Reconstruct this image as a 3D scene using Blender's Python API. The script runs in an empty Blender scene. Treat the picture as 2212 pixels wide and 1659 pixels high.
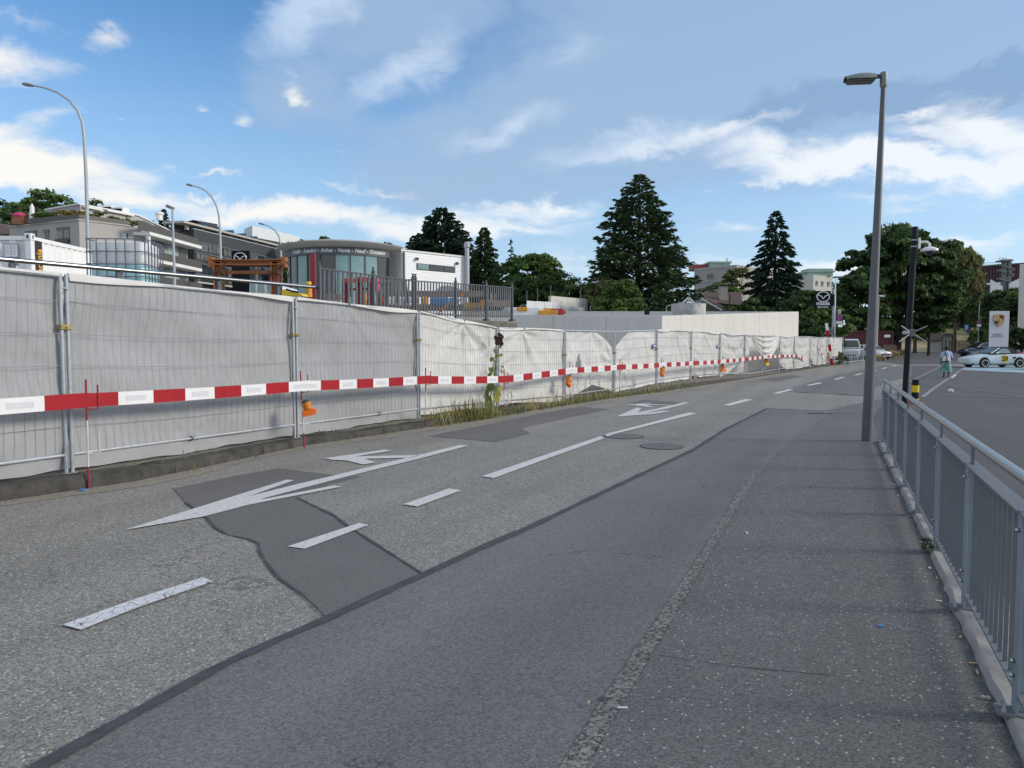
import bpy, bmesh, math, random
import numpy as np
from mathutils import Vector, Matrix
R = math.radians
random.seed(7)
rng = np.random.default_rng(7)
S = bpy.context.scene
COL = S.collection

# ------------------------------------------------------------------ camera
EYE = 1.55                                   # camera height over the road
FOC = 1560.0                                 # focal length, photograph scaled to 2212 px wide
CX, CY, HY = 1106.0, 829.5, 745.0
PITCH = math.atan((CY - HY) / FOC)
cam = bpy.data.cameras.new('camera')
cam.sensor_width = 36.0
cam.lens = 36.0 * FOC / 2212.0
cam.clip_start, cam.clip_end = 0.05, 6000.0
cam_o = bpy.data.objects.new('camera', cam)
COL.objects.link(cam_o)
cam_o.location = (0, 0, EYE)
cam_o.rotation_euler = (R(90) - PITCH, 0, 0)
S.camera = cam_o

# ------------------------------------------------------------------ light
SUN_AZ, SUN_EL = 96.0, 24.0                  # degrees from +Y towards +X, above the horizon
sd = Vector((math.sin(R(SUN_AZ)) * math.cos(R(SUN_EL)), math.cos(R(SUN_AZ)) * math.cos(R(SUN_EL)), math.sin(R(SUN_EL))))
sun = bpy.data.lights.new('sun', 'SUN')
sun.energy, sun.angle, sun.color = 1.5, R(14.0), (1.0, 0.92, 0.80)
sun_o = bpy.data.objects.new('sun', sun)
COL.objects.link(sun_o)
sun_o.rotation_euler = sd.to_track_quat('Z', 'Y').to_euler()

W = bpy.data.worlds.new('World')
S.world = W
W.use_nodes = True
S.view_settings.view_transform = 'Standard'
S.view_settings.look = 'None'
S.view_settings.gamma = 1.0
S.view_settings.use_curve_mapping = False
S.view_settings.exposure = 0.68
SKY_STRENGTH = 0.12

def world_nodes():
    nt = W.node_tree
    N, L = nt.nodes, nt.links
    N.clear()
    def nd(t, **k):
        n = N.new(t)
        for a, b in k.items():
            setattr(n, a, b)
        return n
    def sock(x, s):
        if isinstance(x, (int, float)):
            s.default_value = x
        else:
            L.new(x, s)
    def m(op, a, b=0.0, c=0.0, clamp=False):
        n = nd('ShaderNodeMath', operation=op, use_clamp=clamp)
        sock(a, n.inputs[0]); sock(b, n.inputs[1]); sock(c, n.inputs[2])
        return n.outputs[0]
    def mix(f, a, b):
        n = nd('ShaderNodeMix', data_type='RGBA')
        sock(f, n.inputs[0])
        for x, s in ((a, n.inputs[6]), (b, n.inputs[7])):
            if isinstance(x, tuple):
                s.default_value = (x[0] / SKY_STRENGTH * .66, x[1] / SKY_STRENGTH * .66, x[2] / SKY_STRENGTH * .66, 1)
            else:
                L.new(x, s)
        return n.outputs[2]
    def sstep(x, lo, hi):
        n = nd('ShaderNodeMapRange', interpolation_type='SMOOTHSTEP')
        sock(x, n.inputs[0]); n.inputs[1].default_value = lo; n.inputs[2].default_value = hi
        return n.outputs[0]
    tc = nd('ShaderNodeTexCoord')
    sep = nd('ShaderNodeSeparateXYZ'); L.new(tc.outputs['Generated'], sep.inputs[0])
    x, y, z = sep.outputs
    az = m('ARCTAN2', x, y)
    el = m('ARCSINE', z)
    # clouds live on a shell: project the direction on a flat layer so they foreshorten to the horizon
    den = m('ADD', m('MAXIMUM', z, 0.0), 0.10)
    flat = nd('ShaderNodeCombineXYZ'); L.new(m('DIVIDE', x, den), flat.inputs[0]); L.new(m('DIVIDE', y, den), flat.inputs[1])
    def noise(scale, detail, rough, vec, dist=0.0, off=0.0):
        n = nd('ShaderNodeTexNoise', noise_dimensions='3D')
        mp = nd('ShaderNodeMapping'); L.new(vec, mp.inputs[0]); mp.inputs[1].default_value = (off, off * 1.7, off * .6)
        L.new(mp.outputs[0], n.inputs['Vector'])
        n.inputs['Scale'].default_value = scale; n.inputs['Detail'].default_value = detail
        n.inputs['Roughness'].default_value = rough; n.inputs['Distortion'].default_value = dist
        return n
    ang = nd('ShaderNodeCombineXYZ'); L.new(az, ang.inputs[0]); L.new(m('MULTIPLY', el, 1.6), ang.inputs[1])
    n1 = noise(1.1, 9, .60, flat.outputs[0], .35).outputs[0]
    n2 = noise(3.4, 9, .62, flat.outputs[0], .5, 3.1).outputs[0]
    n3 = noise(7.0, 8, .62, ang.outputs[0], .3, 5.3)
    n4 = noise(2.3, 6, .55, ang.outputs[0], .2, 9.7).outputs[0]
    wob = nd('ShaderNodeVectorMath', operation='MULTIPLY_ADD')
    L.new(n3.outputs[1], wob.inputs[0]); wob.inputs[1].default_value = (.13, .11, 0)
    base = nd('ShaderNodeCombineXYZ'); L.new(m('SUBTRACT', az, .065), base.inputs[0]); L.new(m('SUBTRACT', el, .055), base.inputs[1])
    L.new(base.outputs[0], wob.inputs[2])
    def blob(px, py, rx, ry, rot, wgt, vec):
        a = math.atan((px - CX) / FOC); ca = math.cos(a)
        e = math.atan((HY - py) / FOC * ca)
        mp = nd('ShaderNodeMapping', vector_type='TEXTURE'); L.new(vec, mp.inputs[0])
        mp.inputs[1].default_value = (a, e, 0); mp.inputs[2].default_value = (0, 0, R(rot))
        mp.inputs[3].default_value = (rx / FOC * ca, ry / FOC * ca, 1)
        g = nd('ShaderNodeTexGradient', gradient_type='SPHERICAL'); L.new(mp.outputs[0], g.inputs[0])
        return m('MULTIPLY', g.outputs[1], wgt)
    def field(lst, vec):
        acc = None
        for b in lst:
            o = blob(*b, vec)
            acc = o if acc is None else m('ADD', acc, o)
        return acc
    sky = nd('ShaderNodeTexSky', sky_type='NISHITA')
    sky.sun_disc = False
    sky.sun_elevation, sky.sun_rotation = R(SUN_EL), R(SUN_AZ)
    sky.altitude, sky.air_density, sky.dust_density, sky.ozone_density = 400, 1.0, 1.0, 2.2
    hs = nd('ShaderNodeHueSaturation'); L.new(sky.outputs[0], hs.inputs['Color'])
    hs.inputs['Saturation'].default_value = 1.24; hs.inputs['Value'].default_value = 1.0
    c = hs.outputs[0]
    wv = wob.outputs[0]
    # pale air towards the horizon
    c = mix(m('MULTIPLY', sstep(el, .46, .0), .72), c, (.47, .63, .82))
    # high grey-blue veil, thick on the right half of the view and overhead
    veil = field([(1500, 90, 900, 300, 20, 1.35), (2050, 170, 800, 300, 6, 1.2), (860, 40, 430, 150, 38, 1.0), (1180, 250, 480, 120, 22, .8), (700, 250, 260, 90, -38, .45), (1000, 410, 700, 60, 0, .4),
                  (1500, -600, 1500, 520, 0, 1.3), (560, 210, 190, 90, -40, .42)], wv)
    vm = sstep(m('ADD', veil, m('ADD', m('MULTIPLY', m('SUBTRACT', n4, .5), .9), m('MULTIPLY', m('SUBTRACT', n2, .5), .7))), .16, .92)
    c = mix(m('MULTIPLY', vm, .82), c, (.35, .49, .69))
    # soft lighter rolls in the veil
    roll = field([(680, 50, 190, 80, 38, .95), (870, 170, 210, 70, 36, .85), (1090, 285, 230, 50, 22, .7), (1340, 320, 260, 55, 10, .8),
                  (1230, 130, 160, 50, 10, .4)], wv)
    c = mix(m('MULTIPLY', sstep(m('ADD', roll, m('MULTIPLY', m('SUBTRACT', n2, .5), .9)), .10, .8), .7), c, (.62, .74, .90))
    # darker undersides
    dk = field([(1850, 225, 330, 75, -4, 1.1), (2060, 225, 190, 55, 10, .8), (1990, 320, 90, 40, 0, .8), (1600, 270, 200, 30, 0, .4)], wv)
    # bright banks
    wh = field([(120, 375, 300, 85, -4, 1.25), (-60, 350, 260, 95, 0, 1.0), (40, 150, 170, 62, 8, .95), (40, 60, 110, 30, 14, .5), (245, 78, 80, 30, 12, .66), (120, 255, 90, 40, 30, .6),
                (445, 262, 40, 22, 10, .75), (658, 222, 40, 24, -20, .7), (450, 373, 120, 14, -2, .7), (425, 422, 55, 16, 0, .6), (250, 272, 36, 10, 0, .5), (740, 345, 40, 16, 0, .5),
                (1740, 345, 320, 66, -10, 1.25), (2130, 300, 240, 84, -26, 1.4), (1950, 300, 130, 28, -24, .7), (1960, 385, 280, 44, -8, 1.05), (2220, 390, 280, 50, -8, 1.1), (1930, 258, 90, 16, 8, .7), (1640, 265, 200, 20, 8, .5),
                (1400, 318, 240, 34, 8, .7), (1620, 395, 130, 16, 0, .6), (1570, 505, 120, 26, 0, .75), (1820, 570, 240, 40, 0, .7), (2110, 510, 150, 40, -8, 1.0), (2000, 560, 300, 40, 0, .6), (1530, 420, 40, 12, 0, .6),
                (1190, 450, 170, 26, 0, .7), (880, 480, 560, 52, 2, .95), (560, 470, 330, 40, 6, .85), (1050, 505, 300, 30, 0, .7), (330, 440, 240, 30, 4, .6), (1500, 600, 500, 60, 0, .5), (1950, 440, 300, 24, -4, .6), (1260, 560, 200, 40, 0, .5),
                (800, 408, 160, 18, 4, .6), (690, 410, 60, 12, 0, .5), (545, 285, 60, 30, 40, .5), (640, 190, 120, 26, -38, .45), (520, 240, 120, 40, -40, .45)], wv)
    c = mix(m('MULTIPLY', sstep(m('ADD', dk, m('MULTIPLY', m('SUBTRACT', n2, .5), .9)), .22, .6), .55), c, (.20, .34, .55))
    wm = sstep(m('ADD', wh, m('MULTIPLY', m('SUBTRACT', n2, .5), 1.0)), .18, 1.15)
    # out of view, thicker white cloud added to brighten and neutralise ambient light
    beyond = sstep(m('ABSOLUTE', az), .75, 1.1)
    wm2 = m('MULTIPLY', sstep(n1, .38, .60), m('MULTIPLY', beyond, .95))
    wm = m('MAXIMUM', wm, wm2)
    warm = sstep(az, .2, -.5)
    wc = mix(warm, (.86, .90, .95), (.96, .93, .88))
    c = mix(m('MULTIPLY', wm, .95), c, wc)
    bg = nd('ShaderNodeBackground'); L.new(c, bg.inputs[0]); bg.inputs[1].default_value = SKY_STRENGTH
    out = nd('ShaderNodeOutputWorld'); L.new(bg.outputs[0], out.inputs[0])
world_nodes()

# ------------------------------------------------------------------ pixel (2212 px wide) <-> place
def ray(px, py):
    a, b = (px - CX) / FOC, -(py - CY) / FOC
    c, s = math.cos(PITCH), math.sin(PITCH)
    return Vector((a, c + b * s, -s + b * c))
def P(px, py, D):
    r = ray(px, py)
    return Vector((0, 0, EYE)) + r * (D / r.y)
def G(px, py, z=0.0):
    r = ray(px, py)
    return Vector((0, 0, EYE)) + r * ((z - EYE) / r.z)
def X(px, D):
    return (px - CX) / FOC * D
def Zp(py, D):
    return P(CX, py, D).z
def gz(y):
    return 0.0 if y < 55 else .0075 * (y - 55)
def V(*a):
    return Vector(a)

# ------------------------------------------------------------------ mesh building
class MB:
    def __init__(s):
        s.v, s.f, s.m = [], [], []
    def add(s, vs, fs, m=0):
        o = len(s.v)
        s.v += [tuple(v) for v in vs]
        s.f += [tuple(i + o for i in f) for f in fs]
        s.m += [m] * len(fs)
        return s
    def box(s, c, d, m=0, rz=0.0):
        cs, sn = math.cos(rz), math.sin(rz)
        vs = []
        for k in (-.5, .5):
            for i, j in ((-.5, -.5), (.5, -.5), (.5, .5), (-.5, .5)):
                a, b = i * d[0], j * d[1]
                vs.append((c[0] + a * cs - b * sn, c[1] + a * sn + b * cs, c[2] + k * d[2]))
        return s.add(vs, [(0, 3, 2, 1), (4, 5, 6, 7), (0, 1, 5, 4), (1, 2, 6, 5), (2, 3, 7, 6), (3, 0, 4, 7)], m)
    def bar(s, a, b, w, h, m=0, up=(0, 0, 1)):
        a, b, up = Vector(a), Vector(b), Vector(up)
        t = (b - a).normalized()
        if abs(t.dot(up)) > .98:
            up = Vector((0, 1, 0)) if abs(t.y) < .9 else Vector((1, 0, 0))
        r = t.cross(up).normalized(); u = r.cross(t)
        vs = []
        for p in (a, b):
            for i, j in ((-.5, -.5), (.5, -.5), (.5, .5), (-.5, .5)):
                vs.append(p + r * (i * w) + u * (j * h))
        return s.add(vs, [(0, 1, 2, 3), (7, 6, 5, 4), (0, 4, 5, 1), (1, 5, 6, 2), (2, 6, 7, 3), (3, 7, 4, 0)], m)
    def tube(s, pts, r, n=8, m=0, cap=True, closed=False):
        pts = [Vector(p) for p in pts]
        k = len(pts)
        rs = r if isinstance(r, (list, tuple)) else [r] * k
        vs, ref = [], None
        for i, p in enumerate(pts):
            if closed:
                t = (pts[(i + 1) % k] - pts[i - 1]).normalized()
            else:
                t = (pts[min(i + 1, k - 1)] - pts[max(i - 1, 0)]).normalized()
            if ref is None:
                ref = Vector((0, 0, 1)) if abs(t.z) < .9 else Vector((1, 0, 0))
            a = (ref - t * ref.dot(t))
            a = a.normalized() if a.length > 1e-6 else t.orthogonal().normalized()
            ref = a
            b = t.cross(a)
            for j in range(n):
                th = 2 * math.pi * j / n
                vs.append(p + (a * math.cos(th) + b * math.sin(th)) * rs[i])
        fs = []
        for i in range(k if closed else k - 1):
            i2 = (i + 1) % k
            for j in range(n):
                fs.append((i * n + j, i * n + (j + 1) % n, i2 * n + (j + 1) % n, i2 * n + j))
        if cap and not closed:
            fs.append(tuple(range(n - 1, -1, -1)))
            fs.append(tuple((k - 1) * n + j for j in range(n)))
        return s.add(vs, fs, m)
    def poly(s, pts, m=0):
        return s.add(pts, [tuple(range(len(pts)))], m)
    def prism(s, pts, ext, m=0, mside=None):
        n = len(pts); e = Vector(ext)
        pts = [Vector(p) for p in pts]
        s.add(pts + [p + e for p in pts], [tuple(range(n - 1, -1, -1)), tuple(range(n, 2 * n))], m)
        o = len(s.v) - 2 * n
        for i in range(n):
            j = (i + 1) % n
            s.f.append((o + i, o + j, o + n + j, o + n + i)); s.m.append(m if mside is None else mside)
        return s
    def lathe(s, c, prof, n=16, m=0, ax=(0, 0, 1)):
        ax = Vector(ax).normalized(); a = ax.orthogonal().normalized(); b = ax.cross(a); c = Vector(c)
        vs, fs = [], []
        for r, h in prof:
            for j in range(n):
                th = 2 * math.pi * j / n
                vs.append(c + ax * h + (a * math.cos(th) + b * math.sin(th)) * r)
        k = len(prof)
        for i in range(k - 1):
            for j in range(n):
                fs.append((i * n + j, i * n + (j + 1) % n, (i + 1) * n + (j + 1) % n, (i + 1) * n + j))
        fs.append(tuple(range(n - 1, -1, -1))); fs.append(tuple((k - 1) * n + j for j in range(n)))
        return s.add(vs, fs, m)
    def ball(s, c, r, n=10, k=7, m=0):
        rr = r if isinstance(r, (tuple, list, Vector)) else (r, r, r)
        vs, fs = [], []
        for i in range(k + 1):
            ph = math.pi * i / k
            for j in range(n):
                th = 2 * math.pi * j / n
                vs.append((c[0] + rr[0] * math.sin(ph) * math.cos(th), c[1] + rr[1] * math.sin(ph) * math.sin(th), c[2] + rr[2] * math.cos(ph)))
        for i in range(k):
            for j in range(n):
                fs.append((i * n + j, (i + 1) * n + j, (i + 1) * n + (j + 1) % n, i * n + (j + 1) % n))
        return s.add(vs, fs, m)
    def grid(s, fn, nu, nv, m=0, wrap=False):
        vs = [fn(i / nu, j / nv) for j in range(nv + 1) for i in range(nu + 1)]
        w = nu + 1
        return s.add(vs, [(j * w + i, j * w + i + 1, (j + 1) * w + i + 1, (j + 1) * w + i) for j in range(nv) for i in range(nu)], m)
    def build(s, name, mats, parent=None, smooth=False, bevel=0.0, label=None, recalc=True, angle=38):
        mats = mats if isinstance(mats, (list, tuple)) else [mats]
        off = parent_world(parent)
        me = bpy.data.meshes.new(name)
        me.from_pydata([(a - off.x, b - off.y, c - off.z) for a, b, c in s.v], [], s.f)
        for q in mats:
            me.materials.append(q)
        if len(mats) > 1:
            me.polygons.foreach_set('material_index', s.m)
        if recalc and len(s.f) < 6000:
            bm = bmesh.new(); bm.from_mesh(me); bmesh.ops.recalc_face_normals(bm, faces=bm.faces); bm.to_mesh(me); bm.free()
        if smooth:
            me.polygons.foreach_set('use_smooth', [True] * len(me.polygons))
            me.set_sharp_from_angle(angle=R(angle))
        o = bpy.data.objects.new(name, me); COL.objects.link(o)
        if parent is not None:
            o.parent = parent
        if bevel:
            b = o.modifiers.new('edge', 'BEVEL'); b.width = bevel; b.segments = 2; b.limit_method = 'ANGLE'
            b.harden_normals = False
        if label:
            o['label'] = label
        return o

def parent_world(p):
    v = Vector((0, 0, 0))
    while p is not None:
        v += Vector(p.location); p = p.parent
    return v
def tag(o, label, cat, group=None):
    o['label'] = label; o['category'] = cat
    if group:
        o['group'] = group
    return o
def thing(name, label, cat, loc=(0, 0, 0), group=None):
    o = bpy.data.objects.new(name, None); COL.objects.link(o)
    o.empty_display_size = .2
    o.location = loc
    return tag(o, label, cat, group)
def structure(o):
    o['kind'] = 'structure'; return o
def stuff(o):
    o['kind'] = 'stuff'; return o
def copy_tree(o, parent=None):
    c = o.copy(); COL.objects.link(c); c.parent = parent
    for ch in list(o.children):
        copy_tree(ch, c)
    return c
def copy_thing(o, loc, rz=0.0, label=None):
    c = copy_tree(o); c.location = loc; c.rotation_euler = (0, 0, rz)
    if label:
        c['label'] = label
    return c
def share(name, src, parent, loc, rot=(0, 0, 0), scale=(1, 1, 1)):
    o = bpy.data.objects.new(name, src.data if hasattr(src, 'data') else src); COL.objects.link(o)
    o.parent = parent
    o.location = Vector(loc) - parent_world(parent)
    o.rotation_euler = rot; o.scale = scale
    return o

# ------------------------------------------------------------------ lettering (made first, while the scene is small)
def letters(body, size, shear=0.0, extrude=.004, space=1.0, bold=0.0):
    cu = bpy.data.curves.new('lettering', 'FONT')
    cu.body, cu.size, cu.shear, cu.extrude = body, size, shear, extrude
    cu.align_x, cu.align_y = 'CENTER', 'CENTER'
    cu.space_character = space; cu.resolution_u = 3; cu.offset = bold
    o = bpy.data.objects.new('lettering', cu); COL.objects.link(o)
    dg = bpy.context.evaluated_depsgraph_get()
    me = bpy.data.meshes.new_from_object(o.evaluated_get(dg))
    bpy.data.objects.remove(o); bpy.data.curves.remove(cu)
    return me
def place_letters(me, name, mt, parent, org, xd, up, bend=None):
    xd, up = Vector(xd).normalized(), Vector(up).normalized(); nd = xd.cross(up)
    off = parent_world(parent); org = Vector(org)
    for v in me.vertices:
        q = v.co.copy()
        w = bend(q) if bend else org + xd * q.x + up * q.y + nd * q.z
        v.co = w - off
    me.materials.clear(); me.materials.append(mt); me.name = name
    o = bpy.data.objects.new(name, me); COL.objects.link(o); o.parent = parent
    return o
TXT = {'mazda': letters('mazda', 1, 0, .012, 1.0, .02), 'service': letters('Service', 1, 0, .012), 'twenty': letters('20', 1, 0, .004, 1.0, .03),
       'fascia': letters('Crédit - Leasing - Achat - Vente - Neuf - Occasion', .62, .25, .01, 1.05, .012),
       'container': letters('arenia', .42, 0, .004, 1.05, .008), 'c': letters('C', 1, 0, .01, 1, .03)}

# ------------------------------------------------------------------ materials
def newmat(name):
    m = bpy.data.materials.new(name); m.use_nodes = True
    return m, m.node_tree.nodes, m.node_tree.links, m.node_tree.nodes['Principled BSDF']
def mat(name, col, rough=.6, metal=0.0, var=.12, scale=3.0, bump=0.0, bscale=40.0, streak=0.0, spec=.5, col2=None, fine=0.0, coat=0.0):
    m, N, L, b = newmat(name)
    tc = N.new('ShaderNodeTexCoord')
    n = N.new('ShaderNodeTexNoise'); n.inputs['Scale'].default_value = scale; n.inputs['Detail'].default_value = 6; n.inputs['Roughness'].default_value = .6
    L.new(tc.outputs['Object'], n.inputs['Vector'])
    fac = n.outputs[0]
    if streak:
        mp = N.new('ShaderNodeMapping'); L.new(tc.outputs['Object'], mp.inputs[0]); mp.inputs[3].default_value = (4.0, 4.0, .25)
        n2 = N.new('ShaderNodeTexNoise'); n2.inputs['Scale'].default_value = scale; n2.inputs['Detail'].default_value = 5; L.new(mp.outputs[0], n2.inputs['Vector'])
        mx = N.new('ShaderNodeMix'); mx.inputs[0].default_value = streak; L.new(n.outputs[0], mx.inputs[2]); L.new(n2.outputs[0], mx.inputs[3]); fac = mx.outputs[0]
    r = N.new('ShaderNodeValToRGB'); L.new(fac, r.inputs[0])
    c2 = col2 if col2 else tuple(c * (1 + var) for c in col)
    r.color_ramp.elements[0].position, r.color_ramp.elements[1].position = .28, .72
    r.color_ramp.elements[0].color = (*[c * (1 - var) for c in col], 1); r.color_ramp.elements[1].color = (*[min(c, 1) for c in c2], 1)
    L.new(r.outputs[0], b.inputs['Base Color'])
    b.inputs['Roughness'].default_value = rough; b.inputs['Metallic'].default_value = metal; b.inputs['Specular IOR Level'].default_value = spec
    if coat:
        b.inputs['Coat Weight'].default_value = coat; b.inputs['Coat Roughness'].default_value = .06
    rr = N.new('ShaderNodeMapRange'); L.new(fac, rr.inputs[0]); rr.inputs[3].default_value = max(rough - .08, 0.02); rr.inputs[4].default_value = min(rough + .1, 1)
    L.new(rr.outputs[0], b.inputs['Roughness'])
    if bump:
        nb = N.new('ShaderNodeTexNoise'); nb.inputs['Scale'].default_value = bscale; nb.inputs['Detail'].default_value = 4
        L.new(tc.outputs['Object'], nb.inputs['Vector'])
        bp = N.new('ShaderNodeBump'); bp.inputs['Strength'].default_value = bump; bp.inputs['Distance'].default_value = .01
        L.new(nb.outputs[0], bp.inputs['Height']); L.new(bp.outputs[0], b.inputs['Normal'])
    return m
def asphalt(name, col, cell=105.0, contrast=.55, specks=.03, speckcol=(.55, .54, .5), blotch=.14, tint=None, streak=.1, bump=.5, crack=0.0):
    m, N, L, b = newmat(name)
    geo = N.new('ShaderNodeNewGeometry')
    def vor(scale, feat='F1'):
        v = N.new('ShaderNodeTexVoronoi'); v.feature = feat; v.inputs['Scale'].default_value = scale; L.new(geo.outputs['Position'], v.inputs['Vector']); return v
    v1 = vor(cell); v2 = vor(cell * .66)
    s1 = N.new('ShaderNodeSeparateColor'); L.new(v1.outputs['Color'], s1.inputs[0])
    s2 = N.new('ShaderNodeSeparateColor'); L.new(v2.outputs['Color'], s2.inputs[0])
    def M(op, a, c, d=0.0, clamp=False):
        n = N.new('ShaderNodeMath'); n.operation = op; n.use_clamp = clamp
        for q, i in ((a, 0), (c, 1), (d, 2)):
            if isinstance(q, (int, float)): n.inputs[i].default_value = q
            else: L.new(q, n.inputs[i])
        return n.outputs[0]
    val = M('MULTIPLY_ADD', s1.outputs[0], contrast * 2, 1 - contrast)
    nz = N.new('ShaderNodeTexNoise'); nz.inputs['Scale'].default_value = .55; nz.inputs['Detail'].default_value = 7; nz.inputs['Roughness'].default_value = .62; L.new(geo.outputs['Position'], nz.inputs['Vector'])
    val = M('MULTIPLY', val, M('MULTIPLY_ADD', nz.outputs[0], blotch * 4, 1 - blotch * 2))
    rot = N.new('ShaderNodeMapping'); L.new(geo.outputs['Position'], rot.inputs[0]); rot.inputs[2].default_value = (0, 0, R(25))
    mp = N.new('ShaderNodeMapping'); L.new(rot.outputs[0], mp.inputs[0]); mp.inputs[3].default_value = (1.1, .05, 1)
    ns = N.new('ShaderNodeTexNoise'); ns.inputs['Scale'].default_value = 1.0; ns.inputs['Detail'].default_value = 5; L.new(mp.outputs[0], ns.inputs['Vector'])
    val = M('MULTIPLY', val, M('MULTIPLY_ADD', ns.outputs[0], streak * 4, 1 - streak * 2))
    # old stains, chewing gum and a few hairline cracks
    vs_ = vor(1.9); sg = N.new('ShaderNodeSeparateColor'); L.new(vs_.outputs['Color'], sg.inputs[0])
    spot = M('MULTIPLY', M('LESS_THAN', vs_.outputs['Distance'], M('MULTIPLY', sg.outputs[0], .075)), M('GREATER_THAN', sg.outputs[1], .62))
    val = M('MULTIPLY', val, M('MULTIPLY_ADD', spot, -.5, 1.0))
    if crack:
        wv_ = N.new('ShaderNodeTexNoise'); wv_.inputs['Scale'].default_value = 1.7; wv_.inputs['Detail'].default_value = 6; L.new(geo.outputs['Position'], wv_.inputs['Vector'])
        ma = N.new('ShaderNodeVectorMath'); ma.operation = 'MULTIPLY_ADD'; L.new(wv_.outputs['Color'], ma.inputs[0]); ma.inputs[1].default_value = (1.1, 1.1, 0); L.new(geo.outputs['Position'], ma.inputs[2])
        ve = N.new('ShaderNodeTexVoronoi'); ve.feature = 'DISTANCE_TO_EDGE'; ve.inputs['Scale'].default_value = .30; L.new(ma.outputs[0], ve.inputs['Vector'])
        line = M('MULTIPLY', M('LESS_THAN', ve.outputs['Distance'], .0022), M('GREATER_THAN', nz.outputs[0], .5))
        val = M('MULTIPLY', val, M('MULTIPLY_ADD', line, -crack, 1.0))
    # small hue shifts of the single stones
    hue = N.new('ShaderNodeMix'); hue.data_type = 'RGBA'; L.new(s1.outputs[1], hue.inputs[0])
    t = tint or ((1.06, 1.0, .92), (.95, 1.0, 1.05))
    hue.inputs[6].default_value = (*[c * k for c, k in zip(col, t[0])], 1); hue.inputs[7].default_value = (*[c * k for c, k in zip(col, t[1])], 1)
    mul = N.new('ShaderNodeMix'); mul.data_type = 'RGBA'; mul.blend_type = 'MULTIPLY'; mul.inputs[0].default_value = 1
    cmb = N.new('ShaderNodeCombineColor')
    for i in range(3): L.new(val, cmb.inputs[i])
    L.new(hue.outputs[2], mul.inputs[6]); L.new(cmb.outputs[0], mul.inputs[7])
    sp = N.new('ShaderNodeMix'); sp.data_type = 'RGBA'
    core = M('LESS_THAN', v2.outputs['Distance'], .43)
    L.new(M('MULTIPLY', M('GREATER_THAN', s2.outputs[2], 1 - specks), core), sp.inputs[0]); L.new(mul.outputs[2], sp.inputs[6]); sp.inputs[7].default_value = (*speckcol, 1)
    L.new(sp.outputs[2], b.inputs['Base Color'])
    b.inputs['Roughness'].default_value = .88; b.inputs['Specular IOR Level'].default_value = .3
    bp = N.new('ShaderNodeBump'); bp.inputs['Strength'].default_value = bump; bp.inputs['Distance'].default_value = .004; bp.invert = True
    L.new(v1.outputs['Distance'], bp.inputs['Height']); L.new(bp.outputs[0], b.inputs['Normal'])
    return m
def paint(name, col, under, wear=.35, crack=0.0):
    m, N, L, b = newmat(name)
    geo = N.new('ShaderNodeNewGeometry')
    n = N.new('ShaderNodeTexNoise'); n.inputs['Scale'].default_value = 9; n.inputs['Detail'].default_value = 9; n.inputs['Roughness'].default_value = .72; L.new(geo.outputs['Position'], n.inputs['Vector'])
    r = N.new('ShaderNodeMapRange'); r.inputs[1].default_value = wear - .06; r.inputs[2].default_value = wear + .05; L.new(n.outputs[0], r.inputs[0])
    fac = r.outputs[0]
    if crack:
        v = N.new('ShaderNodeTexVoronoi'); v.feature = 'DISTANCE_TO_EDGE'; v.inputs['Scale'].default_value = 14; L.new(geo.outputs['Position'], v.inputs['Vector'])
        r2 = N.new('ShaderNodeMapRange'); r2.inputs[1].default_value = crack * .5; r2.inputs[2].default_value = crack; L.new(v.outputs['Distance'], r2.inputs[0])
        q = N.new('ShaderNodeMath'); q.operation = 'MULTIPLY'; L.new(fac, q.inputs[0]); L.new(r2.outputs[0], q.inputs[1]); fac = q.outputs[0]
    v3 = N.new('ShaderNodeTexNoise'); v3.inputs['Scale'].default_value = 60; v3.inputs['Detail'].default_value = 3; L.new(geo.outputs['Position'], v3.inputs['Vector'])
    tone = N.new('ShaderNodeMix'); tone.data_type = 'RGBA'; L.new(v3.outputs[0], tone.inputs[0]); tone.inputs[6].default_value = (*[c * .8 for c in col], 1); tone.inputs[7].default_value = (*[min(1, c * 1.12) for c in col], 1)
    mx = N.new('ShaderNodeMix'); mx.data_type = 'RGBA'; L.new(fac, mx.inputs[0]); mx.inputs[6].default_value = (*under, 1); L.new(tone.outputs[2], mx.inputs[7])
    L.new(mx.outputs[2], b.inputs['Base Color']); b.inputs['Roughness'].default_value = .7
    bp = N.new('ShaderNodeBump'); bp.inputs['Strength'].default_value = .3; bp.inputs['Distance'].default_value = .003; L.new(v3.outputs[0], bp.inputs['Height']); L.new(bp.outputs[0], b.inputs['Normal'])
    return m
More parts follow.
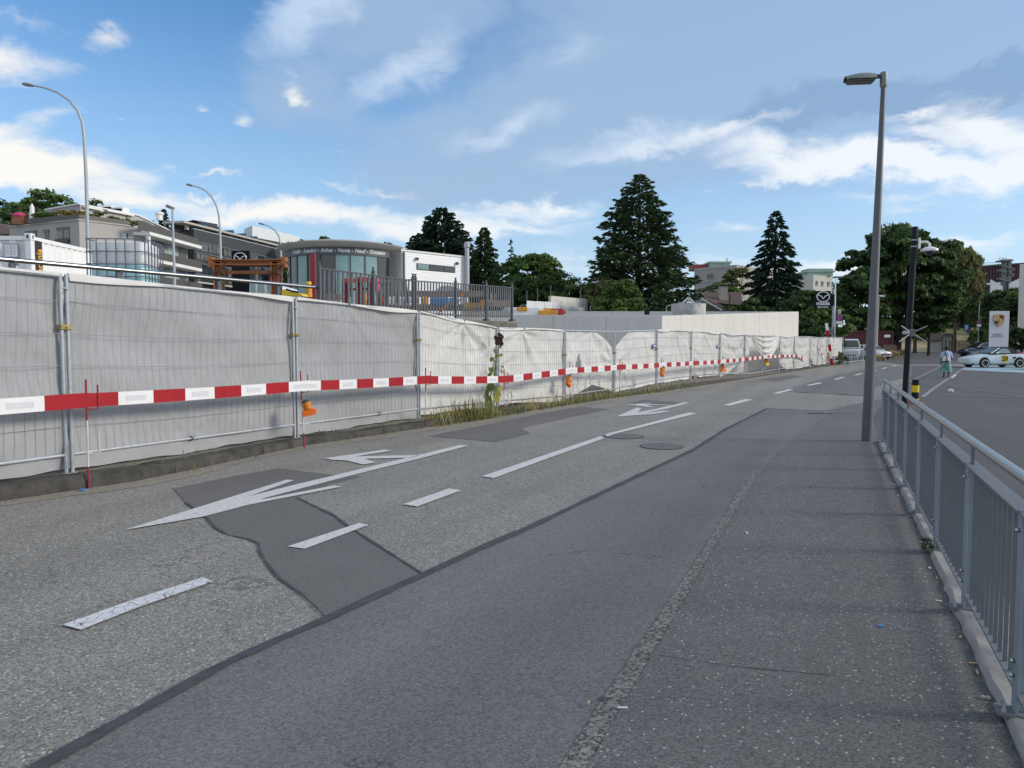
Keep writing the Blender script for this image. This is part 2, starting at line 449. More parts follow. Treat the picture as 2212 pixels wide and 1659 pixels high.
def leafmat(name, c1, c2, trans=.35, scale=.9):
    m, N, L, b = newmat(name)
    geo = N.new('ShaderNodeNewGeometry')
    n = N.new('ShaderNodeTexNoise'); n.inputs['Scale'].default_value = scale; n.inputs['Detail'].default_value = 5; n.inputs['Roughness'].default_value = .7; L.new(geo.outputs['Position'], n.inputs['Vector'])
    ri = N.new('ShaderNodeMath'); ri.operation = 'MULTIPLY_ADD'; L.new(geo.outputs['Random Per Island'], ri.inputs[0]); ri.inputs[1].default_value = .5; ri.inputs[2].default_value = -.25
    ad = N.new('ShaderNodeMath'); ad.operation = 'ADD'; L.new(n.outputs[0], ad.inputs[0]); L.new(ri.outputs[0], ad.inputs[1])
    r = N.new('ShaderNodeValToRGB'); L.new(ad.outputs[0], r.inputs[0]); r.color_ramp.elements[0].position = .25; r.color_ramp.elements[1].position = .78
    r.color_ramp.elements[0].color = (*c1, 1); r.color_ramp.elements[1].color = (*c2, 1)
    L.new(r.outputs[0], b.inputs['Base Color']); b.inputs['Roughness'].default_value = .6; b.inputs['Specular IOR Level'].default_value = .25
    tr = N.new('ShaderNodeBsdfTranslucent'); L.new(r.outputs[0], tr.inputs[0])
    ms = N.new('ShaderNodeMixShader'); ms.inputs[0].default_value = trans
    out = N['Material Output']; L.new(b.outputs[0], ms.inputs[1]); L.new(tr.outputs[0], ms.inputs[2]); L.new(ms.outputs[0], out.inputs[0])
    return m
def fabric(name, col, trans=.25):
    m, N, L, b = newmat(name)
    tc = N.new('ShaderNodeTexCoord')
    n = N.new('ShaderNodeTexNoise'); n.inputs['Scale'].default_value = 1.3; n.inputs['Detail'].default_value = 6; n.inputs['Roughness'].default_value = .65; L.new(tc.outputs['Object'], n.inputs['Vector'])
    r = N.new('ShaderNodeValToRGB'); L.new(n.outputs[0], r.inputs[0]); r.color_ramp.elements[0].position = .25; r.color_ramp.elements[1].position = .7
    r.color_ramp.elements[0].color = (*[c * k for c, k in zip(col, (.86, .855, .83))], 1); r.color_ramp.elements[1].color = (*[min(1, c * 1.08) for c in col], 1)
    L.new(r.outputs[0], b.inputs['Base Color']); b.inputs['Roughness'].default_value = .8; b.inputs['Specular IOR Level'].default_value = .2
    nb = N.new('ShaderNodeTexNoise'); nb.inputs['Scale'].default_value = 55; nb.inputs['Detail'].default_value = 5; nb.inputs['Roughness'].default_value = .7; L.new(tc.outputs['Object'], nb.inputs['Vector'])
    bp = N.new('ShaderNodeBump'); bp.inputs['Strength'].default_value = .35; bp.inputs['Distance'].default_value = .01; L.new(nb.outputs[0], bp.inputs['Height']); L.new(bp.outputs[0], b.inputs['Normal'])
    tr = N.new('ShaderNodeBsdfTranslucent'); L.new(r.outputs[0], tr.inputs[0])
    ms = N.new('ShaderNodeMixShader'); ms.inputs[0].default_value = trans
    out = N['Material Output']; L.new(b.outputs[0], ms.inputs[1]); L.new(tr.outputs[0], ms.inputs[2]); L.new(ms.outputs[0], out.inputs[0])
    return m
def glass(name, col, rough=.04, spec=.8, var=.25, scale=.6):
    m = mat(name, col, rough, 0, var, scale, spec=spec)
    return m

M = dict(
    road=asphalt('coarse old asphalt', (.235, .229, .215), 105, .46, .05, (.50, .49, .45), .09, ((1.08, .99, .92), (.95, 1.02, 1.0)), .19, .5, .32),
    lane=asphalt('newer asphalt lane', (.160, .158, .155), 120, .34, .03, (.46, .46, .44), .09, ((1.03, 1, .96), (.98, 1, 1.02)), .19, .5, .35),
    patch=asphalt('dark asphalt repair', (.150, .147, .143), 170, .25, .008, (.4, .4, .38), .10, None, .08, .3),
    walk=asphalt('pavement asphalt', (.146, .143, .139), 125, .40, .020, (.46, .45, .42), .13, None, .08, .5, .18),
    lot=asphalt('parking asphalt', (.108, .106, .107), 150, .3, .012, (.35, .35, .33), .13, None, .12, .3),
    strip=asphalt('exposed aggregate', (.185, .177, .163), 75, .7, .08, (.44, .43, .41), .14, ((1.06, 1, .92), (.95, .98, 1.0)), .0, .9),
    tar=mat('bitumen joint', (.06, .062, .07), .8, 0, .3, 9, .3, 90),
    white=paint('worn white road paint', (.66, .66, .64), (.17, .17, .165), .345, .012),
    crackwhite=paint('cracked white road paint', (.68, .69, .70), (.17, .17, .17), .36, .030),
    faded=paint('faded white road paint', (.33, .33, .32), (.16, .16, .155), .47, 0),
    dim=paint('dirty grey line paint', (.22, .21, .20), (.10, .10, .10), .42, 0),
    yellowline=paint('faded yellow line paint', (.34, .30, .16), (.09, .09, .09), .42, 0),
    bluepaint=paint('pale blue ground paint', (.33, .46, .52), (.10, .10, .10), .28, 0),
    kerb=mat('mossy dark kerb stone', (.062, .058, .052), .95, 0, .55, 6, 1.0, 26),
    verge=mat('dusty verge soil', (.19, .17, .14), .95, 0, .35, 5, .8, 30),
    concrete=mat('fresh grey concrete', (.68, .66, .61), .85, 0, .10, 1.1, .15, 30, .5),
    concretelight=mat('pale formed concrete', (.60, .58, .54), .85, 0, .09, .9, .15, 30, .65),
    oldconcrete=mat('stained old concrete', (.13, .12, .10), .95, 0, .5, 5, .8, 22),
    kerbconc=mat('weathered concrete plinth', (.30, .29, .27), .9, 0, .22, 4, .5, 35),
    galv=mat('galvanised steel', (.40, .43, .46), .55, .25, .16, 14, .05, 60),
    galvrail=mat('galvanised railing steel', (.17, .185, .195), .6, .15, .2, 9, .05, 50, .5),
    stainless=mat('brushed stainless tube', (.42, .42, .40), .30, 1.0, .06, 20),
    wire=mat('galvanised wire', (.30, .31, .32), .6, .1, .1, 10),
    fabric=fabric('white geotextile', (.41, .415, .43), .15),  # same white cloth, shade painted in by a darker, bluer colour
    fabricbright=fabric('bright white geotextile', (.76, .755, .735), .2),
    brass=mat('yellow zinc clamp', (.33, .27, .13), .35, .8, .2, 20),
    red=mat('signal red', (.34, .006, .014), .5, 0, .12, 5, spec=.3),
    reddull=mat('worn red paint', (.30, .02, .03), .5, 0, .3, 14),
    boardwhite=mat('barrier white', (.74, .74, .74), .4, 0, .05, 4),
    reflect=mat('grey reflective patch', (.60, .61, .64), .4, 0, .06, 60),
    rodwhite=mat('dirty white paint', (.55, .54, .50), .5, 0, .18, 14),
    orange=mat('orange plastic', (.80, .17, .01), .35, 0, .08, 8),
    amber=mat('amber lens', (.62, .20, .01), .18, 0, .2, 18, coat=.5),
    yellow=mat('yellow plastic', (.75, .55, .02), .35, 0, .1, 8),
    black=mat('black coating', (.012, .013, .017), .5, 0, .2, 6, spec=.2),
    blackplastic=mat('black plastic', (.03, .03, .032), .5, 0, .2, 8),
    lamp=mat('grey lamp post paint', (.115, .118, .125), .5, .1, .1, 7, .03, 60),
    lamphead=mat('grey green lamp housing', (.21, .235, .225), .45, .1, .1, 5),
    bluesign=mat('blue sign plate', (.02, .03, .25), .4, 0, .05, 6),
    white_=mat('white enamel', (.78, .78, .77), .35, 0, .04, 2),
    contwhite=mat('white container paint', (.80, .81, .80), .42, 0, .05, 2, 0, 40, .5),
    rust=mat('rusty orange steel', (.43, .15, .055), .75, .1, .35, 7, .4, 40, .4, col2=(.50, .19, .08)),
    rustdark=mat('dark rust', (.10, .05, .03), .9, 0, .4, 10, .3, 40),
    palisade=mat('dark grey fence paint', (.10, .112, .125), .6, .0, .16, 8, spec=.25),
    siteground=mat('gravel site ground', (.24, .22, .19), .95, 0, .3, 2, .6, 25),
    plasterside=mat('warm grey render', (.40, .385, .36), .9, 0, .04, .5, .1, 30),
    slab=mat('white balcony slab', (.74, .74, .71), .7, 0, .04, .6),
    bronze=mat('bronze balustrade', (.09, .085, .075), .5, .1, .12, 3),
    shutter=mat('grey roller shutter', (.13, .13, .13), .6, 0, .1, 3),
    frame=mat('dark window frame', (.045, .042, .042), .5, 0, .1, 4),
    glassdark=glass('dark window glass', (.035, .045, .05)),
    glasscurtain=glass('curtained window glass', (.13, .135, .13), .12, .6, .5, 1.4),
    glassteal=glass('teal showroom glass', (.17, .29, .29), .05, .7, .35, .25),
    glassmint=glass('mint balcony glass', (.36, .50, .49), .1, .6, .1, .3),
    darkclad=mat('anthracite metal cladding', (.060, .064, .072), .7, .0, .10, .6, 0, 40, .6, spec=.2),
    darkclad2=mat('anthracite side cladding', (.055, .06, .068), .7, .0, .12, .5, 0, 40, .6),
    beige=mat('pale concrete roof edge', (.42, .40, .35), .85, 0, .1, 1),
    canopy=mat('grey metal canopy', (.48, .47, .45), .6, .0, .06, .7),
    whiteclad=mat('white metal cladding', (.86, .87, .88), .4, 0, .02, .6),
    signblack=mat('black sign face', (.008, .008, .010), .5, 0, .1, 3, spec=.15),
    chrome=mat('silver emblem', (.72, .73, .75), .25, .6, .06, 4),
    letter=mat('pale lettering', (.80, .82, .84), .5, 0, .03, 4),
    lettermid=mat('faint grey lettering', (.33, .35, .37), .5, 0, .1, 4),
    orangeletter=mat('orange lettering', (.85, .42, .05), .45, 0, .05, 6),
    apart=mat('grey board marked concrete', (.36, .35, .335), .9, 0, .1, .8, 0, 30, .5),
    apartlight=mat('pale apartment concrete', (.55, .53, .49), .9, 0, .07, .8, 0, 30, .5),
    greenroof=mat('pale green copper', (.30, .42, .36), .7, 0, .1, 1),
    tile=mat('brown roof tile', (.125, .085, .07), .85, 0, .22, 4),
    housewall=mat('cream house render', (.50, .48, .43), .9, 0, .06, 1),
    wood=mat('weathered timber', (.15, .115, .085), .85, 0, .3, 8, .3, 40, .5),
    ply=mat('brown formwork plywood', (.26, .185, .13), .75, 0, .18, 2.5, .1, 30),
    formorange=mat('orange yellow formwork', (.62, .30, .03), .6, 0, .2, 4),
    bluetarp=mat('blue tarpaulin', (.06, .20, .45), .45, 0, .3, 3, .5, 12),
    hoarding=mat('pale grey hoarding', (.62, .65, .66), .5, 0, .03, 1),
    redcont=mat('dark red container', (.105, .018, .020), .6, 0, .18, 2, 0, 30, .4),
    maroon=mat('maroon corrugated cladding', (.085, .045, .055), .6, .1, .08, 1),
    steel=mat('dark structural steel', (.14, .15, .16), .6, .2, .15, 3),
    carwhite=mat('white car paint', (.80, .81, .82), .25, 0, .02, 2, coat=.8),
    carmint=mat('pale mint car paint', (.60, .68, .68), .22, 0, .02, 2, coat=.8),
    carnavy=mat('navy car paint', (.010, .018, .045), .2, .2, .05, 2, coat=1.0),
    carglass=glass('car glass', (.03, .045, .045), .05, .7),
    carglassmint=glass('tinted side window', (.20, .30, .29), .08, .7),
    softtop=mat('maroon black soft top', (.022, .014, .018), .85, 0, .2, 12),
    tyre=mat('tyre rubber', (.02, .02, .02), .8, 0, .2, 12),
    rim=mat('silver wheel rim', (.66, .66, .66), .25, .6, .05, 8),
    rimdark=mat('dark wheel spokes', (.035, .035, .035), .5, .2, .2, 8),
    roundel=mat('yellow roundel', (.80, .58, .04), .4, 0, .05, 6),
    totem=mat('silver grey totem', (.58, .60, .65), .45, .0, .04, .5),
    gold=mat('gold crest', (.48, .31, .13), .4, .2, .25, 6),
    crestred=mat('crest red', (.14, .015, .02), .45, 0, .2, 6),
    skin=mat('dark brown skin', (.085, .045, .03), .6, 0, .08, 6),
    hair=mat('black hair', (.012, .011, .011), .7, 0, .3, 30, .6, 60),
    shirt=mat('light blue cotton', (.36, .47, .62), .85, 0, .06, 8, .3, 30),
    skirt=mat('teal patterned cotton', (.012, .13, .11), .85, 0, .4, 9, .2, 30, col2=(.26, .50, .44)),
    bag=mat('cream canvas', (.62, .58, .54), .85, 0, .06, 10, .3, 60),
    strawfield=mat('dry straw meadow', (.46, .38, .18), .95, 0, .3, .8, .6, 6, col2=(.56, .48, .25)),
    greenfield=mat('green meadow', (.20, .24, .07), .95, 0, .35, .8, .6, 6),
    land=mat('grassy land', (.10, .11, .05), .95, 0, .3, .2),
    bark=mat('brown bark', (.04, .03, .022), .95, 0, .3, 6, .6, 20, .5),
    ibc=fabric('translucent white tank', (.93, .96, .99), .2),
    ibcwater=fabric('water seen through tank', (.52, .80, .86), .2),
    cage=mat('tank cage steel', (.20, .20, .23), .4, .6, .1, 8),
    terracotta=mat('terracotta', (.28, .12, .07), .8, 0, .15, 6),
    pink=mat('pink flowers', (.60, .05, .16), .6, 0, .2, 20),
    maroonflower=mat('dark maroon petals', (.05, .004, .015), .6, 0, .4, 30),
    hibrown=mat('brown timber planks', (.22, .165, .12), .85, 0, .25, 3, .1, 30),
    bluescrap=mat('bright blue scrap', (.06, .28, .62), .5, 0, .05, 6),
    butt=mat('cigarette filter', (.55, .40, .22), .8, 0, .1, 30),
    papers=mat('white paper', (.70, .70, .68), .8, 0, .05, 30),
    bluetraffic=mat('blue traffic sign', (.02, .14, .42), .4, 0, .05, 6),
    hydrant=mat('hydrant red', (.20, .03, .02), .6, 0, .2, 8),
)
LEAF = dict(
    cedar=leafmat('cedar needles', (.016, .038, .022), (.090, .140, .050), .18, .5),  # lighter end of the ramp paints highlights into the needles
    spruce=leafmat('spruce needles', (0.018, 0.038, 0.025), (0.042, 0.081, 0.042), .12, .6),
    darkleaf=leafmat('dark broad leaves', (.020, .055, .020), (.105, .170, .045), .3, .6),  # paler second tone is painted highlight on the dark crowns
    midleaf=leafmat('mid green leaves', (.042, .095, .022), (.17, .26, .065), .35, .7),  # highlights put into the lighter leaf tone
    oliveleaf=leafmat('olive green leaves', (.09, .105, .038), (.24, .25, .09), .35, .8),
    brightleaf=leafmat('fresh green leaves', (.085, .16, .02), (.26, .36, .06), .4, .8),
    autumnleaf=leafmat('ochre shrub leaves', (0.175, 0.131, 0.026), (0.385, 0.263, 0.052), .35, 1.5),
    hollyleaf=leafmat('hollyhock leaves', (0.088, 0.149, 0.035), (0.245, 0.315, 0.088), .4, 6),
    yellowleaf=leafmat('yellowing leaves', (0.525, 0.438, 0.070), (0.600, 0.600, 0.105), .4, 6),
    grass=leafmat('verge grass', (.085, .115, .03), (.26, .26, .10), .4, 3),
    drygrass=leafmat('dry grass', (0.385, 0.298, 0.123), (0.600, 0.507, 0.228), .35, 3),
)
# ------------------------------------------------------------------ crops of the photograph used for measuring
def crop(x0, y0, k):
    return lambda x, y: (x0 + x * k, y0 + y * k)
cA = crop(1773, 768, .26455); cB = crop(1773, 1152, .30558); c5 = crop(219.4, 932.6, .3224); c6 = crop(878, 823, .3224)
cF = crop(1316.6, 658.3, .2232); cL = crop(1700.7, 713.2, .1488); c4 = crop(0, 1097, .3968); cD = crop(823, 1042.4, .4464)
cR = crop(0, 384, .1736); cM = crop(329, 411.4, .1736); cS = crop(603.5, 466.3, .1984); cW = crop(987.5, 521, .1984)
cH = crop(1371.5, 521, .1984); cN = crop(1645.8, 521.2, .1488); cT = crop(1883, 466, .1488); cQ = crop(1883, 658, .1488)

def sheet(name, pts, z, m, jitter=0.0, step=.25):
    """a thin flat sheet on the ground, outline given as pixels"""
    w = [G(x, y, z) for x, y in pts]
    out = []
    for i, a in enumerate(w):
        b = w[(i + 1) % len(w)]
        n = max(1, min(40, int((b - a).length / step))) if jitter else 1
        t = (b - a); nn = V(-t.y, t.x, 0).normalized() if t.length else V(0, 0, 0)
        for k in range(n):
            q = a + t * (k / n)
            if jitter and k:
                q += nn * random.uniform(-jitter, jitter)
            out.append(q)
    o = MB().poly(out).build(name, m)
    if o.data.polygons[0].normal.z < 0:
        o.data.flip_normals()
    return structure(o)
def wsheet(name, pts, m):
    o = MB().poly(pts).build(name, m)
    if o.data.polygons[0].normal.z < 0:
        o.data.flip_normals()
    return structure(o)

# ------------------------------------------------------------------ ground, road, pavement
RU = V(.423, .906, 0)                         # direction of the street
RN = V(.906, -.423, 0)                        # its right hand side
def strip_between(name, left, right, m, zf):
    """road-like sheet between two poly-lines of world x,y, following the ground height"""
    n = len(left)
    mb = MB()
    vs = [(p[0], p[1], zf(p[1])) for p in left] + [(p[0], p[1], zf(p[1])) for p in right]
    mb.add(vs, [(i, i + 1, n + i + 1, n + i) for i in range(n - 1)])
    return structure(mb.build(name, m))
gr = MB()
gy = [-30, 8, 55, 90, 140, 200, 300, 1500]
for a, b in zip(gy, gy[1:]):
    gr.add([(-1500, a, gz(min(a, 140)) - .05), (1500, a, gz(min(a, 140)) - .05), (1500, b, gz(min(b, 140)) - .05), (-1500, b, gz(min(b, 140)) - .05)], [(0, 1, 2, 3)])
structure(gr.build('ground', M['land']))
# left edge of the road (foot of the kerb) measured along the fence
KERB_PX = [(-330, 1140), (0, 1084), (192, 1055), (298, 1039), (439, 1010), (545, 987), (659, 963), (800, 942), (920, 924), (1090, 897), (1230, 874), (1339, 857), (1428, 846), (1501, 835), (1559, 827), (1651, 812), (1718, 802), (1770, 794), (1800, 790), (1850, 782), (1910, 772)]
KERB = [G(*p) for p in KERB_PX]
KERB = [KERB[0] - RU * 6] + KERB + [V(44.5, 95, 0), V(66, 140, 0)]
rd_l = [(p.x - 1.2, p.y + .5) for p in KERB]
rd_r = []
for p in KERB:
    rd_r.append((p.x + 9.5 + max(0, p.y - 20) * .1, p.y - 4.4))
strip_between('road', rd_l, rd_r, M['road'], lambda y: gz(y) - .0)
# parking area on the right, under the railing and beyond
lot = [(X(1895, 11.46) - .1, 11.2), (2.2, 2.2), (1.0, -2), (40, -2), (75, 40), (80, 78), (40, 78), (30.5, 55), (20.5, 37), (13.3, 24.6), (10.5, 20.4), (8.0, 16.4)]
lot = [q for q in lot if q[1] < 55] 
lot = lot[:4] + [(75, 40), (80, 55), (30.5, 55)] + [q for q in lot if q not in lot[:4] and q != (75, 40)]
wsheet('parking_lot', [(x, y, .006) for x, y in lot], M['lot'])
wsheet('side_road', [(30.0, 54.8, .004), (95, 54.8, .004), (105, 113, gz(113) + .004), (46, 113, gz(113) + .004)], M['lot'])
# far part of the street, darker, crossing to the right
far = [(G(*cL(0, 890))), (G(*cL(1105, 945))), (G(*cL(1240, 1000)))]
sheet('asphalt_lane', [cL(-100, 880), cL(400, 900), cL(1105, 950), cL(1400, 770), cL(2212, 560), (2100, 776), (1990, 774), (1900, 790), (1800, 812)], .003, M['lane'], .02)
seam = [(-60, 1735), (80, 1656), (280, 1545), (490, 1430), (600, 1380), (706, 1335), (800, 1291), (915, 1240), (1035, 1184), (1150, 1135), (1350, 1040), (1500, 970), (1570, 925), (1657, 882)]
strip_l = [(1140, 1790), (1207, 1659), (1291, 1524), (1376, 1395), (1461, 1274), (1537, 1158), (1600, 1051), (1638, 1004), (1701, 945), (1738, 920), (1775, 899), (1805, 880.5), (1835, 874)]
strip_r = [(1205, 1790), (1269, 1659), (1336, 1538), (1421, 1395), (1497, 1266), (1555, 1163), (1626, 1047), (1658, 1003), (1709, 950), (1745, 922), (1784, 898), (1811, 885), (1838, 875)]
sheet('asphalt_lane', seam + [(1781, 887)] + strip_l[::-1][2:] + [(900, 2300), (-300, 2300)], .005, M['lane'])
walk_r = [(1893, 954), (1895, 956), (1908, 988), (1924, 1022), (1945, 1062), (1969, 1117), (1998, 1173), (2018, 1222), (2054, 1311), (2094, 1397), (2125, 1461), (2158, 1537), (2201, 1641), (2260, 1790), (2420, 2300)]
sheet('pavement', strip_r[::-1] + [(1000, 2300)] + walk_r[::-1] + [(1897, 940), (1885, 905), (1900, 880), (1960, 856), (1900, 862)], .012, M['walk'])
mb = MB()
zl = [G(x, y, .008) for x, y in strip_l]; zr = [G(x, y, .008) for x, y in strip_r]
for k in range(len(zl) - 1):
    for s_ in range(4):
        t0, t1 = s_ / 4, (s_ + 1) / 4
        q = [zl[k].lerp(zl[k + 1], t0), zl[k].lerp(zl[k + 1], t1), zr[k].lerp(zr[k + 1], t1), zr[k].lerp(zr[k + 1], t0)]
        mb.add(q, [(0, 1, 2, 3)])
o = mb.build('gutter_strip', M['strip'])
structure(o)
# bitumen joints
def ribbon(name, pts, w, z, m, var=.3):
    ps = [G(x, y, z) for x, y in pts]
    fine = []
    for a, b in zip(ps, ps[1:]):
        n = max(1, min(30, int((b - a).length / .12)))
        fine += [a.lerp(b, k / n) for k in range(n)]
    fine.append(ps[-1])
    mb = MB(); vs = []
    for i, p in enumerate(fine):
        t = (fine[min(i + 1, len(fine) - 1)] - fine[max(i - 1, 0)]).normalized(); nn = V(-t.y, t.x, 0)
        ww = w * (1 + random.uniform(-var, var)) * .5
        vs += [p + nn * ww, p - nn * ww]
    mb.add(vs, [(2 * i, 2 * i + 1, 2 * i + 3, 2 * i + 2) for i in range(len(fine) - 1)])
    o = mb.build(name, m)
    if o.data.polygons[0].normal.z < 0: o.data.flip_normals()
    return structure(o)
ribbon('road_joint', seam, .065, .013, M['tar'])
# darker repairs
patchA = [(372.5, 1055), (480, 1033), (600, 1011), (654.6, 1018), (720, 1026), (782, 1029), (735, 1040), (690, 1052), (641.7, 1074.5), (680, 1096), (722, 1113), (751, 1135.7), (830, 1186), (915.8, 1240.5), (810, 1287), (706, 1335.6), (651, 1281), (603, 1248.5), (575, 1215), (561, 1190.5), (558, 1172.8), (535, 1163), (493.4, 1155), (464.4, 1139), (445, 1116), (400, 1084)]
sheet('asphalt_patch', patchA, .0045, M['patch'], .012, .2)
ribbon('road_joint', [(641, 1074), (722, 1113), (751, 1135.7), (830, 1186), (915.8, 1240.5)], .03, .0085, M['tar'], .5)
ribbon('road_joint', [(706, 1335.6), (651, 1281), (603, 1248.5), (575, 1215), (561, 1190.5), (558, 1172.8), (535, 1163), (493.4, 1155), (464.4, 1139), (445, 1116), (400, 1084)], .016, .0085, M['tar'], .7)
sheet('asphalt_patch', [(926, 941.6), (1060, 915), (1160, 895), (1255, 878.5), (1316.5, 883.3), (1220, 904), (1126, 924.6), (1145, 935.8), (1071.4, 954.5)], .0045, M['patch'], .012)
sheet('asphalt_patch', [(1362, 869), (1394.7, 863.2), (1481.8, 870), (1440, 876), (1385, 878)], .0045, M['patch'], .02)
sheet('asphalt_patch', [(1635.8, 820.8), (1707, 810), (1738.4, 812.3), (1676, 824)], .0045, M['patch'], .02)
ribbon('road_joint', [(1660, 882), (1720, 885), (1781, 887), (1850, 880)], .04, .013, M['tar'])
ribbon('road_joint', [cL(100, 895), cL(500, 915), cL(1100, 950)], .12, .012, M['tar'], .5)
ribbon('road_joint', [cD(1350, 830), cD(1700, 885), cD(2212, 930)], .007, .0165, M['patch'], .6)
# painted markings
def mark(pts, m='white', z=.011):
    return sheet('road_marking', pts, z, M[m])
mark([(135, 1349), (174.6, 1360), (300, 1311), (460, 1256), (438.5, 1246.7), (290, 1294)], 'crackwhite')
mark([(621, 1180), (658.7, 1185), (796, 1133.6), (775.8, 1129.6)])
mark([(871, 1089), (901, 1093.7), (997, 1059), (970, 1055)])
mark([(1041, 1028.7), (1066.6, 1032.6), (1200, 984), (1306, 946.5), (1297, 942)])
mark([(1312, 943), (1322, 938.6), (1505, 893), (1489, 890.7), (1306, 938.4)])
mark([(266, 1145), (421, 1097.7), (516, 1068), (619, 1036), (636, 1037), (537, 1072), (640, 1046), (725.6, 1026), (840, 998), (994, 961), (1011, 963), (900, 992), (751, 1028.7), (564, 1077.7), (571, 1077.7), (720.7, 1048.7), (738.5, 1051), (593, 1079), (535, 1090.6), (438.6, 1115.7)])
mark([(700, 990), (832, 971), (846.5, 973.5), (767.5, 985.8), (906, 982.6), (893, 988.5), (788, 990.9), (812, 999), (783.6, 1003), (748, 994.5), (717, 993)])
mark([(1331, 900), (1375.7, 880.4), (1385.8, 881.5), (1378, 890.4), (1420, 882.5), (1477, 869), (1489, 870), (1440, 882.8), (1392, 892.4), (1432.7, 887), (1449, 888), (1412.6, 894.2)])
mark([(1353.4, 874), (1406, 870.3), (1407, 871.3), (1385.8, 873), (1448, 874.2), (1448, 875.4), (1394, 874.9), (1412.6, 878.2), (1402.5, 879.3), (1370, 875.3)])
for q in ([(1562, 874.8), (1576.6, 876.4), (1625.7, 863.2), (1611, 861.9)], [(1669, 849.8), (1680, 850.7), (1714.6, 841.3), (1705, 840.2)], [(1742, 832), (1749.6, 832.8), (1777.5, 827.3), (1769.7, 826.1)],
          [(1800.4, 819.4), (1807, 820.1), (1826, 815), (1819, 814.3)], [(1844, 810), (1850, 810.6), (1865, 807), (1859, 806.4)], [(1886, 800.3), (1891, 800.8), (1896, 799.6), (1890, 799)],
          [(1903, 796.3), (1908, 796.8), (1917.5, 794), (1912.5, 793.5)], [(1925, 790.9), (1930, 791.3), (1938, 789.3), (1933, 788.9)], [(1947, 786.4), (1950, 786.7), (1956, 785.2), (1953, 784.9)],
          [(1973, 778.6), (1977, 778.8), (1984, 777.4), (1980, 777.2)], [(1988, 774.9), (1991, 775.1), (1996, 773.9), (1993, 773.7)]):
    mark(q)
# lines on the parking area
def lot_line(pts, m, w=.12):
    return ribbon('lot_marking', pts, w, .017, M[m], .05)
lot_line([cQ(740, 1342), cQ(900, 1215), cQ(1140, 1055), cQ(1300, 945), cQ(1450, 830)], 'faded', .12)
lot_line([cQ(0, 1375), cQ(190, 1275), cQ(470, 1140), cQ(640, 1075), cQ(1000, 900), cQ(1240, 775)], 'dim', .14)
lot_line([cQ(890, 1307), cQ(1500, 1322), cQ(2212, 1340), cQ(2400, 1346)], 'yellowline', .10)
lot_line([cQ(1050, 1165), cQ(1400, 1220), cQ(1750, 1270), cQ(2212, 1345)], 'yellowline', .07)
lot_line([cQ(1220, 1042), cQ(1700, 1060), cQ(2212, 1085)], 'dim', .10)
lot_line([cQ(1180, 1080), cQ(1600, 1105), cQ(2212, 1140)], 'dim', .10)
lot_line([cQ(1370, 1118), cQ(1660, 1134)], 'faded', .16)
lot_line([cQ(1830, 1105), cQ(2150, 1125)], 'faded', .10)
lot_line([cQ(1950, 1075), cQ(2150, 1090)], 'faded', .10)
mark([cQ(1145, 1068), cQ(1172, 1072), cQ(1240, 1018), cQ(1205, 1014)], 'white', .021)
mark([cQ(1312, 942), cQ(1400, 890), cQ(2300, 905), cQ(2300, 930)], 'bluepaint', .013)
mark([cQ(1312, 948), cQ(1345, 926), cQ(2300, 950), cQ(2300, 992)], 'bluepaint', .013)
mark([cQ(1390, 880), cQ(1415, 880), cQ(1450, 845), cQ(1440, 845)], 'white', .021)
# manholes and a gully
def manhole(px, py, r, label):
    c = G(px, py, 0)
    t = thing('manhole_cover', label, 'manhole', c, 'manhole covers in the road')
    mb = MB(); mb.lathe(c + V(0, 0, .0), [(r * 1.05, .004), (r * 1.05, .009), (r, .009), (r, .004)], 28)
    mb.build('frame', M['tar'], t)
    mb = MB(); mb.lathe(c, [(r * .985, .002), (r * .985, .0085), (r * .05, .009)], 28)
    mb.build('lid', M['lane'], t)
    MB().lathe(c, [(.03, .009), (.03, .012)], 8).build('lifting_hole', M['black'], t)
    return t
manhole(1348.7, 943, .32, 'round manhole cover cutting the end of the long white line')
manhole(1429, 965, .31, 'round manhole cover in plain asphalt nearer the dark lane')
c = G(1772, 892.6, .009)
t = thing('gully_grate', 'slotted iron gully grate beside the gutter strip', 'drain grate', c)
for k in range(6):
    p = c + V(-.24 + .095 * k, 0, 0)
    MB().bar(p + V(-.05, -.14, 0), p + V(.05, .14, 0), .045, .012).build('grate_bar', M['blackplastic'], t)

# ------------------------------------------------------------------ kerb and verge on the left, along the fence
FP = [(150, 1021.5, 7.8), (640, 945, 11.1), (905, 905, 14.0), (1075.5, 884, 16.9), (1220, 870, 19.6), (1327, 853, 22.6), (1418, 833, 25.7), (1492, 822, 28.8), (1554, 816, 31.8),
      (1608, 817, 33.5), (1647, 811, 36.6), (1683, 805, 39.7), (1715, 800, 43.0), (1749, 793, 46.5), (1766, 790.5, 49.5), (1785, 787.5, 52.5), (1821, 783.5, 56.0)]
FT = [592, 643, 672, 707, 712, 715, 712, 714, 719, 723, 724.5, 726, 726.5, 726.5, 728.6, 727.5, 729]
POST = [P(*q) for q in FP]
TOP = [P(FP[i][0], FT[i], FP[i][2]).z for i in range(len(FP))]
d0 = (POST[1] - POST[0]).normalized()
left_post = POST[0] - d0 * 3.5; left_post.z = POST[0].z + .03
POST = [left_post] + POST; TOP = [2.36] + TOP
def kerb_top(p):
    best = min(range(len(POST) - 1), key=lambda i: ((POST[i] + POST[i + 1]) / 2 - p).length)
    a, b = POST[best], POST[best + 1]
    t = max(0, min(1, (p - a).dot(b - a) / (b - a).length_squared))
    return max(.015, a.z * (1 - t) + b.z * t)
fineK = []
for a, b in zip(KERB[:21], KERB[1:21]):
    n = max(1, int((b - a).length / .22))
    fineK += [a.lerp(b, k / n) for k in range(n)]
mb = MB(); vs = []; w = 0
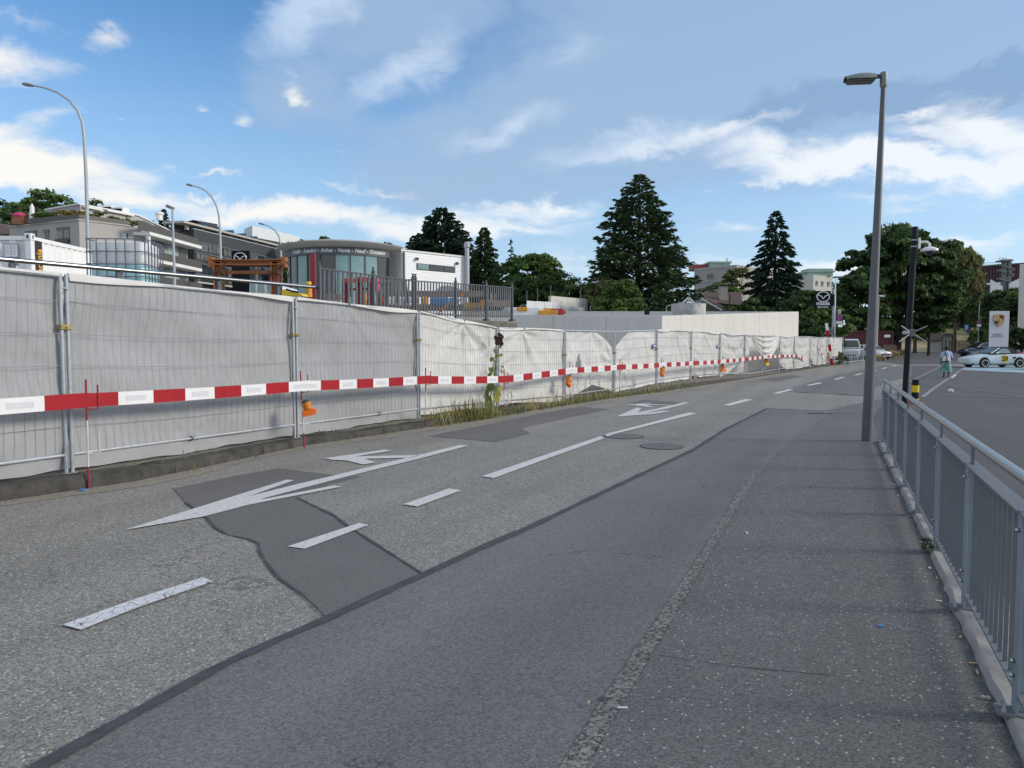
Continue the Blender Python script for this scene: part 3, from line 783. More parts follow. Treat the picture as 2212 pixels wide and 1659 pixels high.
for i, p in enumerate(fineK):
    t = (fineK[min(i + 1, len(fineK) - 1)] - fineK[max(i - 1, 0)]).normalized(); nl = V(-t.y, t.x, 0)
    zt = kerb_top(p); j = lambda s=.02: random.uniform(-s, s)
    vs += [p + V(0, 0, -.03), p + nl * (.01 + j(.008)) + V(0, 0, zt * .55 + j()), p + nl * (.03 + j(.015)) + V(0, 0, zt * .93 + j(.012)), p + nl * .12 + V(0, 0, zt + j(.012)), p + nl * .22 + V(0, 0, zt + j(.008))]
kerb = bpy.data.objects.new('kerb', None); COL.objects.link(kerb); structure(kerb)
s0 = 0
while s0 < len(fineK) - 2:
    s1 = min(s0 + random.choice((9, 9, 10)), len(fineK) - 1)
    ring = [[Vector(q) for q in vs[i * 5:i * 5 + 5]] for i in range(s0, s1 + 1)]
    g_ = (ring[1][0] - ring[0][0]).normalized() * .003
    dz = V(0, 0, random.uniform(-.008, .008)); back = V(-RN.x, -RN.y, 0) * random.uniform(-.008, .008)
    ring[0] = [q + g_ for q in ring[0]]; ring[-1] = [q - g_ for q in ring[-1]]
    mb = MB(); mb.add([q + dz + back for r_ in ring for q in r_] , [(i * 5 + k, (i + 1) * 5 + k, (i + 1) * 5 + k + 1, i * 5 + k + 1) for i in range(s1 - s0) for k in range(4)])
    n5 = len(mb.v)
    for e in (0, n5 - 5):
        mb.f.append((e, e + 1, e + 2, e + 3)); mb.m.append(0)
    mb.build('kerb_stone', M['kerb'], kerb, smooth=True)
    s0 = s1
mb = MB(); vs = []
for i, p in enumerate(fineK):
    t = (fineK[min(i + 1, len(fineK) - 1)] - fineK[max(i - 1, 0)]).normalized(); nl = V(-t.y, t.x, 0)
    zt = kerb_top(p)
    for q, dz in ((.2, -.005), (.6, .02), (1.2, .03), (2.2, .02)):
        vs.append(p + nl * q + V(0, 0, zt + dz + random.uniform(-.015, .015)))
mb.add(vs, [(i * 4 + k, (i + 1) * 4 + k, (i + 1) * 4 + k + 1, i * 4 + k + 1) for i in range(len(fineK) - 1) for k in range(3)])
structure(mb.build('verge', M['verge'], smooth=True))
# dust lying along the foot of the kerb
mb = MB(); vs = []
for i, p in enumerate(fineK):
    t = (fineK[min(i + 1, len(fineK) - 1)] - fineK[max(i - 1, 0)]).normalized(); nl = V(-t.y, t.x, 0)
    vs += [p + V(0, 0, .004), p - nl * (.30 + .22 * math.sin(i * .21) ** 2 + random.uniform(-.05, .05)) * (1 if p.y > 12 else .7) + V(0, 0, .004)]
mb.add(vs, [(2 * i, 2 * i + 1, 2 * i + 3, 2 * i + 2) for i in range(len(fineK) - 1)])
M['dust'] = asphalt('dusty road edge', (.27, .25, .215), 95, .4, .05, (.5, .47, .42), .14, ((1.06, 1, .9), (.98, 1, .98)), 0, .5)
structure(mb.build('road_edge', M['dust']))

# ------------------------------------------------------------------ railing on the right
r0, rv = V(5.77, 11.17, 0), V(-.527, -1.185, 0)
ru = rv.normalized(); rn = V(ru.y, -ru.x, 0)     # rn points to the pavement side (left)
if rn.x > 0: rn = -rn
# plinth: its left edge follows the pavement, slightly raised
pl = [G(x, y, .012) for x, y in walk_r]
mb = MB(); vs = []
fp = []
for a, b in zip(pl, pl[1:]):
    n = max(1, int((b - a).length / .1)); fp += [a.lerp(b, k / n) for k in range(n)]
for p in fp:
    s_ = (p - r0).dot(ru)
    e = r0 + ru * s_ - rn * .16
    j = random.uniform(-.012, .012)
    vs += [p + V(j, 0, -.02), p + V(j + .012, 0, .022 + random.uniform(-.006, .004)), p + V(j + .03, 0, .034), V(e.x, e.y, .036), V(e.x, e.y, -.02)]
mb.add(vs, [(i * 5 + k, (i + 1) * 5 + k, (i + 1) * 5 + k + 1, i * 5 + k + 1) for i in range(len(fp) - 1) for k in range(4)])
structure(mb.build('railing_plinth', M['kerbconc'], smooth=True))
t = thing('steel_railing', 'galvanised railing with a round stainless handrail beside the pavement', 'railing', r0)
NP = 11
pr = [r0 + rv * i for i in range(NP)]
ux = math.atan2(ru.y, ru.x)
M['galvpost'] = mat('bright galvanised post', (.27, .315, .36), .55, .1, .22, 7, .05, 50, .6)
for i, p in enumerate(pr):
    o = MB().box(p + rn * .022 + V(0, 0, .45), (.072, .012, .86), 0, ux).box(p + V(0, 0, .45), (.012, .05, .86), 0, ux).build('post', M['galvpost'], t, bevel=.003)
    o = MB().box(p + rn * .02 + V(0, 0, .046), (.09, .14, .018), 0, ux).build('base_plate', M['galvrail'], t, bevel=.003)
    for q in (-.02, .03):
        MB().lathe(p + rn * .065 + ru * q + V(0, 0, .052), [(.010, 0), (.010, .012), (.006, .013), (.006, .03)], 6).build('anchor_bolt', M['galv'], o)
    for z in (.20, .26, .80):
        MB().ball(p + rn * .036 + V(0, 0, z), (.011, .011, .011), 6, 4).build('bolt_head', M['stainless'], t)
    MB().bar(p + V(0, 0, .878), p + V(0, 0, .98), .012, .05, 0, ru).build('handrail_bracket', M['galvrail'], t)
a, b = pr[0] - ru * .05, pr[-1]
for i in range(NP - 1):
    MB().box((pr[i] + pr[i + 1]) / 2 + V(0, 0, .872), (rv.length - .012, .075, .010), 0, ux).build('top_rail', M['galvrail'], t)
    MB().box((pr[i] + pr[i + 1]) / 2 + V(0, 0, .128), (rv.length - .02, .045, .010), 0, ux).build('bottom_rail', M['galvrail'], t)
MB().tube([a + V(0, 0, 1.0), b + V(0, 0, 1.0)], .0245, 16).build('handrail', M['stainless'], t, smooth=True)
ob = None
for i in range(NP - 1):
    for k in range(1, 12):
        q = pr[i] + rv * (k / 12)
        if ob is None:
            ob = MB().box(V(0, 0, 0), (.011, .016, .76)).build('railing_bar', M['galvrail'])
            ob.parent = t; ob.location = q + V(0, 0, .495) - r0; ob.rotation_euler = (0, 0, ux)
        else:
            share('railing_bar', ob, t, q + V(0, 0, .495), (0, 0, ux))

# ------------------------------------------------------------------ lamp post, camera pole, bollard
b0 = G(1872, 953, .012); dlp = b0.y
tp = P(1908.5, 186, dlp)
t = thing('street_lamp', 'tall tapered grey street lamp standing at the pavement edge', 'street lamp', b0)
MB().lathe(b0, [(.079, 0), (.078, .4), (.074, 1.6)], 20, 0, (tp - b0)).build('lower_shaft', M['lamp'], t, smooth=True)
ax = (tp - b0).normalized(); Ls = (tp - b0).length
MB().lathe(b0, [(.074, 1.6), (.036, Ls)], 20, 0, ax).build('pole', M['lamp'], t, smooth=True)
hd = MB().lathe(tp - ax * .02, [(.036, -.01), (.050, .01), (.055, .03), (.055, .20), (.048, .23), (.02, .235)], 16).build('pole_cap', M['lamphead'], t, smooth=True)
lx = V(-1, .1, 0).normalized()
hb = tp + V(0, 0, .15)
MB().bar(hb + lx * .05, hb + lx * .14, .05, .05).build('arm', M['blackplastic'], t)
def lamp_head(o, L, wd, h, dirx):
    side = V(-dirx.y, dirx.x, 0)
    def sec(u, v):
        x = L * u
        ww = wd * (.62 + .38 * math.sin(math.pi * min(1, u * .75 + .22))) * .5
        hh = h * (.45 + .55 * math.sin(math.pi * (.28 + .62 * u)))
        th = math.pi * v
        return o + dirx * x + side * (math.cos(th) * ww) + V(0, 0, hh * math.sin(th) ** .7 if th not in (0, math.pi) else 0)
    m_ = MB().grid(sec, 14, 12)
    return m_
mh = lamp_head(hb + lx * .14 - V(0, 0, .055), .44, .24, .11, lx).build('head', M['lamphead'], t, smooth=True)
MB().box(hb + lx * .345 - V(0, 0, .072), (.38, .19, .034), 0, math.atan2(lx.y, lx.x)).build('lens', M['rust'] if False else mat('smoked lamp glass', (.09, .065, .055), .25, 0, .1, 8), t, bevel=.01)
MB().box(hb + lx * .34 - V(0, 0, .049), (.42, .225, .012), 0, math.atan2(lx.y, lx.x)).build('lens_frame', M['lamp'], t, bevel=.004)

D = 16.0
b0 = V(X(1955.5, D), D, .006); tp = P(1977, 490, D)
ax = (tp - b0).normalized()
t = thing('camera_pole', 'straight black pole with a clamp bracket behind the railing', 'pole', b0)
MB().lathe(b0, [(.062, 0), (.062, (tp - b0).length)], 18, 0, ax).build('shaft', M['black'], t, smooth=True)
MB().lathe(b0, [(.13, 0), (.13, .02)], 14).build('base_plate', M['black'], t)
for yy in (519, 533):
    q = P(1977, yy, D); q = b0 + ax * (q.z - b0.z) / ax.z
    MB().lathe(q, [(.066, -.012), (.066, .012)], 16, 0, ax).build('strap', M['galv'], t)
xc = P(1969, 719, D - .1)
for (qx, qy) in ((1947, 704), (2003.5, 704), (1942.6, 738), (1999, 737)):
    e = P(qx, qy, D - .25)
    MB().tube([xc + (e - xc) * .12, xc + (e - xc)], .011, 8).build('bracket_arm', M['galv'], t)
MB().box(xc, (.11, .10, .16)).build('clamp_box', M['lamp'], t, bevel=.01)
MB().lathe(xc + V(-.2, -.02, .0), [(.03, 0), (.045, .02), (.045, .11), (.03, .13)], 10, 0, (1, 0, 0)).build('clamp_knob', M['galv'], t)
q = P(1984, 526, D - .02)
t2 = thing('security_camera', 'white dome security camera on a bent arm high on the black pole', 'camera', q)
MB().box(q, (.05, .10, .24)).build('wall_plate', M['white_'], t2, bevel=.01)
e = P(2008, 530, D - .05)
MB().tube([q + V(.02, 0, .03), q + V(.12, -.01, .035), V(e.x - .05, e.y, q.z + .03), V(e.x, e.y, q.z - .02), V(e.x, e.y, q.z - .07)], .026, 10).build('arm', M['white_'], t2, smooth=True)
dc = V(e.x, e.y, P(2009, 541, D).z)
MB().lathe(dc, [(.05, .075), (.10, .06), (.172, .02), (.178, -.015), (.165, -.03)], 24).build('sun_shield', M['white_'], t2, smooth=True)
MB().ball(dc + V(0, 0, -.035), (.10, .10, .085), 16, 10).build('dome', M['carglass'], t2, smooth=True)

c = G(1976.5, 872, .008)
t = thing('flexible_bollard', 'slim black bollard with yellow bands and a red foot', 'bollard', c)
hgt = P(1976.5, 820.5, c.y).z
MB().lathe(c, [(.085, .035), (.085, hgt)], 16).build('tube', M['black'], t, smooth=True)
for z0, z1 in ((hgt - .33, hgt - .15), (hgt - .62, hgt - .5)):
    MB().lathe(c, [(.088, max(.1, z0)), (.088, z1)], 16).build('yellow_band', M['yellow'], t, smooth=True)
MB().lathe(c, [(.20, 0), (.19, .03), (.10, .06)], 16).build('foot', mat('faded red rubber', (.45, .07, .04), .7, 0, .2, 8), t, smooth=True)
# ------------------------------------------------------------------ mesh fence panels, white sheets, barrier boards
FN = RN.copy()
BLU = M['bluesign']
panel_lab = ['wire mesh fence panel at the near end, cut by the left border of the photograph', 'wire mesh fence panel below the white container and water tank', 'wire mesh fence panel below the rusty orange frame', 'wire mesh fence panel whose right post carries the hollyhock',
             'wire mesh fence panel just beyond the hollyhock with grass at its foot', 'wire mesh fence panel behind the torn slit in the fabric', 'wire mesh fence panel beyond the sagging dip in the fabric', 'wire mesh fence panel between the two hanging blue fence signs',
             'wire mesh fence panel carrying the blue sign before the draped fabric', 'short wire mesh fence panel with crumpled fabric before the open section', 'open wire mesh fence panel left of the big drooping swag', 'open wire mesh fence panel right under the big drooping swag',
             'wire mesh fence panel where the row of barrier boards stops', 'wire mesh fence panel behind the sloping barrier board', 'narrow wire mesh fence panel beside the tripod lamp', 'far wire mesh fence panel next to the leaning warning beacon', 'last wire mesh fence panel, ending before the white van']
NPAN = len(POST) - 1
def panel(i):
    A, B = POST[i].copy(), POST[i + 1].copy()
    zA, zB = TOP[i], TOP[i + 1]
    if i == 3: pass
    d = B - A; L = V(d.x, d.y, 0).length; u = V(d.x, d.y, 0).normalized(); n = V(u.y, -u.x, 0)
    A = A + u * .035; B = B - u * .035
    t = thing('mesh_fence', panel_lab[i], 'fence panel', A, 'wire mesh fence panels along the road')
    near = i < 6
    r = .021
    for q, zt in ((A, zA), (B, zB)):
        MB().tube([q, V(q.x, q.y, zt)], r, 10 if near else 6).build('post', M['galv'], t, smooth=True)
        MB().lathe(V(q.x, q.y, q.z), [(.05, -.02), (.05, .006)], 8).build('post_foot', M['kerbconc'], t)
    ab, bb = A + V(0, 0, .20), B + V(0, 0, .20)
    at, bt = V(A.x, A.y, zA - .02), V(B.x, B.y, zB - .02)
    MB().tube([at, bt], r * .95, 8).build('top_tube', M['galv'], t, smooth=True)
    MB().tube([ab, bb], r * .8, 8).build('bottom_tube', M['galv'], t, smooth=True)
    mb = MB(); nw = int(L / .105)
    wr = .0020 if near else .0026
    for k in range(1, nw):
        f = k / nw; a = ab.lerp(bb, f); b = at.lerp(bt, f)
        j = n * random.uniform(-.004, .006)
        mid = (a + b) / 2 + j * 1.5 + u * random.uniform(-.006, .006)
        mb.tube([a, mid, b], wr, 4, 0, False)
    o = mb.build('vertical_wires', M['wire'], t, recalc=False); stuff(o)
    for f in (.16, .33, .50, .68, .86):
        pts = []
        for k in range(13):
            g = k / 12; a = ab.lerp(at, f); b = bb.lerp(bt, f)
            pts.append(a.lerp(b, g) + n * (.004 + random.uniform(-.003, .006)) + V(0, 0, -.025 * math.sin(g * math.pi) * (1 if i % 2 else .3) + random.uniform(-.004, .004)))
        MB().tube(pts, wr * 1.5, 4, 0, False).build('cross_wire', M['wire'], t, recalc=False)
    if i < NPAN - 1:
        c = V(POST[i + 1].x, POST[i + 1].y, POST[i + 1].z + (TOP[i + 1] - POST[i + 1].z) * (.735 if i < 3 else .66))
        ang = math.atan2(u.y, u.x)
        o = MB().box(c, (.13, .066, .058), 0, ang).build('clamp', M['brass'], t, bevel=.008)
        MB().lathe(c + n * .03, [(.013, 0), (.013, .018), (.008, .02)], 6, 0, n).build('clamp_bolt', M['brass'], o)
        h = c + V(0, 0, .42)
        MB().tube([V(c.x, c.y, h.z) - u * .035 + n * .02, V(c.x, c.y, h.z) + n * .03, V(c.x, c.y, h.z - .02) + u * .035 + n * .02], .008, 6).build('hook', M['galv'], t)
    return t
PANELS = [panel(i) for i in range(NPAN)]

def noise1(x, s=0.0):
    return math.sin(x * 1.7 + s) * .5 + math.sin(x * 3.9 + s * 2.3) * .3 + math.sin(x * 8.3 + s * .7) * .2
sheet_lab = ['grey white fabric sheet on the nearest fence panel at the left border', 'long grey white fabric sheet in front of the container, black tie at its foot', 'smooth grey white fabric sheet under the rusty frame, tied at its top edge', 'white fabric sheet with slanting folds ending at the hollyhock',
             'white fabric sheet right of the hollyhock, grass growing against it', 'white fabric sheet with a torn slit and a sagging right top corner', 'white fabric sheet whose left top corner sags below the rail', 'bright fabric sheet with crossed diagonal creases and lamp before it',
             'bright fabric sheet ending in a loose torn corner at the kerb', 'crumpled fabric sheet hanging in horizontal rolls', 'small fabric sheet left hanging beside the drooping swag', 'big drooping fabric swag gathered over the fence rail',
             'pleated fabric sheet hanging loose behind the sloping board', 'narrow twisted fabric sheet between two far posts', 'loose fabric sheet with a hanging tip above the tripod lamp', 'fabric sheet hanging behind the leaning beacon', 'pale fabric square on the last fence panel before the white van']
def fabric_sheet(i):
    A, B = POST[i], POST[i + 1]
    d = B - A; L = V(d.x, d.y, 0).length; u = V(d.x, d.y, 0).normalized(); n = V(u.y, -u.x, 0)
    nu, nv = (110, 64) if i < 5 else (64, 44)
    pins = {0: [(.5, .96, .4), (.98, .6, .3)], 1: [(.0, .98, .5), (.45, .13, .5), (.95, .2, .3)], 2: [(.38, .97, .8), (.7, .12, .6), (.98, .9, .5)], 3: [(.52, .97, 2.2), (.9, .7, 1.2), (.75, .1, .5)],
            4: [(.35, .97, 1.6), (.08, .1, 1.4), (.02, .5, 1.3)], 5: [(.5, .97, 1.8), (.98, .66, 1.8), (.2, .6, .6)], 6: [(.02, .62, 1.8), (.62, .97, 1.2), (.3, .1, 1.2)], 7: [(.55, .97, 1.8), (.1, .5, 1.0), (.98, .2, 1.0)],
            8: [(.45, .97, 1.8), (.02, .62, 1.2), (.9, .05, 1.6)]}.get(i, [(.05, .96, 1.5), (.95, .96, 1.5)])
    zbA, zbB, ztA, ztB = A.z, B.z, TOP[i], TOP[i + 1]
    far = i >= 9
    def topdip(s):
        dip = .012 + .012 * math.sin(s * 9 + i)
        if i == 5: dip += .55 * max(0, (s - .52) / .48) ** 1.5
        if i == 6: dip += .55 * max(0, (.42 - s) / .42) ** 1.5
        if i == 11: dip += 0
        if far: dip += .05 * (math.sin(s * math.pi) ** 2)
        return dip
    def botlift(s):
        b = .07 + .02 * noise1(s * 6, i)
        if i < 3: b = .03 + .02 * noise1(s * 5, i)
        if i == 4: b = .05 + .14 * max(0, .5 - abs(s - .25))
        if i == 5: b = .10 + .30 * max(0, 1 - abs(s - .55) / .45)
        if i == 8: b = .06 + .20 * max(0, 1 - abs(s - .15) / .18) + .1 * s
        if i == 12: b = .12 + .45 * max(0, 1 - s / .5)
        if i == 14: b = .1 + .5 * max(0, 1 - abs(s - .2) / .4)
        if i == 16: b = .55
        return b
    def disp(s, v):
        x, z = s * L, v * 2.1
        q = .016 * noise1(x * 1.1 + z * .8, i * 1.3) + .010 * noise1(x * 2.7 - z * 2.1, i * 2.1) + .006 * noise1(x * 6 + z * 5, i)
        for (ps, pv, a) in pins:
            dx, dz = (s - ps) * L, (v - pv) * 2.1
            r_ = math.hypot(dx, dz) + 1e-5; an = math.atan2(dz, dx)
            rid = math.sin(an * 6 + ps * 9 + i) * .7 + math.sin(an * 13 + i * 2.0) * .3
            q += (.022 if i < 3 else .040) * a * rid * math.exp(-r_ / 1.3) * min(1, r_ / .18)
        if i < 3:      # soft horizontal billow
            q += .035 * math.sin(z * 2.9 + .9 + noise1(x * .8, i) * .9) + .014 * math.sin(z * 6.5 + x * 1.3 + i)
        if 9 <= i <= 10 or i in (12, 13, 14, 15):
            w = math.sin(s * math.pi)
            q += .05 * w * math.sin((1 - v) * 20 - 3.0 * w) * (1.0 if v > .35 else .5) + .03 * noise1(s * 9 + v * 6, i)
        return q
    def fn(s, v):
        zb = zbA * (1 - s) + zbB * s + botlift(s); zt = ztA * (1 - s) + ztB * s - topdip(s)
        p = A.lerp(B, s)
        z = zb + (zt - zb) * v
        if i == 14: z = zb + (zt - zb) * v
        off = -.040 + disp(s, v) * (1 if v < .97 else .4)
        off = min(off, -.008)
        return V(p.x, p.y, 0) + n * off + V(0, 0, z)
    mb = MB()
    tear = None
    if i == 5: tear = lambda s, v: abs(s - .265) < .055 * max(0, min(1, (.66 - v) / .2)) * (1 if .42 < v < .66 else 0)
    if i in (10,):      # small piece covering the left third only
        fn0 = fn
        fn = lambda s, v: fn0(s * .42 * (.5 + .5 * v), .45 + .55 * v)
    if i == 9:
        fn1 = fn
        fn = lambda s, v: fn1(s, v + (1 - v) * .44 * max(0, (s - .1) / .9) ** 1.2)
    if i == 16:
        fn2 = fn
        fn = lambda s, v: fn2(s * .95, v)
    if i == 11:
        def fn(s, v):
            # swag: hangs from both posts, its folds are near-catenary rolls
            sag = 1.15 * math.sin(math.pi * min(1, max(0, s * 1.0))) ** .8
            p = A.lerp(B, -.62 + 1.62 * s)
            zt = ztA * (1 - s) + ztB * s
            drop = (1 - v) * (sag + .02) + .03 * math.sin(s * 5)
            fold = .07 * math.sin(v * 24 + math.sin(s * 3) * 1.2) * math.sin(math.pi * s) ** .6
            return V(p.x, p.y, 0) + n * (-.01 + fold + .05 * math.sin(math.pi * s) * (1 - v)) + V(0, 0, zt + .01 - drop)
    vs = [fn(a / nu, b / nv) for b in range(nv + 1) for a in range(nu + 1)]
    w = nu + 1
    fs = []
    for b in range(nv):
        for a in range(nu):
            if tear and tear((a + .5) / nu, (b + .5) / nv): continue
            fs.append((b * w + a, b * w + a + 1, (b + 1) * w + a + 1, (b + 1) * w + a))
    mb.add(vs, fs)
    o = mb.build('fabric_sheet', M['fabric'] if i < 3 else M['fabricbright'], None, smooth=True, recalc=False, angle=180)  # near sheets get the cloth with shade in its colour
    tag(o, sheet_lab[i], 'fabric sheet', 'white fabric sheets hung on the fence')
    # lip folded over the top tube
    if i < 10 and i not in (5, 6) or i in (12,):
        m2 = MB()
        def lip(s, v):
            p = A.lerp(B, .015 + .97 * s); zt = ztA * (1 - s) + ztB * s
            th = math.pi * (1.0 - 1.0 * v)
            hang = (.0 + .05 * abs(math.sin(s * math.pi + .4 + i)) ** 3) * max(0, v - .72) / .28
            rr = .024 + .006 * math.sin(s * 7 + i)
            return V(p.x, p.y, 0) + n * (math.cos(th) * rr + .004 * math.sin(s * 30)) + V(0, 0, zt - .02 + math.sin(th) * rr * 1.2 - hang)
        m2.grid(lip, 50, 10)
        m2.build('folded_edge', M['fabricbright'], o, smooth=True, recalc=False, angle=180)
    return o
SHEETS = [fabric_sheet(i) for i in range(NPAN)]
# black ties
for (i, s, z) in ((1, .45, .2), (2, .62, .2), (0, .55, .2), (2, .38, 'top'), (3, .52, 'top'), (4, .35, 'top')):
    A, B = POST[i], POST[i + 1]; p = A.lerp(B, s)
    zz = (TOP[i] * (1 - s) + TOP[i + 1] * s - .02) if z == 'top' else p.z + z
    u = (B - A).normalized(); n = V(u.y, -u.x, 0)
    c = V(p.x, p.y, zz)
    MB().tube([c + n * math.cos(a) * .03 + V(0, 0, math.sin(a) * .03) for a in np.linspace(0, 6.28, 13)], .006, 5).tube([c + n * .03, c + n * .05 + V(0, 0, .03) + u * .02], .004, 4).build('cable_tie', M['blackplastic'], PANELS[i])
# blue plates on the fence
for (px, py, i, lb) in ((1410, 748, 6, 'left'), (1549, 748, 8, 'mid'), (1650.5, 748.5, 10, 'right')):
    s = (px - FP[i - 1][0]) / (FP[i][0] - FP[i - 1][0])
    A, B = POST[i], POST[i + 1]; p = A.lerp(B, s); u = (B - A).normalized(); n = V(u.y, -u.x, 0)
    z = P(px, py, p.y).z; c = V(p.x, p.y, z) + n * .03
    lab = {'left': 'small blue name plate wired to the fence above the grass', 'mid': 'small blue name plate at the right end of the smooth bright fabric', 'right': 'small blue name plate beside the drooping fabric swag'}[lb]
    t = thing('fence_sign', lab, 'sign', c, 'blue name plates on the fence')
    MB().bar(c - u * .14, c + u * .14, .008, .16, 0).build('plate', BLU, t)
    MB().bar(c - u * .10 + n * .006 + V(0, 0, .025), c + u * .10 + n * .006 + V(0, 0, .025), .004, .05, 0).build('white_band', M['boardwhite'], t)
    MB().bar(c - u * .06 + n * .006 - V(0, 0, .045), c + u * .06 + n * .006 - V(0, 0, .045), .004, .02, 0).build('white_line', M['boardwhite'], t)

# rods that carry the boards: (foot px, foot py, board centre y, board half height, ends with)
RODS = [(192, 1056, 864, 16, 'r'), (657.5, 970, 833, 11, 'w'), (919, 924, 820, 8.2, 'r'), (1089, 895, 819.3, 6.8, 'r'), (1231.5, 871.5, 799.8, 6.0, 'w'), (1338.7, 857, 792.8, 4.9, 'r'),
        (1428.5, 846, 788, 4.2, 'w'), (1501, 833.5, 784, 3.9, 'r'), (1559.5, 825, 780.3, 3.7, 'w'), (1610, 818, 775.5, 3.5, 'r'), (1651, 811, 770.7, 3.2, 'w'), (1687, 805.6, 768.8, 2.9, 'r'), (1718.5, 801, 768, 2.7, 'r')]
rod_lab = ['red and white marker rod nearest the camera, with a white hook', 'marker rod carrying the nearest orange lamp', 'marker rod at the bright end of the grey fabric, left of the hollyhock', 'marker rod right beside the yellowing hollyhock leaves',
           'marker rod with the tilted orange lamp beside the torn fabric', 'bare marker rod below the sagging fabric corner', 'marker rod with the orange lamp on the grassy kerb', 'bare marker rod between two lamps on the high kerb', 'marker rod with an orange lamp at the end of the kerb',
           'bare marker rod at the double fence post', 'marker rod with the yellow lamp below the fabric swag', 'bare marker rod under the right half of the swag', 'last marker rod, where the sloping board starts']
rodp = []
for k, (px, py, by, bh, e) in enumerate(RODS):
    f = G(px, py, 0); zc = P(px, by, f.y).z
    rodp.append((f, zc))
    A, B = (POST[1], POST[2])
    j = min(range(len(RODS)), key=lambda q: abs(q - k))
    t = thing('marker_rod', rod_lab[k], 'marker rod', f, 'red and white rods carrying the barrier boards')
    lean = V(random.uniform(-.02, .02), 0, 0) + (V(-.035, 0, 0) if k == 1 else V(0, 0, 0))
    top = f + V(0, 0, zc + .22) + lean * 1.2
    at = lambda z: f + (top - f) * (z / (zc + .22))
    r = .011 if k < 5 else .012
    MB().tube([at(0), at(.24)], r, 8).build('red_foot', M['reddull'], t)
    MB().tube([at(.24), at(zc - .22)], r, 8).build('white_shaft', M['rodwhite'], t)
    MB().tube([at(zc - .22), at(zc + .22)], r, 8).build('red_shaft', M['reddull'], t)
    u = RU; sd_ = RN * .045 + u * .10
    MB().tube([at(zc - .10), at(zc - .10) + sd_, at(zc + .16) + sd_], .009, 6).build('fork', M['reddull'], t)
    MB().tube([at(zc - .58), at(zc - .58) + sd_, at(zc - .32) + sd_], .010, 6).build('hook', M['rodwhite'], t)
# boards: alternately red and white along their length
board_lab = ['red and white barrier board entering at the left border', 'red and white barrier board in front of the long grey fabric', 'red and white barrier board ending at the bright fabric', 'level red and white barrier board passing the hollyhock', 'rising red and white barrier board right of the hollyhock',
             'red and white barrier board before the torn fabric', 'red and white barrier board below the sagging corner', 'red and white barrier board above the grassy kerb, right of its lamp', 'red and white barrier board above the last stretch of kerb', 'red and white barrier board across the double fence post',
             'red and white barrier board over the open mesh with grey shadow', 'red and white barrier board between the yellow lamp and the bare rod', 'last level red and white barrier board under the swag']
def board(a, b, hgt, first, nseg, lab, k, group='red and white boards along the fence'):
    """a plank from a to b (centre line), painted in nseg bands"""
    t = thing('barrier_board', lab, 'barrier board', a, group)
    d = (b - a); u = d.normalized(); n = V(u.y, -u.x, 0).normalized(); up = n.cross(u) * -1
    if up.z < 0: up = -up
    mb = MB(); ofs = .03 + .004 * (k % 3)
    a, b = a + n * ofs, b + n * ofs
    for q in range(nseg):
        p0, p1 = a + d * (q / nseg), a + d * ((q + 1) / nseg)
        sag0, sag1 = -.012 * math.sin(math.pi * q / nseg), -.012 * math.sin(math.pi * (q + 1) / nseg)
        p0, p1 = p0 + up * sag0, p1 + up * sag1
        red = (q % 2 == 0) == (first == 'r')
        vs = []
        for p in (p0, p1):
            for s1, s2 in ((-.5, -.5), (.5, -.5), (.5, .5), (-.5, .5)):
                vs.append(p + n * (s1 * .022) + up * (s2 * hgt))
        fs = [(0, 4, 5, 1), (1, 5, 6, 2), (2, 6, 7, 3), (3, 7, 4, 0)]
        if q == 0: fs.append((0, 1, 2, 3))
        if q == nseg - 1: fs.append((7, 6, 5, 4))
        mb.add(vs, fs, 0 if red else 1)
        if not red:
            c = (p0 + p1) / 2 + n * .013; hl = (p1 - p0).length * .28
            MB().bar(c - u * hl, c + u * hl, .003, hgt * .38, 0, up).build('reflective_patch', M['reflect'], t)
    mb.build('plank', [M['red'], M['boardwhite']], t)
    return t
f0, z0 = rodp[0]; f1, z1 = rodp[1]
ext = f0 - (f1 - f0).normalized() * 3.7
hs = [2 * RODS[k][3] / FOC * rodp[k][0].y for k in range(13)]
HB = .148
board(V(ext.x, ext.y, z0 + .02), V(f0.x, f0.y, z0), HB * 1.05, 'w', 8, board_lab[0], 1)
for k in range(12):
    (a, za), (b, zb) = rodp[k], rodp[k + 1]
    ea, eb = RODS[k][4], RODS[k + 1][4]
    ns = 7 if ea == eb else 8
    u = (b - a).normalized() * .12
    board(V(a.x, a.y, za) - u * .8, V(b.x, b.y, zb) + u * .8, HB, ea, ns, board_lab[k + 1], k)
e = G(1750.5, 794, .03)
board(V(rodp[12][0].x, rodp[12][0].y, rodp[12][1]) + V(.15, 0, 0), e + V(0, 0, .05), HB, 'w', 7, 'sloping red and white barrier board resting on the road edge', 4)
e2 = P(1777, 772, 50.5); e1 = P(1766.5, 747, 49.2)
board(e1, e2, .15, 'w', 5, 'steep red and white strip hanging beside the tripod lamp', 2)
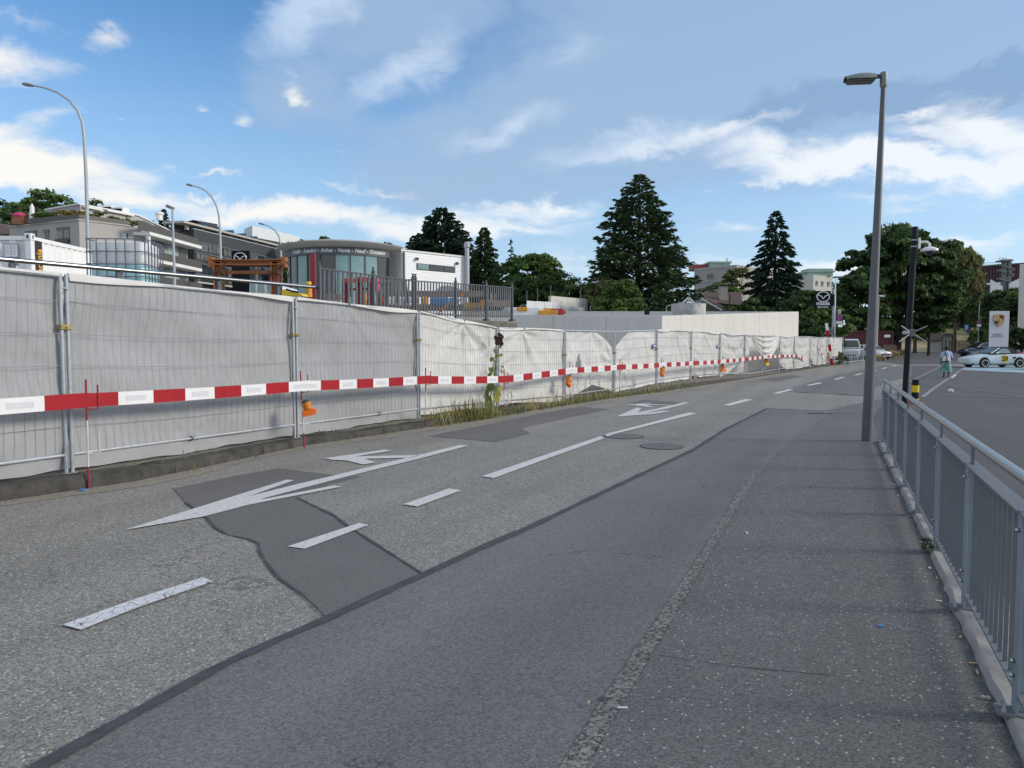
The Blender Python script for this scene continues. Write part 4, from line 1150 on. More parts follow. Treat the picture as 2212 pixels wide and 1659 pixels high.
# warning lamps
def warn_lamp(c, tilt, lab, body='orange', lens='amber', sc=1.0, rz=.3):
    t = thing('warning_lamp', lab, 'warning lamp', (0, 0, 0), 'warning lamps hung on the marker rods')
    b = MB().prism([V(-.14, -.05, 0), V(.12, -.05, .0), V(.15, -.05, .05), V(.15, -.05, .10), V(.07, -.05, .135), V(-.10, -.05, .135), V(-.14, -.05, .08)], V(0, .10, 0)).build('battery_case', M[body], t, bevel=.012)
    MB().box(V(0, -.056, .045), (.16, .006, .012)).build('case_rib', M[body], b)
    MB().lathe(V(-.015, 0, .13), [(.075, 0), (.085, .01), (.09, .12), (.092, .15)], 18).build('lens', M[lens], t, smooth=True)
    MB().lathe(V(-.015, 0, .28), [(.094, 0), (.085, .025), (.06, .04), (.02, .042)], 18).build('cap', M['blackplastic'], t, smooth=True)
    MB().tube([V(-.10, 0, .27), V(-.09, 0, .33), V(-.015, 0, .36), V(.06, 0, .33), V(.07, 0, .27)], .004, 5).build('handle', M['galv'], t)
    t.location = c; t.rotation_euler = (0, tilt, rz); t.scale = (sc, sc, sc)
    return t
def at_rod(k, px, py):
    return P(px, py, rodp[k][0].y - .06)
warn_lamp(at_rod(1, 666, 897) + V(.03, -.02, 0), -.22, 'orange warning lamp hanging on the nearest rod, before grey fabric', sc=.74)
warn_lamp(at_rod(4, 1227.5, 834), .42, 'tilted orange warning lamp by the torn fabric and grass', sc=.9, rz=1.2)
warn_lamp(at_rod(6, 1430, 812), .3, 'orange warning lamp above the grassy kerb', sc=1.0, rz=1.1)
warn_lamp(at_rod(8, 1562, 803), -.1, 'orange warning lamp at the double fence post', sc=1.0, rz=.6)
warn_lamp(at_rod(10, 1656.5, 789.5), -.05, 'yellow and orange warning lamp below the fabric swag', 'yellow', sc=1.05, rz=.8)
c = G(1776.5, 791.5, 0)
lf = warn_lamp(c + V(0, 0, .32), 0, 'orange warning lamp standing on a low red tripod', sc=1.25)
tt = thing('lamp_tripod', 'low red steel tripod under the orange lamp on the road edge', 'tripod', c)
for a in (0.3, 2.4, 4.5):
    MB().bar(c + V(0, 0, .33), c + V(math.cos(a) * .42, math.sin(a) * .42, .02), .03, .03).build('leg', M['reddull'], tt)
MB().lathe(c, [(.08, .29), (.08, .325)], 10).build('plate', M['blackplastic'], tt)
warn_lamp(P(1791.5, 773, 51.2), -.1, 'orange warning lamp hanging behind the leaning beacon', sc=1.2, rz=.4)
# leaning red and white beacon
a, b = P(1797.5, 789, 51.3), P(1785.5, 698, 50.2)
t = thing('leaning_beacon', 'tall leaning red and white striped beacon board beside the last fence panel', 'beacon', a)
mb = MB(); nd_ = 5
for k, col in enumerate((0, 1, 0, 2, 0, 1)):
    p0, p1 = a + (b - a) * (k / 6), a + (b - a) * ((k + 1) / 6)
    u = V(1, .2, 0).normalized()
    mb = MB().prism([p0 - u * .11, p0 + u * .11, p1 + u * .11, p1 - u * .11], V(-.01, .03, 0))
    mb.build('red_stripe' if k % 2 == 0 else 'white_stripe', M['red'] if k % 2 == 0 else M['boardwhite'], t)
# ------------------------------------------------------------------ ground of the building site and the slope behind
def smooth01(a, b, x):
    t = max(0, min(1, (x - a) / (b - a))); return t * t * (3 - 2 * t)
def site_z(x, y):
    terr = 2.0
    rise = 4.5 * smooth01(40, 75, y) * smooth01(4, -14, x) + 6.5 * smooth01(75, 160, y) * smooth01(10, -40, x)
    pit = .02 + .9 * smooth01(52, 75, y)
    w = smooth01(.5, -3.0, x - (y - 21) * .12 + 1.0) if y > 21 else 1.0
    return pit * (1 - w) + (terr + rise) * w
mb = MB(); ys = [6, 9, 12, 15, 18, 20.5, 21.2, 24, 28, 34, 40, 48, 56, 64, 75, 90, 110, 135, 170, 230, 330]
xs = [-260, -150, -90, -60, -40, -28, -20, -15, -11, -8, -6, -4, -2, 0, 2, 5, 8, 12, 16, 22, 30, 40]
def fence_x(y):
    for a, b in zip(POST, POST[1:]):
        if a.y <= y <= b.y:
            return a.x + (b.x - a.x) * (y - a.y) / (b.y - a.y)
    return POST[0].x - (POST[0].y - y) * .45 if y < POST[0].y else POST[-1].x + (y - POST[-1].y) * .62
vs = []
for y in ys:
    lim = fence_x(y) - 1.6
    for x in xs:
        xx = min(x, lim); vs.append((xx, y, site_z(xx, y)))
w = len(xs)
mb.add(vs, [(j * w + i, j * w + i + 1, (j + 1) * w + i + 1, (j + 1) * w + i) for j in range(len(ys) - 1) for i in range(w - 1)])
structure(mb.build('site_ground', M['siteground'], recalc=False))
# retaining wall of the raised site, mostly hidden by the fence
mb = MB()
a_, b_ = V(-9.2, 5.2, 0), V(-.15, 20.8, 0)
w_ = (b_ - a_).normalized(); wn = V(w_.y, -w_.x, 0)
o = MB().prism([V(-8.0, 6.6, 0), P(1118.5, 700, 20.0) * V(1, 1, 0) if False else V(X(1118.5, 20.0), 20.0, 0), V(X(1118.5, 20.0) - .3, 20.5, 0), V(-8.4, 7.0, 0)], V(0, 0, 2.17)).build('retaining_wall', M['oldconcrete'], bevel=.03)
tag(o, 'stained old concrete retaining wall whose end shows beside the dark bar fence', 'wall')

# ------------------------------------------------------------------ stainless handrail and dark bar fence on the terrace
ha, hb = P(-260, 536, 7.6), P(692, 621.5, 13.0)
t = thing('terrace_railing', 'long stainless handrail above the fence in front of the white container', 'handrail', ha)
MB().tube([ha, hb], .030, 14).build('handrail', M['stainless'], t, smooth=True)
hd_ = hb - ha
for f in (.20, .408, .66, .845, 1.0):
    p = ha + hd_ * f
    MB().box(p - V(0, 0, .46), (.06, .05, .84), 0, .98).build('post', M['palisade'], t)
    MB().prism([p + V(-.05, .0, -.06), p + V(.05, 0, -.06), p + V(.02, 0, .0), p + V(-.02, 0, 0)], V(0, .05, 0)).build('post_head', M['palisade'], t)
MB().bar(ha + V(0, 0, -.36), hb + V(0, 0, -.36), .02, .03).build('lower_rail', M['palisade'], t)

PALP = [(689.5, 563.5, 12.9), (806, 578.4, 14.4), (897, 593, 15.9), (984, 600.8, 17.7), (1050, 606, 19.3), (1106, 609, 20.6)]
RAILY = [579.5, 594.5, 607, 612.5, 616.8, 621.2]
BOTY = [672, 675, 680, 684.5, 686, 686]
pal_lab = ['dark bar fence section with bent bars, starting at the stainless handrail', 'dark bar fence section in front of the red frames and glass showroom', 'dark bar fence section in front of the blue tarpaulin', 'dark bar fence section standing on hidden wall, left of the last post pair', 'last dark bar fence section on the stained concrete wall']
for i in range(5):
    (xa, ya, Da), (xb, yb, Db) = PALP[i], PALP[i + 1]
    A, B = P(xa, RAILY[i], Da), P(xb, RAILY[i + 1], Db)
    a0, b0 = P(xa, BOTY[i], Da), P(xb, BOTY[i + 1], Db)
    t = thing('bar_fence', pal_lab[i], 'fence', V(A.x, A.y, a0.z), 'dark bar fence on the terrace')
    u = V(B.x - A.x, B.y - A.y, 0).normalized(); ang = math.atan2(u.y, u.x)
    def palpost(px, pty, D, name='post', dx=0.0):
        q = P(px, pty, D); zb = P(px, 694, D).z if D > 18 else 2.0
        q = q + u * dx
        mb = MB().box(V(q.x, q.y, (zb + q.z - .08) / 2), (.055, .055, q.z - .08 - zb), 0, ang)
        mb.lathe(V(q.x, q.y, q.z - .08), [(.038, 0), (.018, .06), (.018, .075), (.038, .08), (.038, .088)], 8)
        mb.build(name, M['palisade'], t)
        MB().box(V(q.x, q.y, zb + .03), (.16, .14, .06), 0, ang).build('post_base', M['palisade'], t)
    palpost(*PALP[i])
    if i == 4: palpost(*PALP[5])
    if i == 1: palpost(*PALP[2], 'post', -.10)
    MB().bar(A, B, .04, .022).build('top_rail', M['palisade'], t)
    MB().bar(V(a0.x, a0.y, a0.z + .05), V(b0.x, b0.y, b0.z + .05), .05, .03).build('bottom_rail', M['palisade'], t)
    n = [13, 12, 14, 12, 13][i] if i else 12
    for k in range(1, n):
        f = k / n
        p, q = A.lerp(B, f), a0.lerp(b0, f)
        bend = V(u.x, u.y, 0) * (random.uniform(-.13, .10) if i == 0 and k < 7 else random.uniform(-.02, .02))
        m_ = (p + q) / 2 + bend * .5
        MB().bar(p + V(0, 0, .0), m_, .058, .010, 0, V(-u.y, u.x, 0)).bar(m_, q + bend * .2, .058, .010, 0, V(-u.y, u.x, 0)).build('fence_bar', M['palisade'], t)

# ------------------------------------------------------------------ raw concrete ramp walls
cz = P(1430, 682, 30.0); ce = P(1725.5, 673, 50.0); cl = P(985, 679, 33.5)
def wall_thing(name, lab, a, b, th, nseg, m, zb=-.2, joint=.012):
    t = thing(name, lab, 'wall', V(a.x, a.y, zb))
    d = b - a; u = V(d.x, d.y, 0).normalized(); n = V(-u.y, u.x, 0)
    if n.y < 0: n = -n
    for k in range(nseg):
        p, q = a + d * (k / nseg), a + d * ((k + 1) / nseg)
        p = p + u * (joint / 2 if k else 0); q = q - u * (joint / 2 if k < nseg - 1 else 0)
        mb = MB().prism([V(p.x, p.y, zb), V(q.x, q.y, zb), V(q.x, q.y, q.z), V(p.x, p.y, p.z)], n * th)
        mb.build('wall_panel', m, t, bevel=.015)
    return t, u, n
wall_thing('concrete_wall', 'long grey concrete wall facing the camera, in shade behind the fence', cl, cz, .30, 4, M['concrete'])
wall_thing('concrete_wall', 'pale sunlit concrete wall running along the street behind the swag', cz + V(.01, .005, 0), ce, .30, 5, M['concretelight'])
fa, fb = P(1206, 672.5, 57.0), ce + V(-.2, .4, .02)
wall_thing('concrete_wall', 'far thin concrete wall with a level top behind the open ramp', fa, fb, .30, 4, M['concrete'], .3)
# little dark box and round hopper on the walls
c = P(1397.5, 674, 31.0)
t = thing('black_box', 'small black lidded box on top of the grey concrete wall', 'box', c)
MB().box(c + V(0, 0, .0), (.20, .20, .22)).build('body', M['black'], t, bevel=.01)
MB().box(c + V(0, 0, .125), (.23, .23, .03)).build('lid', M['rustdark'], t)
D = 46.0; c = P(1487, 678, D)
t = thing('concrete_hopper', 'round whitish concrete skip with a lifting frame behind the pale wall', 'hopper', c)
mtub = mat('dirty white steel tub', (.52, .51, .49), .8, 0, .35, 2.5, .2, 20)
MB().lathe(c, [(.98, -.28), (1.05, -.1), (1.08, .58), (1.10, .60), (1.10, .63), (1.02, .63), (.98, .2)], 28).build('tub', mtub, t, smooth=True)
MB().bar(c + V(-.45, 0, .62), c + V(0, 0, 1.05), .10, .10).bar(c + V(.45, 0, .62), c + V(0, 0, 1.05), .10, .10).bar(c + V(0, 0, .62), c + V(0, 0, 1.05), .07, .07).build('lifting_frame', mtub, t)
MB().tube([c + V(-1.0, 0, .55), c + V(-1.3, -.1, .52), c + V(-1.42, -.1, .40), c + V(-1.42, -.1, .15)], .035, 8).build('spout', mtub, t, smooth=True)

# pale hoarding and lamp behind the pit
D = 62.0
a, b = P(1138, 651, D), P(1296, 660, D + 9)
t = thing('site_hoarding', 'pale grey panel hoarding far behind the concrete wall', 'hoarding', V(a.x, a.y, 1.0))
for k in range(9):
    p, q = a.lerp(b, k / 9), a.lerp(b, (k + 1) / 9 - .006)
    zt = P(1200, 647 + 8.5 * k / 9 + 2.5, D + k).z - (0 if k < 4 else .35)
    MB().prism([V(p.x, p.y, 1), V(q.x, q.y, 1), V(q.x, q.y, zt), V(p.x, p.y, zt)], V(.05, .12, 0)).build('panel', M['hoarding'], t)
a2, b2 = P(1190.5, 639, D + 3.4), P(1293, 648.5, D + 9.3)
wall_thing('concrete_wall', 'small raw concrete wall rising above the pale hoarding', a2, b2, .3, 3, M['concretelight'], 1.0)
p = P(1276.5, 667, D + 7.3)
t = thing('letter_sign', 'small square black sign with a white letter on the hoarding', 'sign', p)
MB().box(p, (1.0, .05, 1.05), 0, .9).build('board', M['signblack'], t)
place_letters(TXT['c'], 'letter', M['boardwhite'], t, p + V(.03, -.05, 0), V(math.cos(.9), math.sin(.9), 0), V(0, 0, 1), lambda q: p + V(.025, -.02, 0) + V(math.cos(.9), math.sin(.9), 0) * q.x * 1.0 + V(0, 0, 1) * q.y + V(.05, -.04, 0) + V(.78, -.62, 0) * q.z)
for k, (px, y0, y1) in enumerate(((1189.5, 616, 640), (1138, 628, 652), (1161, 622, 655), (1254, 625, 648))):
    p, q = P(px, y1, D + 2), P(px, y0, D + 2)
    o = MB().tube([p, q], .04, 6).build('net_post', M['lamp'])
    tag(o, ['slim grey net post at the end of the raw concrete wall', 'short slim post at the left end of the hoarding', 'slim post standing behind the hoarding panels', 'slim post behind the raw concrete wall near the lamp'][k], 'post', 'slim posts behind the hoarding')
p, q = P(1291, 665, 71.0), P(1291, 611, 71.0)
t = thing('street_lamp', 'small twin headed lamp above the hoarding', 'street lamp', p)
MB().tube([p, q], [.08, .06], 8).build('pole', M['galv'], t)
MB().ball(q + V(-.28, 0, .05), (.36, .16, .10), 10, 6).build('head', M['hoarding'], t); MB().ball(q + V(.28, 0, .12), (.36, .16, .10), 10, 6).build('head', M['hoarding'], t)
MB().lathe(q, [(.10, 0), (.05, .28)], 8).build('finial', M['hoarding'], t)
# orange concrete boom lying over the wall
t = thing('pump_boom', 'orange and white machine boom lying behind the grey concrete wall', 'machine', P(1110, 668, 34.5))
a, b, c = P(1095, 666.5, 34.5), P(1250, 671, 35.5), P(1178, 674, 34.8)
MB().bar(P(1095, 666.5, 34.6), P(1200, 669, 35.0), .10, .09).build('white_tube', M['contwhite'], t)
MB().bar(P(1176, 668.5, 34.9), P(1214, 670.5, 35.1), .2, .13).build('orange_beam', M['formorange'], t)
MB().box(P(1268 - 140, 668, 34.7), (.5, .2, .2)).build('coupling', M['formorange'], t, bevel=.03)
MB().box(P(1222 - 38, 677, 34.6), (.9, .3, .3)).build('orange_block', M['formorange'], t, bevel=.04)
MB().box(P(1204, 674.5, 35.0), (.62, .3, .34), 0, .2).build('red_head', M['reddull'], t, bevel=.06)
MB().tube([P(1209, 669, 35), P(1217, 670, 35), P(1221, 677, 35)], .06, 8).build('hose', M['reddull'], t, smooth=True)
c = P(1127, 674, 34.9)
o = MB().box(c, (1.8, .5, .42)).build('concrete_block', M['contwhite'], bevel=.03); tag(o, 'long white block behind the wall, below the white boom tube', 'block')
c = P(1102, 660, 34.2)
t = thing('prop_frame', 'narrow upright white frame beside the last bar fence post', 'frame', c)
MB().bar(P(1099, 676, 34), P(1101, 650, 34), .07, .07).build('upright', M['contwhite'], t); MB().bar(P(1105, 676, 34), P(1107.5, 650, 34), .07, .07).build('upright', M['contwhite'], t)
MB().box(P(1103, 670, 34), (.18, .05, .5)).build('plate', M['contwhite'], t)

# ------------------------------------------------------------------ container, tank, rusty frame
ct = P(66, 509.5, 20.8); cx0, cy0, ztop = ct.x, ct.y, ct.z
t = thing('site_container', 'white ribbed site container with a black and orange name strip', 'container', (cx0, cy0, ztop - 2.6))
def ribbed(a, b, z0, z1, nout, pitch, depth):
    """trapezoid ribs from a to b"""
    d = V(b[0] - a[0], b[1] - a[1], 0); L = d.length; u = d / L; nn = Vector(nout)
    n = max(2, int(L / pitch)); pts = []
    for k in range(n):
        for f, o in ((0, 0), (.28, 0), (.42, 1), (.78, 1), (.92, 0)):
            pts.append((L * (k + f) / n, o * depth))
    pts.append((L, 0))
    mb = MB(); vs = []
    for s_, o in pts:
        p = V(a[0], a[1], 0) + u * s_ - nn * o
        vs += [p + V(0, 0, z0), p + V(0, 0, z1)]
    mb.add(vs, [(2 * i, 2 * i + 2, 2 * i + 3, 2 * i + 1) for i in range(len(pts) - 1)])
    return mb
CL, CW = 6.06, 2.44
z0, z1 = ztop - 2.6, ztop
ribbed((cx0 - .02, cy0 + .55), (cx0 - .02, cy0 + CL - .15), z0 + .12, z1 - .12, (1, 0, 0), .28, .04).build('side_wall', M['contwhite'], t)
MB().box((cx0 - .03, cy0 + .335, (z0 + z1) / 2), (.03, .42, 2.4)).build('name_panel', M['contwhite'], t)
ribbed((cx0 - CW + .1, cy0 + .02), (cx0 - .16, cy0 + .02), z0 + .12, z1 - .12, (0, -1, 0), .42, .05).build('end_wall', M['contwhite'], t)
for (dx, dy) in ((-.08, .08), (-CW + .08, .08), (-.08, CL - .08), (-CW + .08, CL - .08)):
    o = MB().box((cx0 + dx, cy0 + dy, (z0 + z1) / 2), (.16, .16, 2.36)).build('corner_post', M['contwhite'], t, bevel=.01)
    c_ = MB().box((cx0 + dx, cy0 + dy, z1 - .02), (.19, .19, .20)).build('corner_casting', M['contwhite'], t, bevel=.015)
    MB().box((cx0 + dx, cy0 + dy - .097, z1 - .02), (.06, .006, .10)).build('twistlock_hole', M['rustdark'], c_); MB().box((cx0 + dx + .097, cy0 + dy, z1 - .02), (.006, .05, .11)).build('twistlock_hole', M['rustdark'], c_)
MB().box((cx0 - .05, cy0 + CL / 2, z1 - .06), (.10, CL - .3, .12)).build('top_rail', M['contwhite'], t, bevel=.01)
MB().box((cx0 - CW / 2, cy0 + .05, z1 - .06), (CW - .3, .10, .12)).build('top_rail', M['contwhite'], t, bevel=.01)
MB().box((cx0 - CW / 2, cy0 + CL / 2, z1 - .05), (CW - .25, CL - .25, .05)).build('roof', M['contwhite'], t)
MB().box((cx0 + .001 - .004, cy0 + .335, (z0 + z1) / 2 + .02), (.02, .30, 2.36)).build('name_strip', M['blackplastic'], t)
tw = TXT['container']
place_letters(tw, 'lettering', M['orangeletter'], t, (0, 0, 0), (0, 0, 1), (0, 1, 0), lambda q: V(cx0 + .012 + q.z, cy0 + .345 - q.y * .75, z1 - .66 + q.x * .62))
MB().box((cx0 - .012, cy0 + CL - .3, z1 - .55), (.03, .10, .20)).build('green_sticker', mat('green sticker', (.02, .30, .16), .4), t)
nb = V(cx0 - .55, cy0 - .02, z1 - .42)
o = MB().box(nb, (.40, .03, .40)).build('notice_frame', mat('grey violet frame', (.16, .15, .22), .5), t)
MB().box(nb + V(-.095, -.018, 0), (.165, .006, .35)).build('notice_sheet', M['letter'], o); MB().box(nb + V(.095, -.018, 0), (.165, .006, .35)).build('notice_sheet', M['letter'], o)
for (ox, cl_) in ((-.095, M['bluetraffic']), (.095, M['reddull'])):
    for k in range(7):
        MB().box(nb + V(ox, -.022, .13 - k * .04), (.11, .002, .012)).build('print_line', M['lettermid'], o)
MB().prism([nb + V(-.10, 0, -.20), nb + V(.10, 0, -.20), nb + V(0.02, 0, -.29), nb + V(-.02, 0, -.29)], V(0, .02, 0)).build('notice_clip', M['blackplastic'], o)

D = 16.3; c = V(X(279, D), D, 0); zt = P(279, 523, D).z
t = thing('water_tank', 'translucent white water tank in a steel cage, half full', 'tank', (c.x, c.y, zt - 1.16))
def rbox(c, hx, hy, z0, z1, r, k=5, m=0, bulge=0):
    pts = []
    for (sx, sy, a0) in ((1, 1, 0), (-1, 1, 90), (-1, -1, 180), (1, -1, 270)):
        for j in range(k + 1):
            a = R(a0 + 90 * j / k); pts.append((c[0] + sx * (hx - r) + math.cos(a) * r, c[1] + sy * (hy - r) + math.sin(a) * r))
    mb = MB(); n = len(pts); rings = [(z0, .94), (z0 + .05, 1), ((z0 + z1) / 2, 1 + bulge), (z1 - .06, 1), (z1 - .015, .97), (z1, .90)]
    vs = []
    for z, s_ in rings:
        vs += [(c[0] + (x - c[0]) * s_, c[1] + (y - c[1]) * s_, z) for x, y in pts]
    mb.add(vs, [(i * n + j, i * n + (j + 1) % n, (i + 1) * n + (j + 1) % n, (i + 1) * n + j) for i in range(len(rings) - 1) for j in range(n)], m)
    mb.add([vs[(len(rings) - 1) * n + j] for j in range(n)], [tuple(range(n))], m)
    return mb
RZ = .12
zw = P(279, 575, D).z
bt = rbox((0, 0), .56, .47, zw + .001, zt - .04, .10).build('upper_bottle', M['ibc'], t, smooth=True)
bt2 = rbox((0, 0), .56, .47, zt - 1.12, zw - .001, .10).build('lower_bottle', M['ibcwater'], t, smooth=True)
for b in (bt, bt2):
    b.location = V(0, 0, 0); 
    for v in b.data.vertices: v.co.z += 0; v.co.x += t.location.x; v.co.y += t.location.y
for fx in (-.60, -.40, -.2, .0, .19, .40, .60):
    for sy in (-.51, .51):
        MB().bar((c.x + fx, c.y + sy, zt - 1.1), (c.x + fx, c.y + sy, zt), .02, .02).build('cage_bar', M['cage'], t)
for fy in (-.34, -.17, 0, .17, .34):
    for sx in (-.61, .61):
        MB().bar((c.x + sx, c.y + fy, zt - 1.1), (c.x + sx, c.y + fy, zt), .02, .02).build('cage_bar', M['cage'], t)
for k in range(5):
    z = zt - .0 - k * .27
    MB().tube([(c.x + sx * .615, c.y + sy * .515, z) for sx, sy in ((-1, -1), (1, -1), (1, 1), (-1, 1))], .012, 6, 0, True, True).build('cage_ring', M['cage'], t)
o = MB()
for k in range(5):
    o.box((c.x - .5 + .25 * k, c.y, zt - 1.22), (.12, 1.0, .03))
for s_ in (-.4, 0, .4):
    o.box((c.x, c.y + s_, zt - 1.28), (1.1, .12, .09))
o.box((c.x, c.y, (zt - 1.33 + 2) / 2), (1.0, .9, zt - 1.33 - 2.0 if zt - 1.33 > 2.0 else .02))
o.build('pallet', M['wood'], t)
t.rotation_euler = (0, 0, .10)

D = 17.0
def Q(px, py, d=0): return P(px, py, D + d)
t = thing('trench_shoring', 'rusty orange steel shoring frame with two posts and a top beam', 'steel frame', V(Q(530, 600).x, D, 2.0))
def hbeam(a, b, w, h, m, up=(0, 0, 1)):
    a, b, up = Vector(a), Vector(b), Vector(up); tt = (b - a).normalized()
    if abs(tt.dot(up)) > .98: up = V(0, 1, 0)
    r = tt.cross(up).normalized(); uu = r.cross(tt)
    mb = MB().bar(a + uu * (h / 2 - .012), b + uu * (h / 2 - .012), w, .024, 0, up).bar(a - uu * (h / 2 - .012), b - uu * (h / 2 - .012), w, .024, 0, up).bar(a, b, .02, h - .05, 0, up)
    return mb
for (pa, w) in ((473, .20), (596, .20)):
    p = Q(pa, 600); q = Q(pa, 566)
    hbeam(V(p.x, D, 2.0), V(q.x, D, q.z), .19, .2, None, (1, 0, 0)).build('post', M['rust'], t)
    MB().tube([V(p.x + .13, D - .05, 2.0), V(p.x + .13, D - .05, q.z)], .035, 8).build('chain_tube', M['rustdark'], t)
    q2 = Q(pa, 592); MB().bar(V(q2.x - .1, D - .11, q2.z), V(q2.x + .2, D - .11, q2.z + .2), .03, .04).build('brace', M['rustdark'], t)
za = Q(500, 567.5).z
pts = [Q(455, 566), Q(520, 567.5), Q(560, 567.5), Q(617, 566)]
for a, b in zip(pts, pts[1:]):
    hbeam(a, b, .2, .13, None).build('top_beam', M['rust'], t)
MB().bar(Q(486, 573, .1), Q(585, 573, .1), .12, .06).build('inner_beam', M['rustdark'], t)
for px in (457, 614):
    MB().box(Q(px, 567), (.13, .18, .24)).build('end_socket', M['rust'], t, bevel=.015)
    MB().box(Q(px - 7 if px < 500 else px + 5, 567), (.05, .16, .06)).build('pin', M['rustdark'], t)
MB().tube([Q(484, 588.5, .05), Q(592, 588, .05)], .042, 10).build('cross_pipe', M['rust'], t)
for px in (480, 600):
    MB().ball(Q(px, 590, -.1), (.06, .05, .05), 8, 5).build('pipe_joint', M['rustdark'], t)

# yellow machine arm and small items
t = thing('excavator_arm', 'yellow machine arm tip showing above the fence right of the rusty frame', 'machine', P(630, 636, 15))
MB().prism([P(608, 627, 15), P(614, 624, 15), P(622, 629, 15), P(652, 634.5, 15), P(654.5, 640, 15), P(608, 639, 15)], V(.05, .25, 0)).build('arm', M['yellow'], t, bevel=.01)
MB().tube([P(618, 625, 14.9), P(630, 629, 14.9), P(645, 631.5, 14.9)], .02, 6).build('hydraulic_hose', M['black'], t)
t = thing('dewatering_pump', 'yellow and orange cylinder beside the machine arm', 'pump', P(667, 640, 16))
MB().lathe(P(667, 642, 16), [(.075, 0), (.075, .20), (.05, .22), (.05, .28)], 12).build('drum', M['formorange'], t, smooth=True)
MB().lathe(P(667, 642, 16) + V(0, 0, .28), [(.06, 0), (.06, .06)], 12).build('cap', M['yellow'], t)
D = 20.0
a, b = P(677, 650, D), P(676.5, 547, D)
o = MB().bar(V(a.x, D, 2.0), b, .12, .12).build('shoring_post', M['reddull']); tag(o, 'tall slim red steel post left of the bar fence', 'post')
D = 22.0
t = thing('trench_shoring', 'red steel portal frame behind the bent fence bars', 'steel frame', P(775, 650, D))
for px, yt in ((747, 605), (776, 604), (801, 606)):
    a, b = P(px, 690, D), P(px, yt, D)
    hbeam(V(a.x, D, 2.0), b, .19, .2, None, (1, 0, 0)).build('post', M['reddull'], t)
mbrt = mat('faded red beam', (.50, .07, .05), .5, 0, .15, 5)
MB().bar(P(744, 606, D - .15), P(776, 606.5, D - .15), .1, .12).build('beam', mbrt, t); MB().bar(P(773, 603, D - .15), P(804, 605.5, D - .15), .1, .15).build('beam', mbrt, t)
MB().bar(P(745, 625, D), P(800, 624, D), .08, .07).build('lower_beam', M['reddull'], t)

# planks, formwork and scrap seen through the bar fence
def block(name, lab, cat, px0, px1, py0, py1, D, th, m, group=None, bevel=.01, D2=None):
    a, b = P(px0, py0, D), P(px1, py1, D)
    o = MB().box(((a.x + b.x) / 2, D + th / 2, (a.z + b.z) / 2), (abs(b.x - a.x), th, abs(a.z - b.z))).build(name, M[m] if isinstance(m, str) else m, bevel=bevel)
    return tag(o, lab, cat, group)
block('timber_beam', 'long brown timber wall plank behind the whole bar fence, upper one', 'timber', 865, 1045, 628, 640.5, 27.0, .3, 'hibrown')
block('timber_beam', 'long brown timber plank lying low behind the bar fence', 'timber', 800, 1043, 657, 671, 26.0, .3, 'hibrown')
block('plywood_sheet', 'square brown plywood sheet at the upper right of the bar fence', 'plywood', 1014, 1036, 628.5, 641, 25.5, .04, 'ply')
block('plywood_sheet', 'square brown plywood sheet low behind the right fence post', 'plywood', 1012, 1042, 655.5, 672.5, 24.5, .04, 'ply')
block('plywood_sheet', 'brown plywood sheet low behind the bent fence bars', 'plywood', 704, 737, 635, 650, 24.5, .04, 'ply')
block('hoarding_panel', 'pale panel low behind the bent fence bars', 'panel', 700, 738, 649.5, 668, 23.5, .04, 'hoarding')
block('hoarding_panel', 'pale panel between the two red posts', 'panel', 749, 775, 642, 672, 23.5, .04, 'hoarding')
block('barrier_sheet', 'low concrete upstand visible under the bar fence', 'kerb wall', 1000, 1106, 671.5, 694, 26.5, .3, 'concrete')
for k, (x0, x1, y0, y1) in enumerate(((781, 789, 633, 665), (791, 795, 648, 664), (892, 902, 638, 655), (909, 914, 640, 657), (917, 922, 640, 657), (1000, 1035, 654, 664), (1037, 1062, 648, 661), (1064, 1102, 649, 662))):
    block('formwork_stack', ['tall orange formwork panels right of the red posts', 'short orange formwork piece beside the tall panels', 'orange formwork piece left of the double post', 'orange formwork end right of the double post', 'orange formwork end nearest the blue tarpaulin', 'long orange formwork beam right of the blue tarpaulin', 'orange formwork beam behind the tall fence post', 'long orange formwork beam in the last fence section'][k],
          'formwork', x0, x1, y0, y1, 25.0 - .2 * k, .3, 'formorange', 'orange formwork behind the bar fence')
for k in range(6):
    x = 1060 + k * 8.0
    block('timber_prop', ['slim orange timber prop, first of six behind the last fence section', 'second slim orange timber prop behind the last fence section', 'third slim orange timber prop behind the last fence section', 'fourth slim orange timber prop behind the last fence section', 'fifth slim orange timber prop behind the last fence section', 'slim orange timber prop nearest the last fence post'][k],
          'timber prop', x, x + 1.8, 633 + (k % 3), 651, 25.3, .06, 'formorange', 'orange timber props')
block('blue_tarpaulin', 'blue tarpaulin bundle behind the middle of the bar fence', 'tarpaulin', 929, 970, 641.5, 660, 25.2, .5, 'bluetarp', None, .06)
block('blue_tarpaulin', 'narrow bright blue tarpaulin strip right of the fence post', 'tarpaulin', 973, 990, 642, 661, 25.4, .4, 'bluescrap', None, .05)
for k, (x0, x1, y0, y1, m_) in enumerate(((804, 812, 640, 656, 'contwhite'), (836, 846, 641, 658, 'contwhite'), (848, 858, 641, 658, 'contwhite'), (862, 872, 641, 660, 'contwhite'), (874, 884, 640, 659, 'hoarding'), (1004, 1010, 643, 652, 'hoarding'), (886, 890, 641, 654, 'hoarding'))):
    block('white_crate', ['white crate beside the orange formwork and red frame', 'white crate left of a pair of crates', 'middle white crate of three close ones', 'white crate right of a pair of crates', 'grey white crate by the double fence post', 'small pale crate above the orange beam', 'narrow pale crate right by the double post'][k], 'crate', x0, x1, y0, y1, 25.6 - .1 * k, .4, m_, 'white crates behind the bar fence')
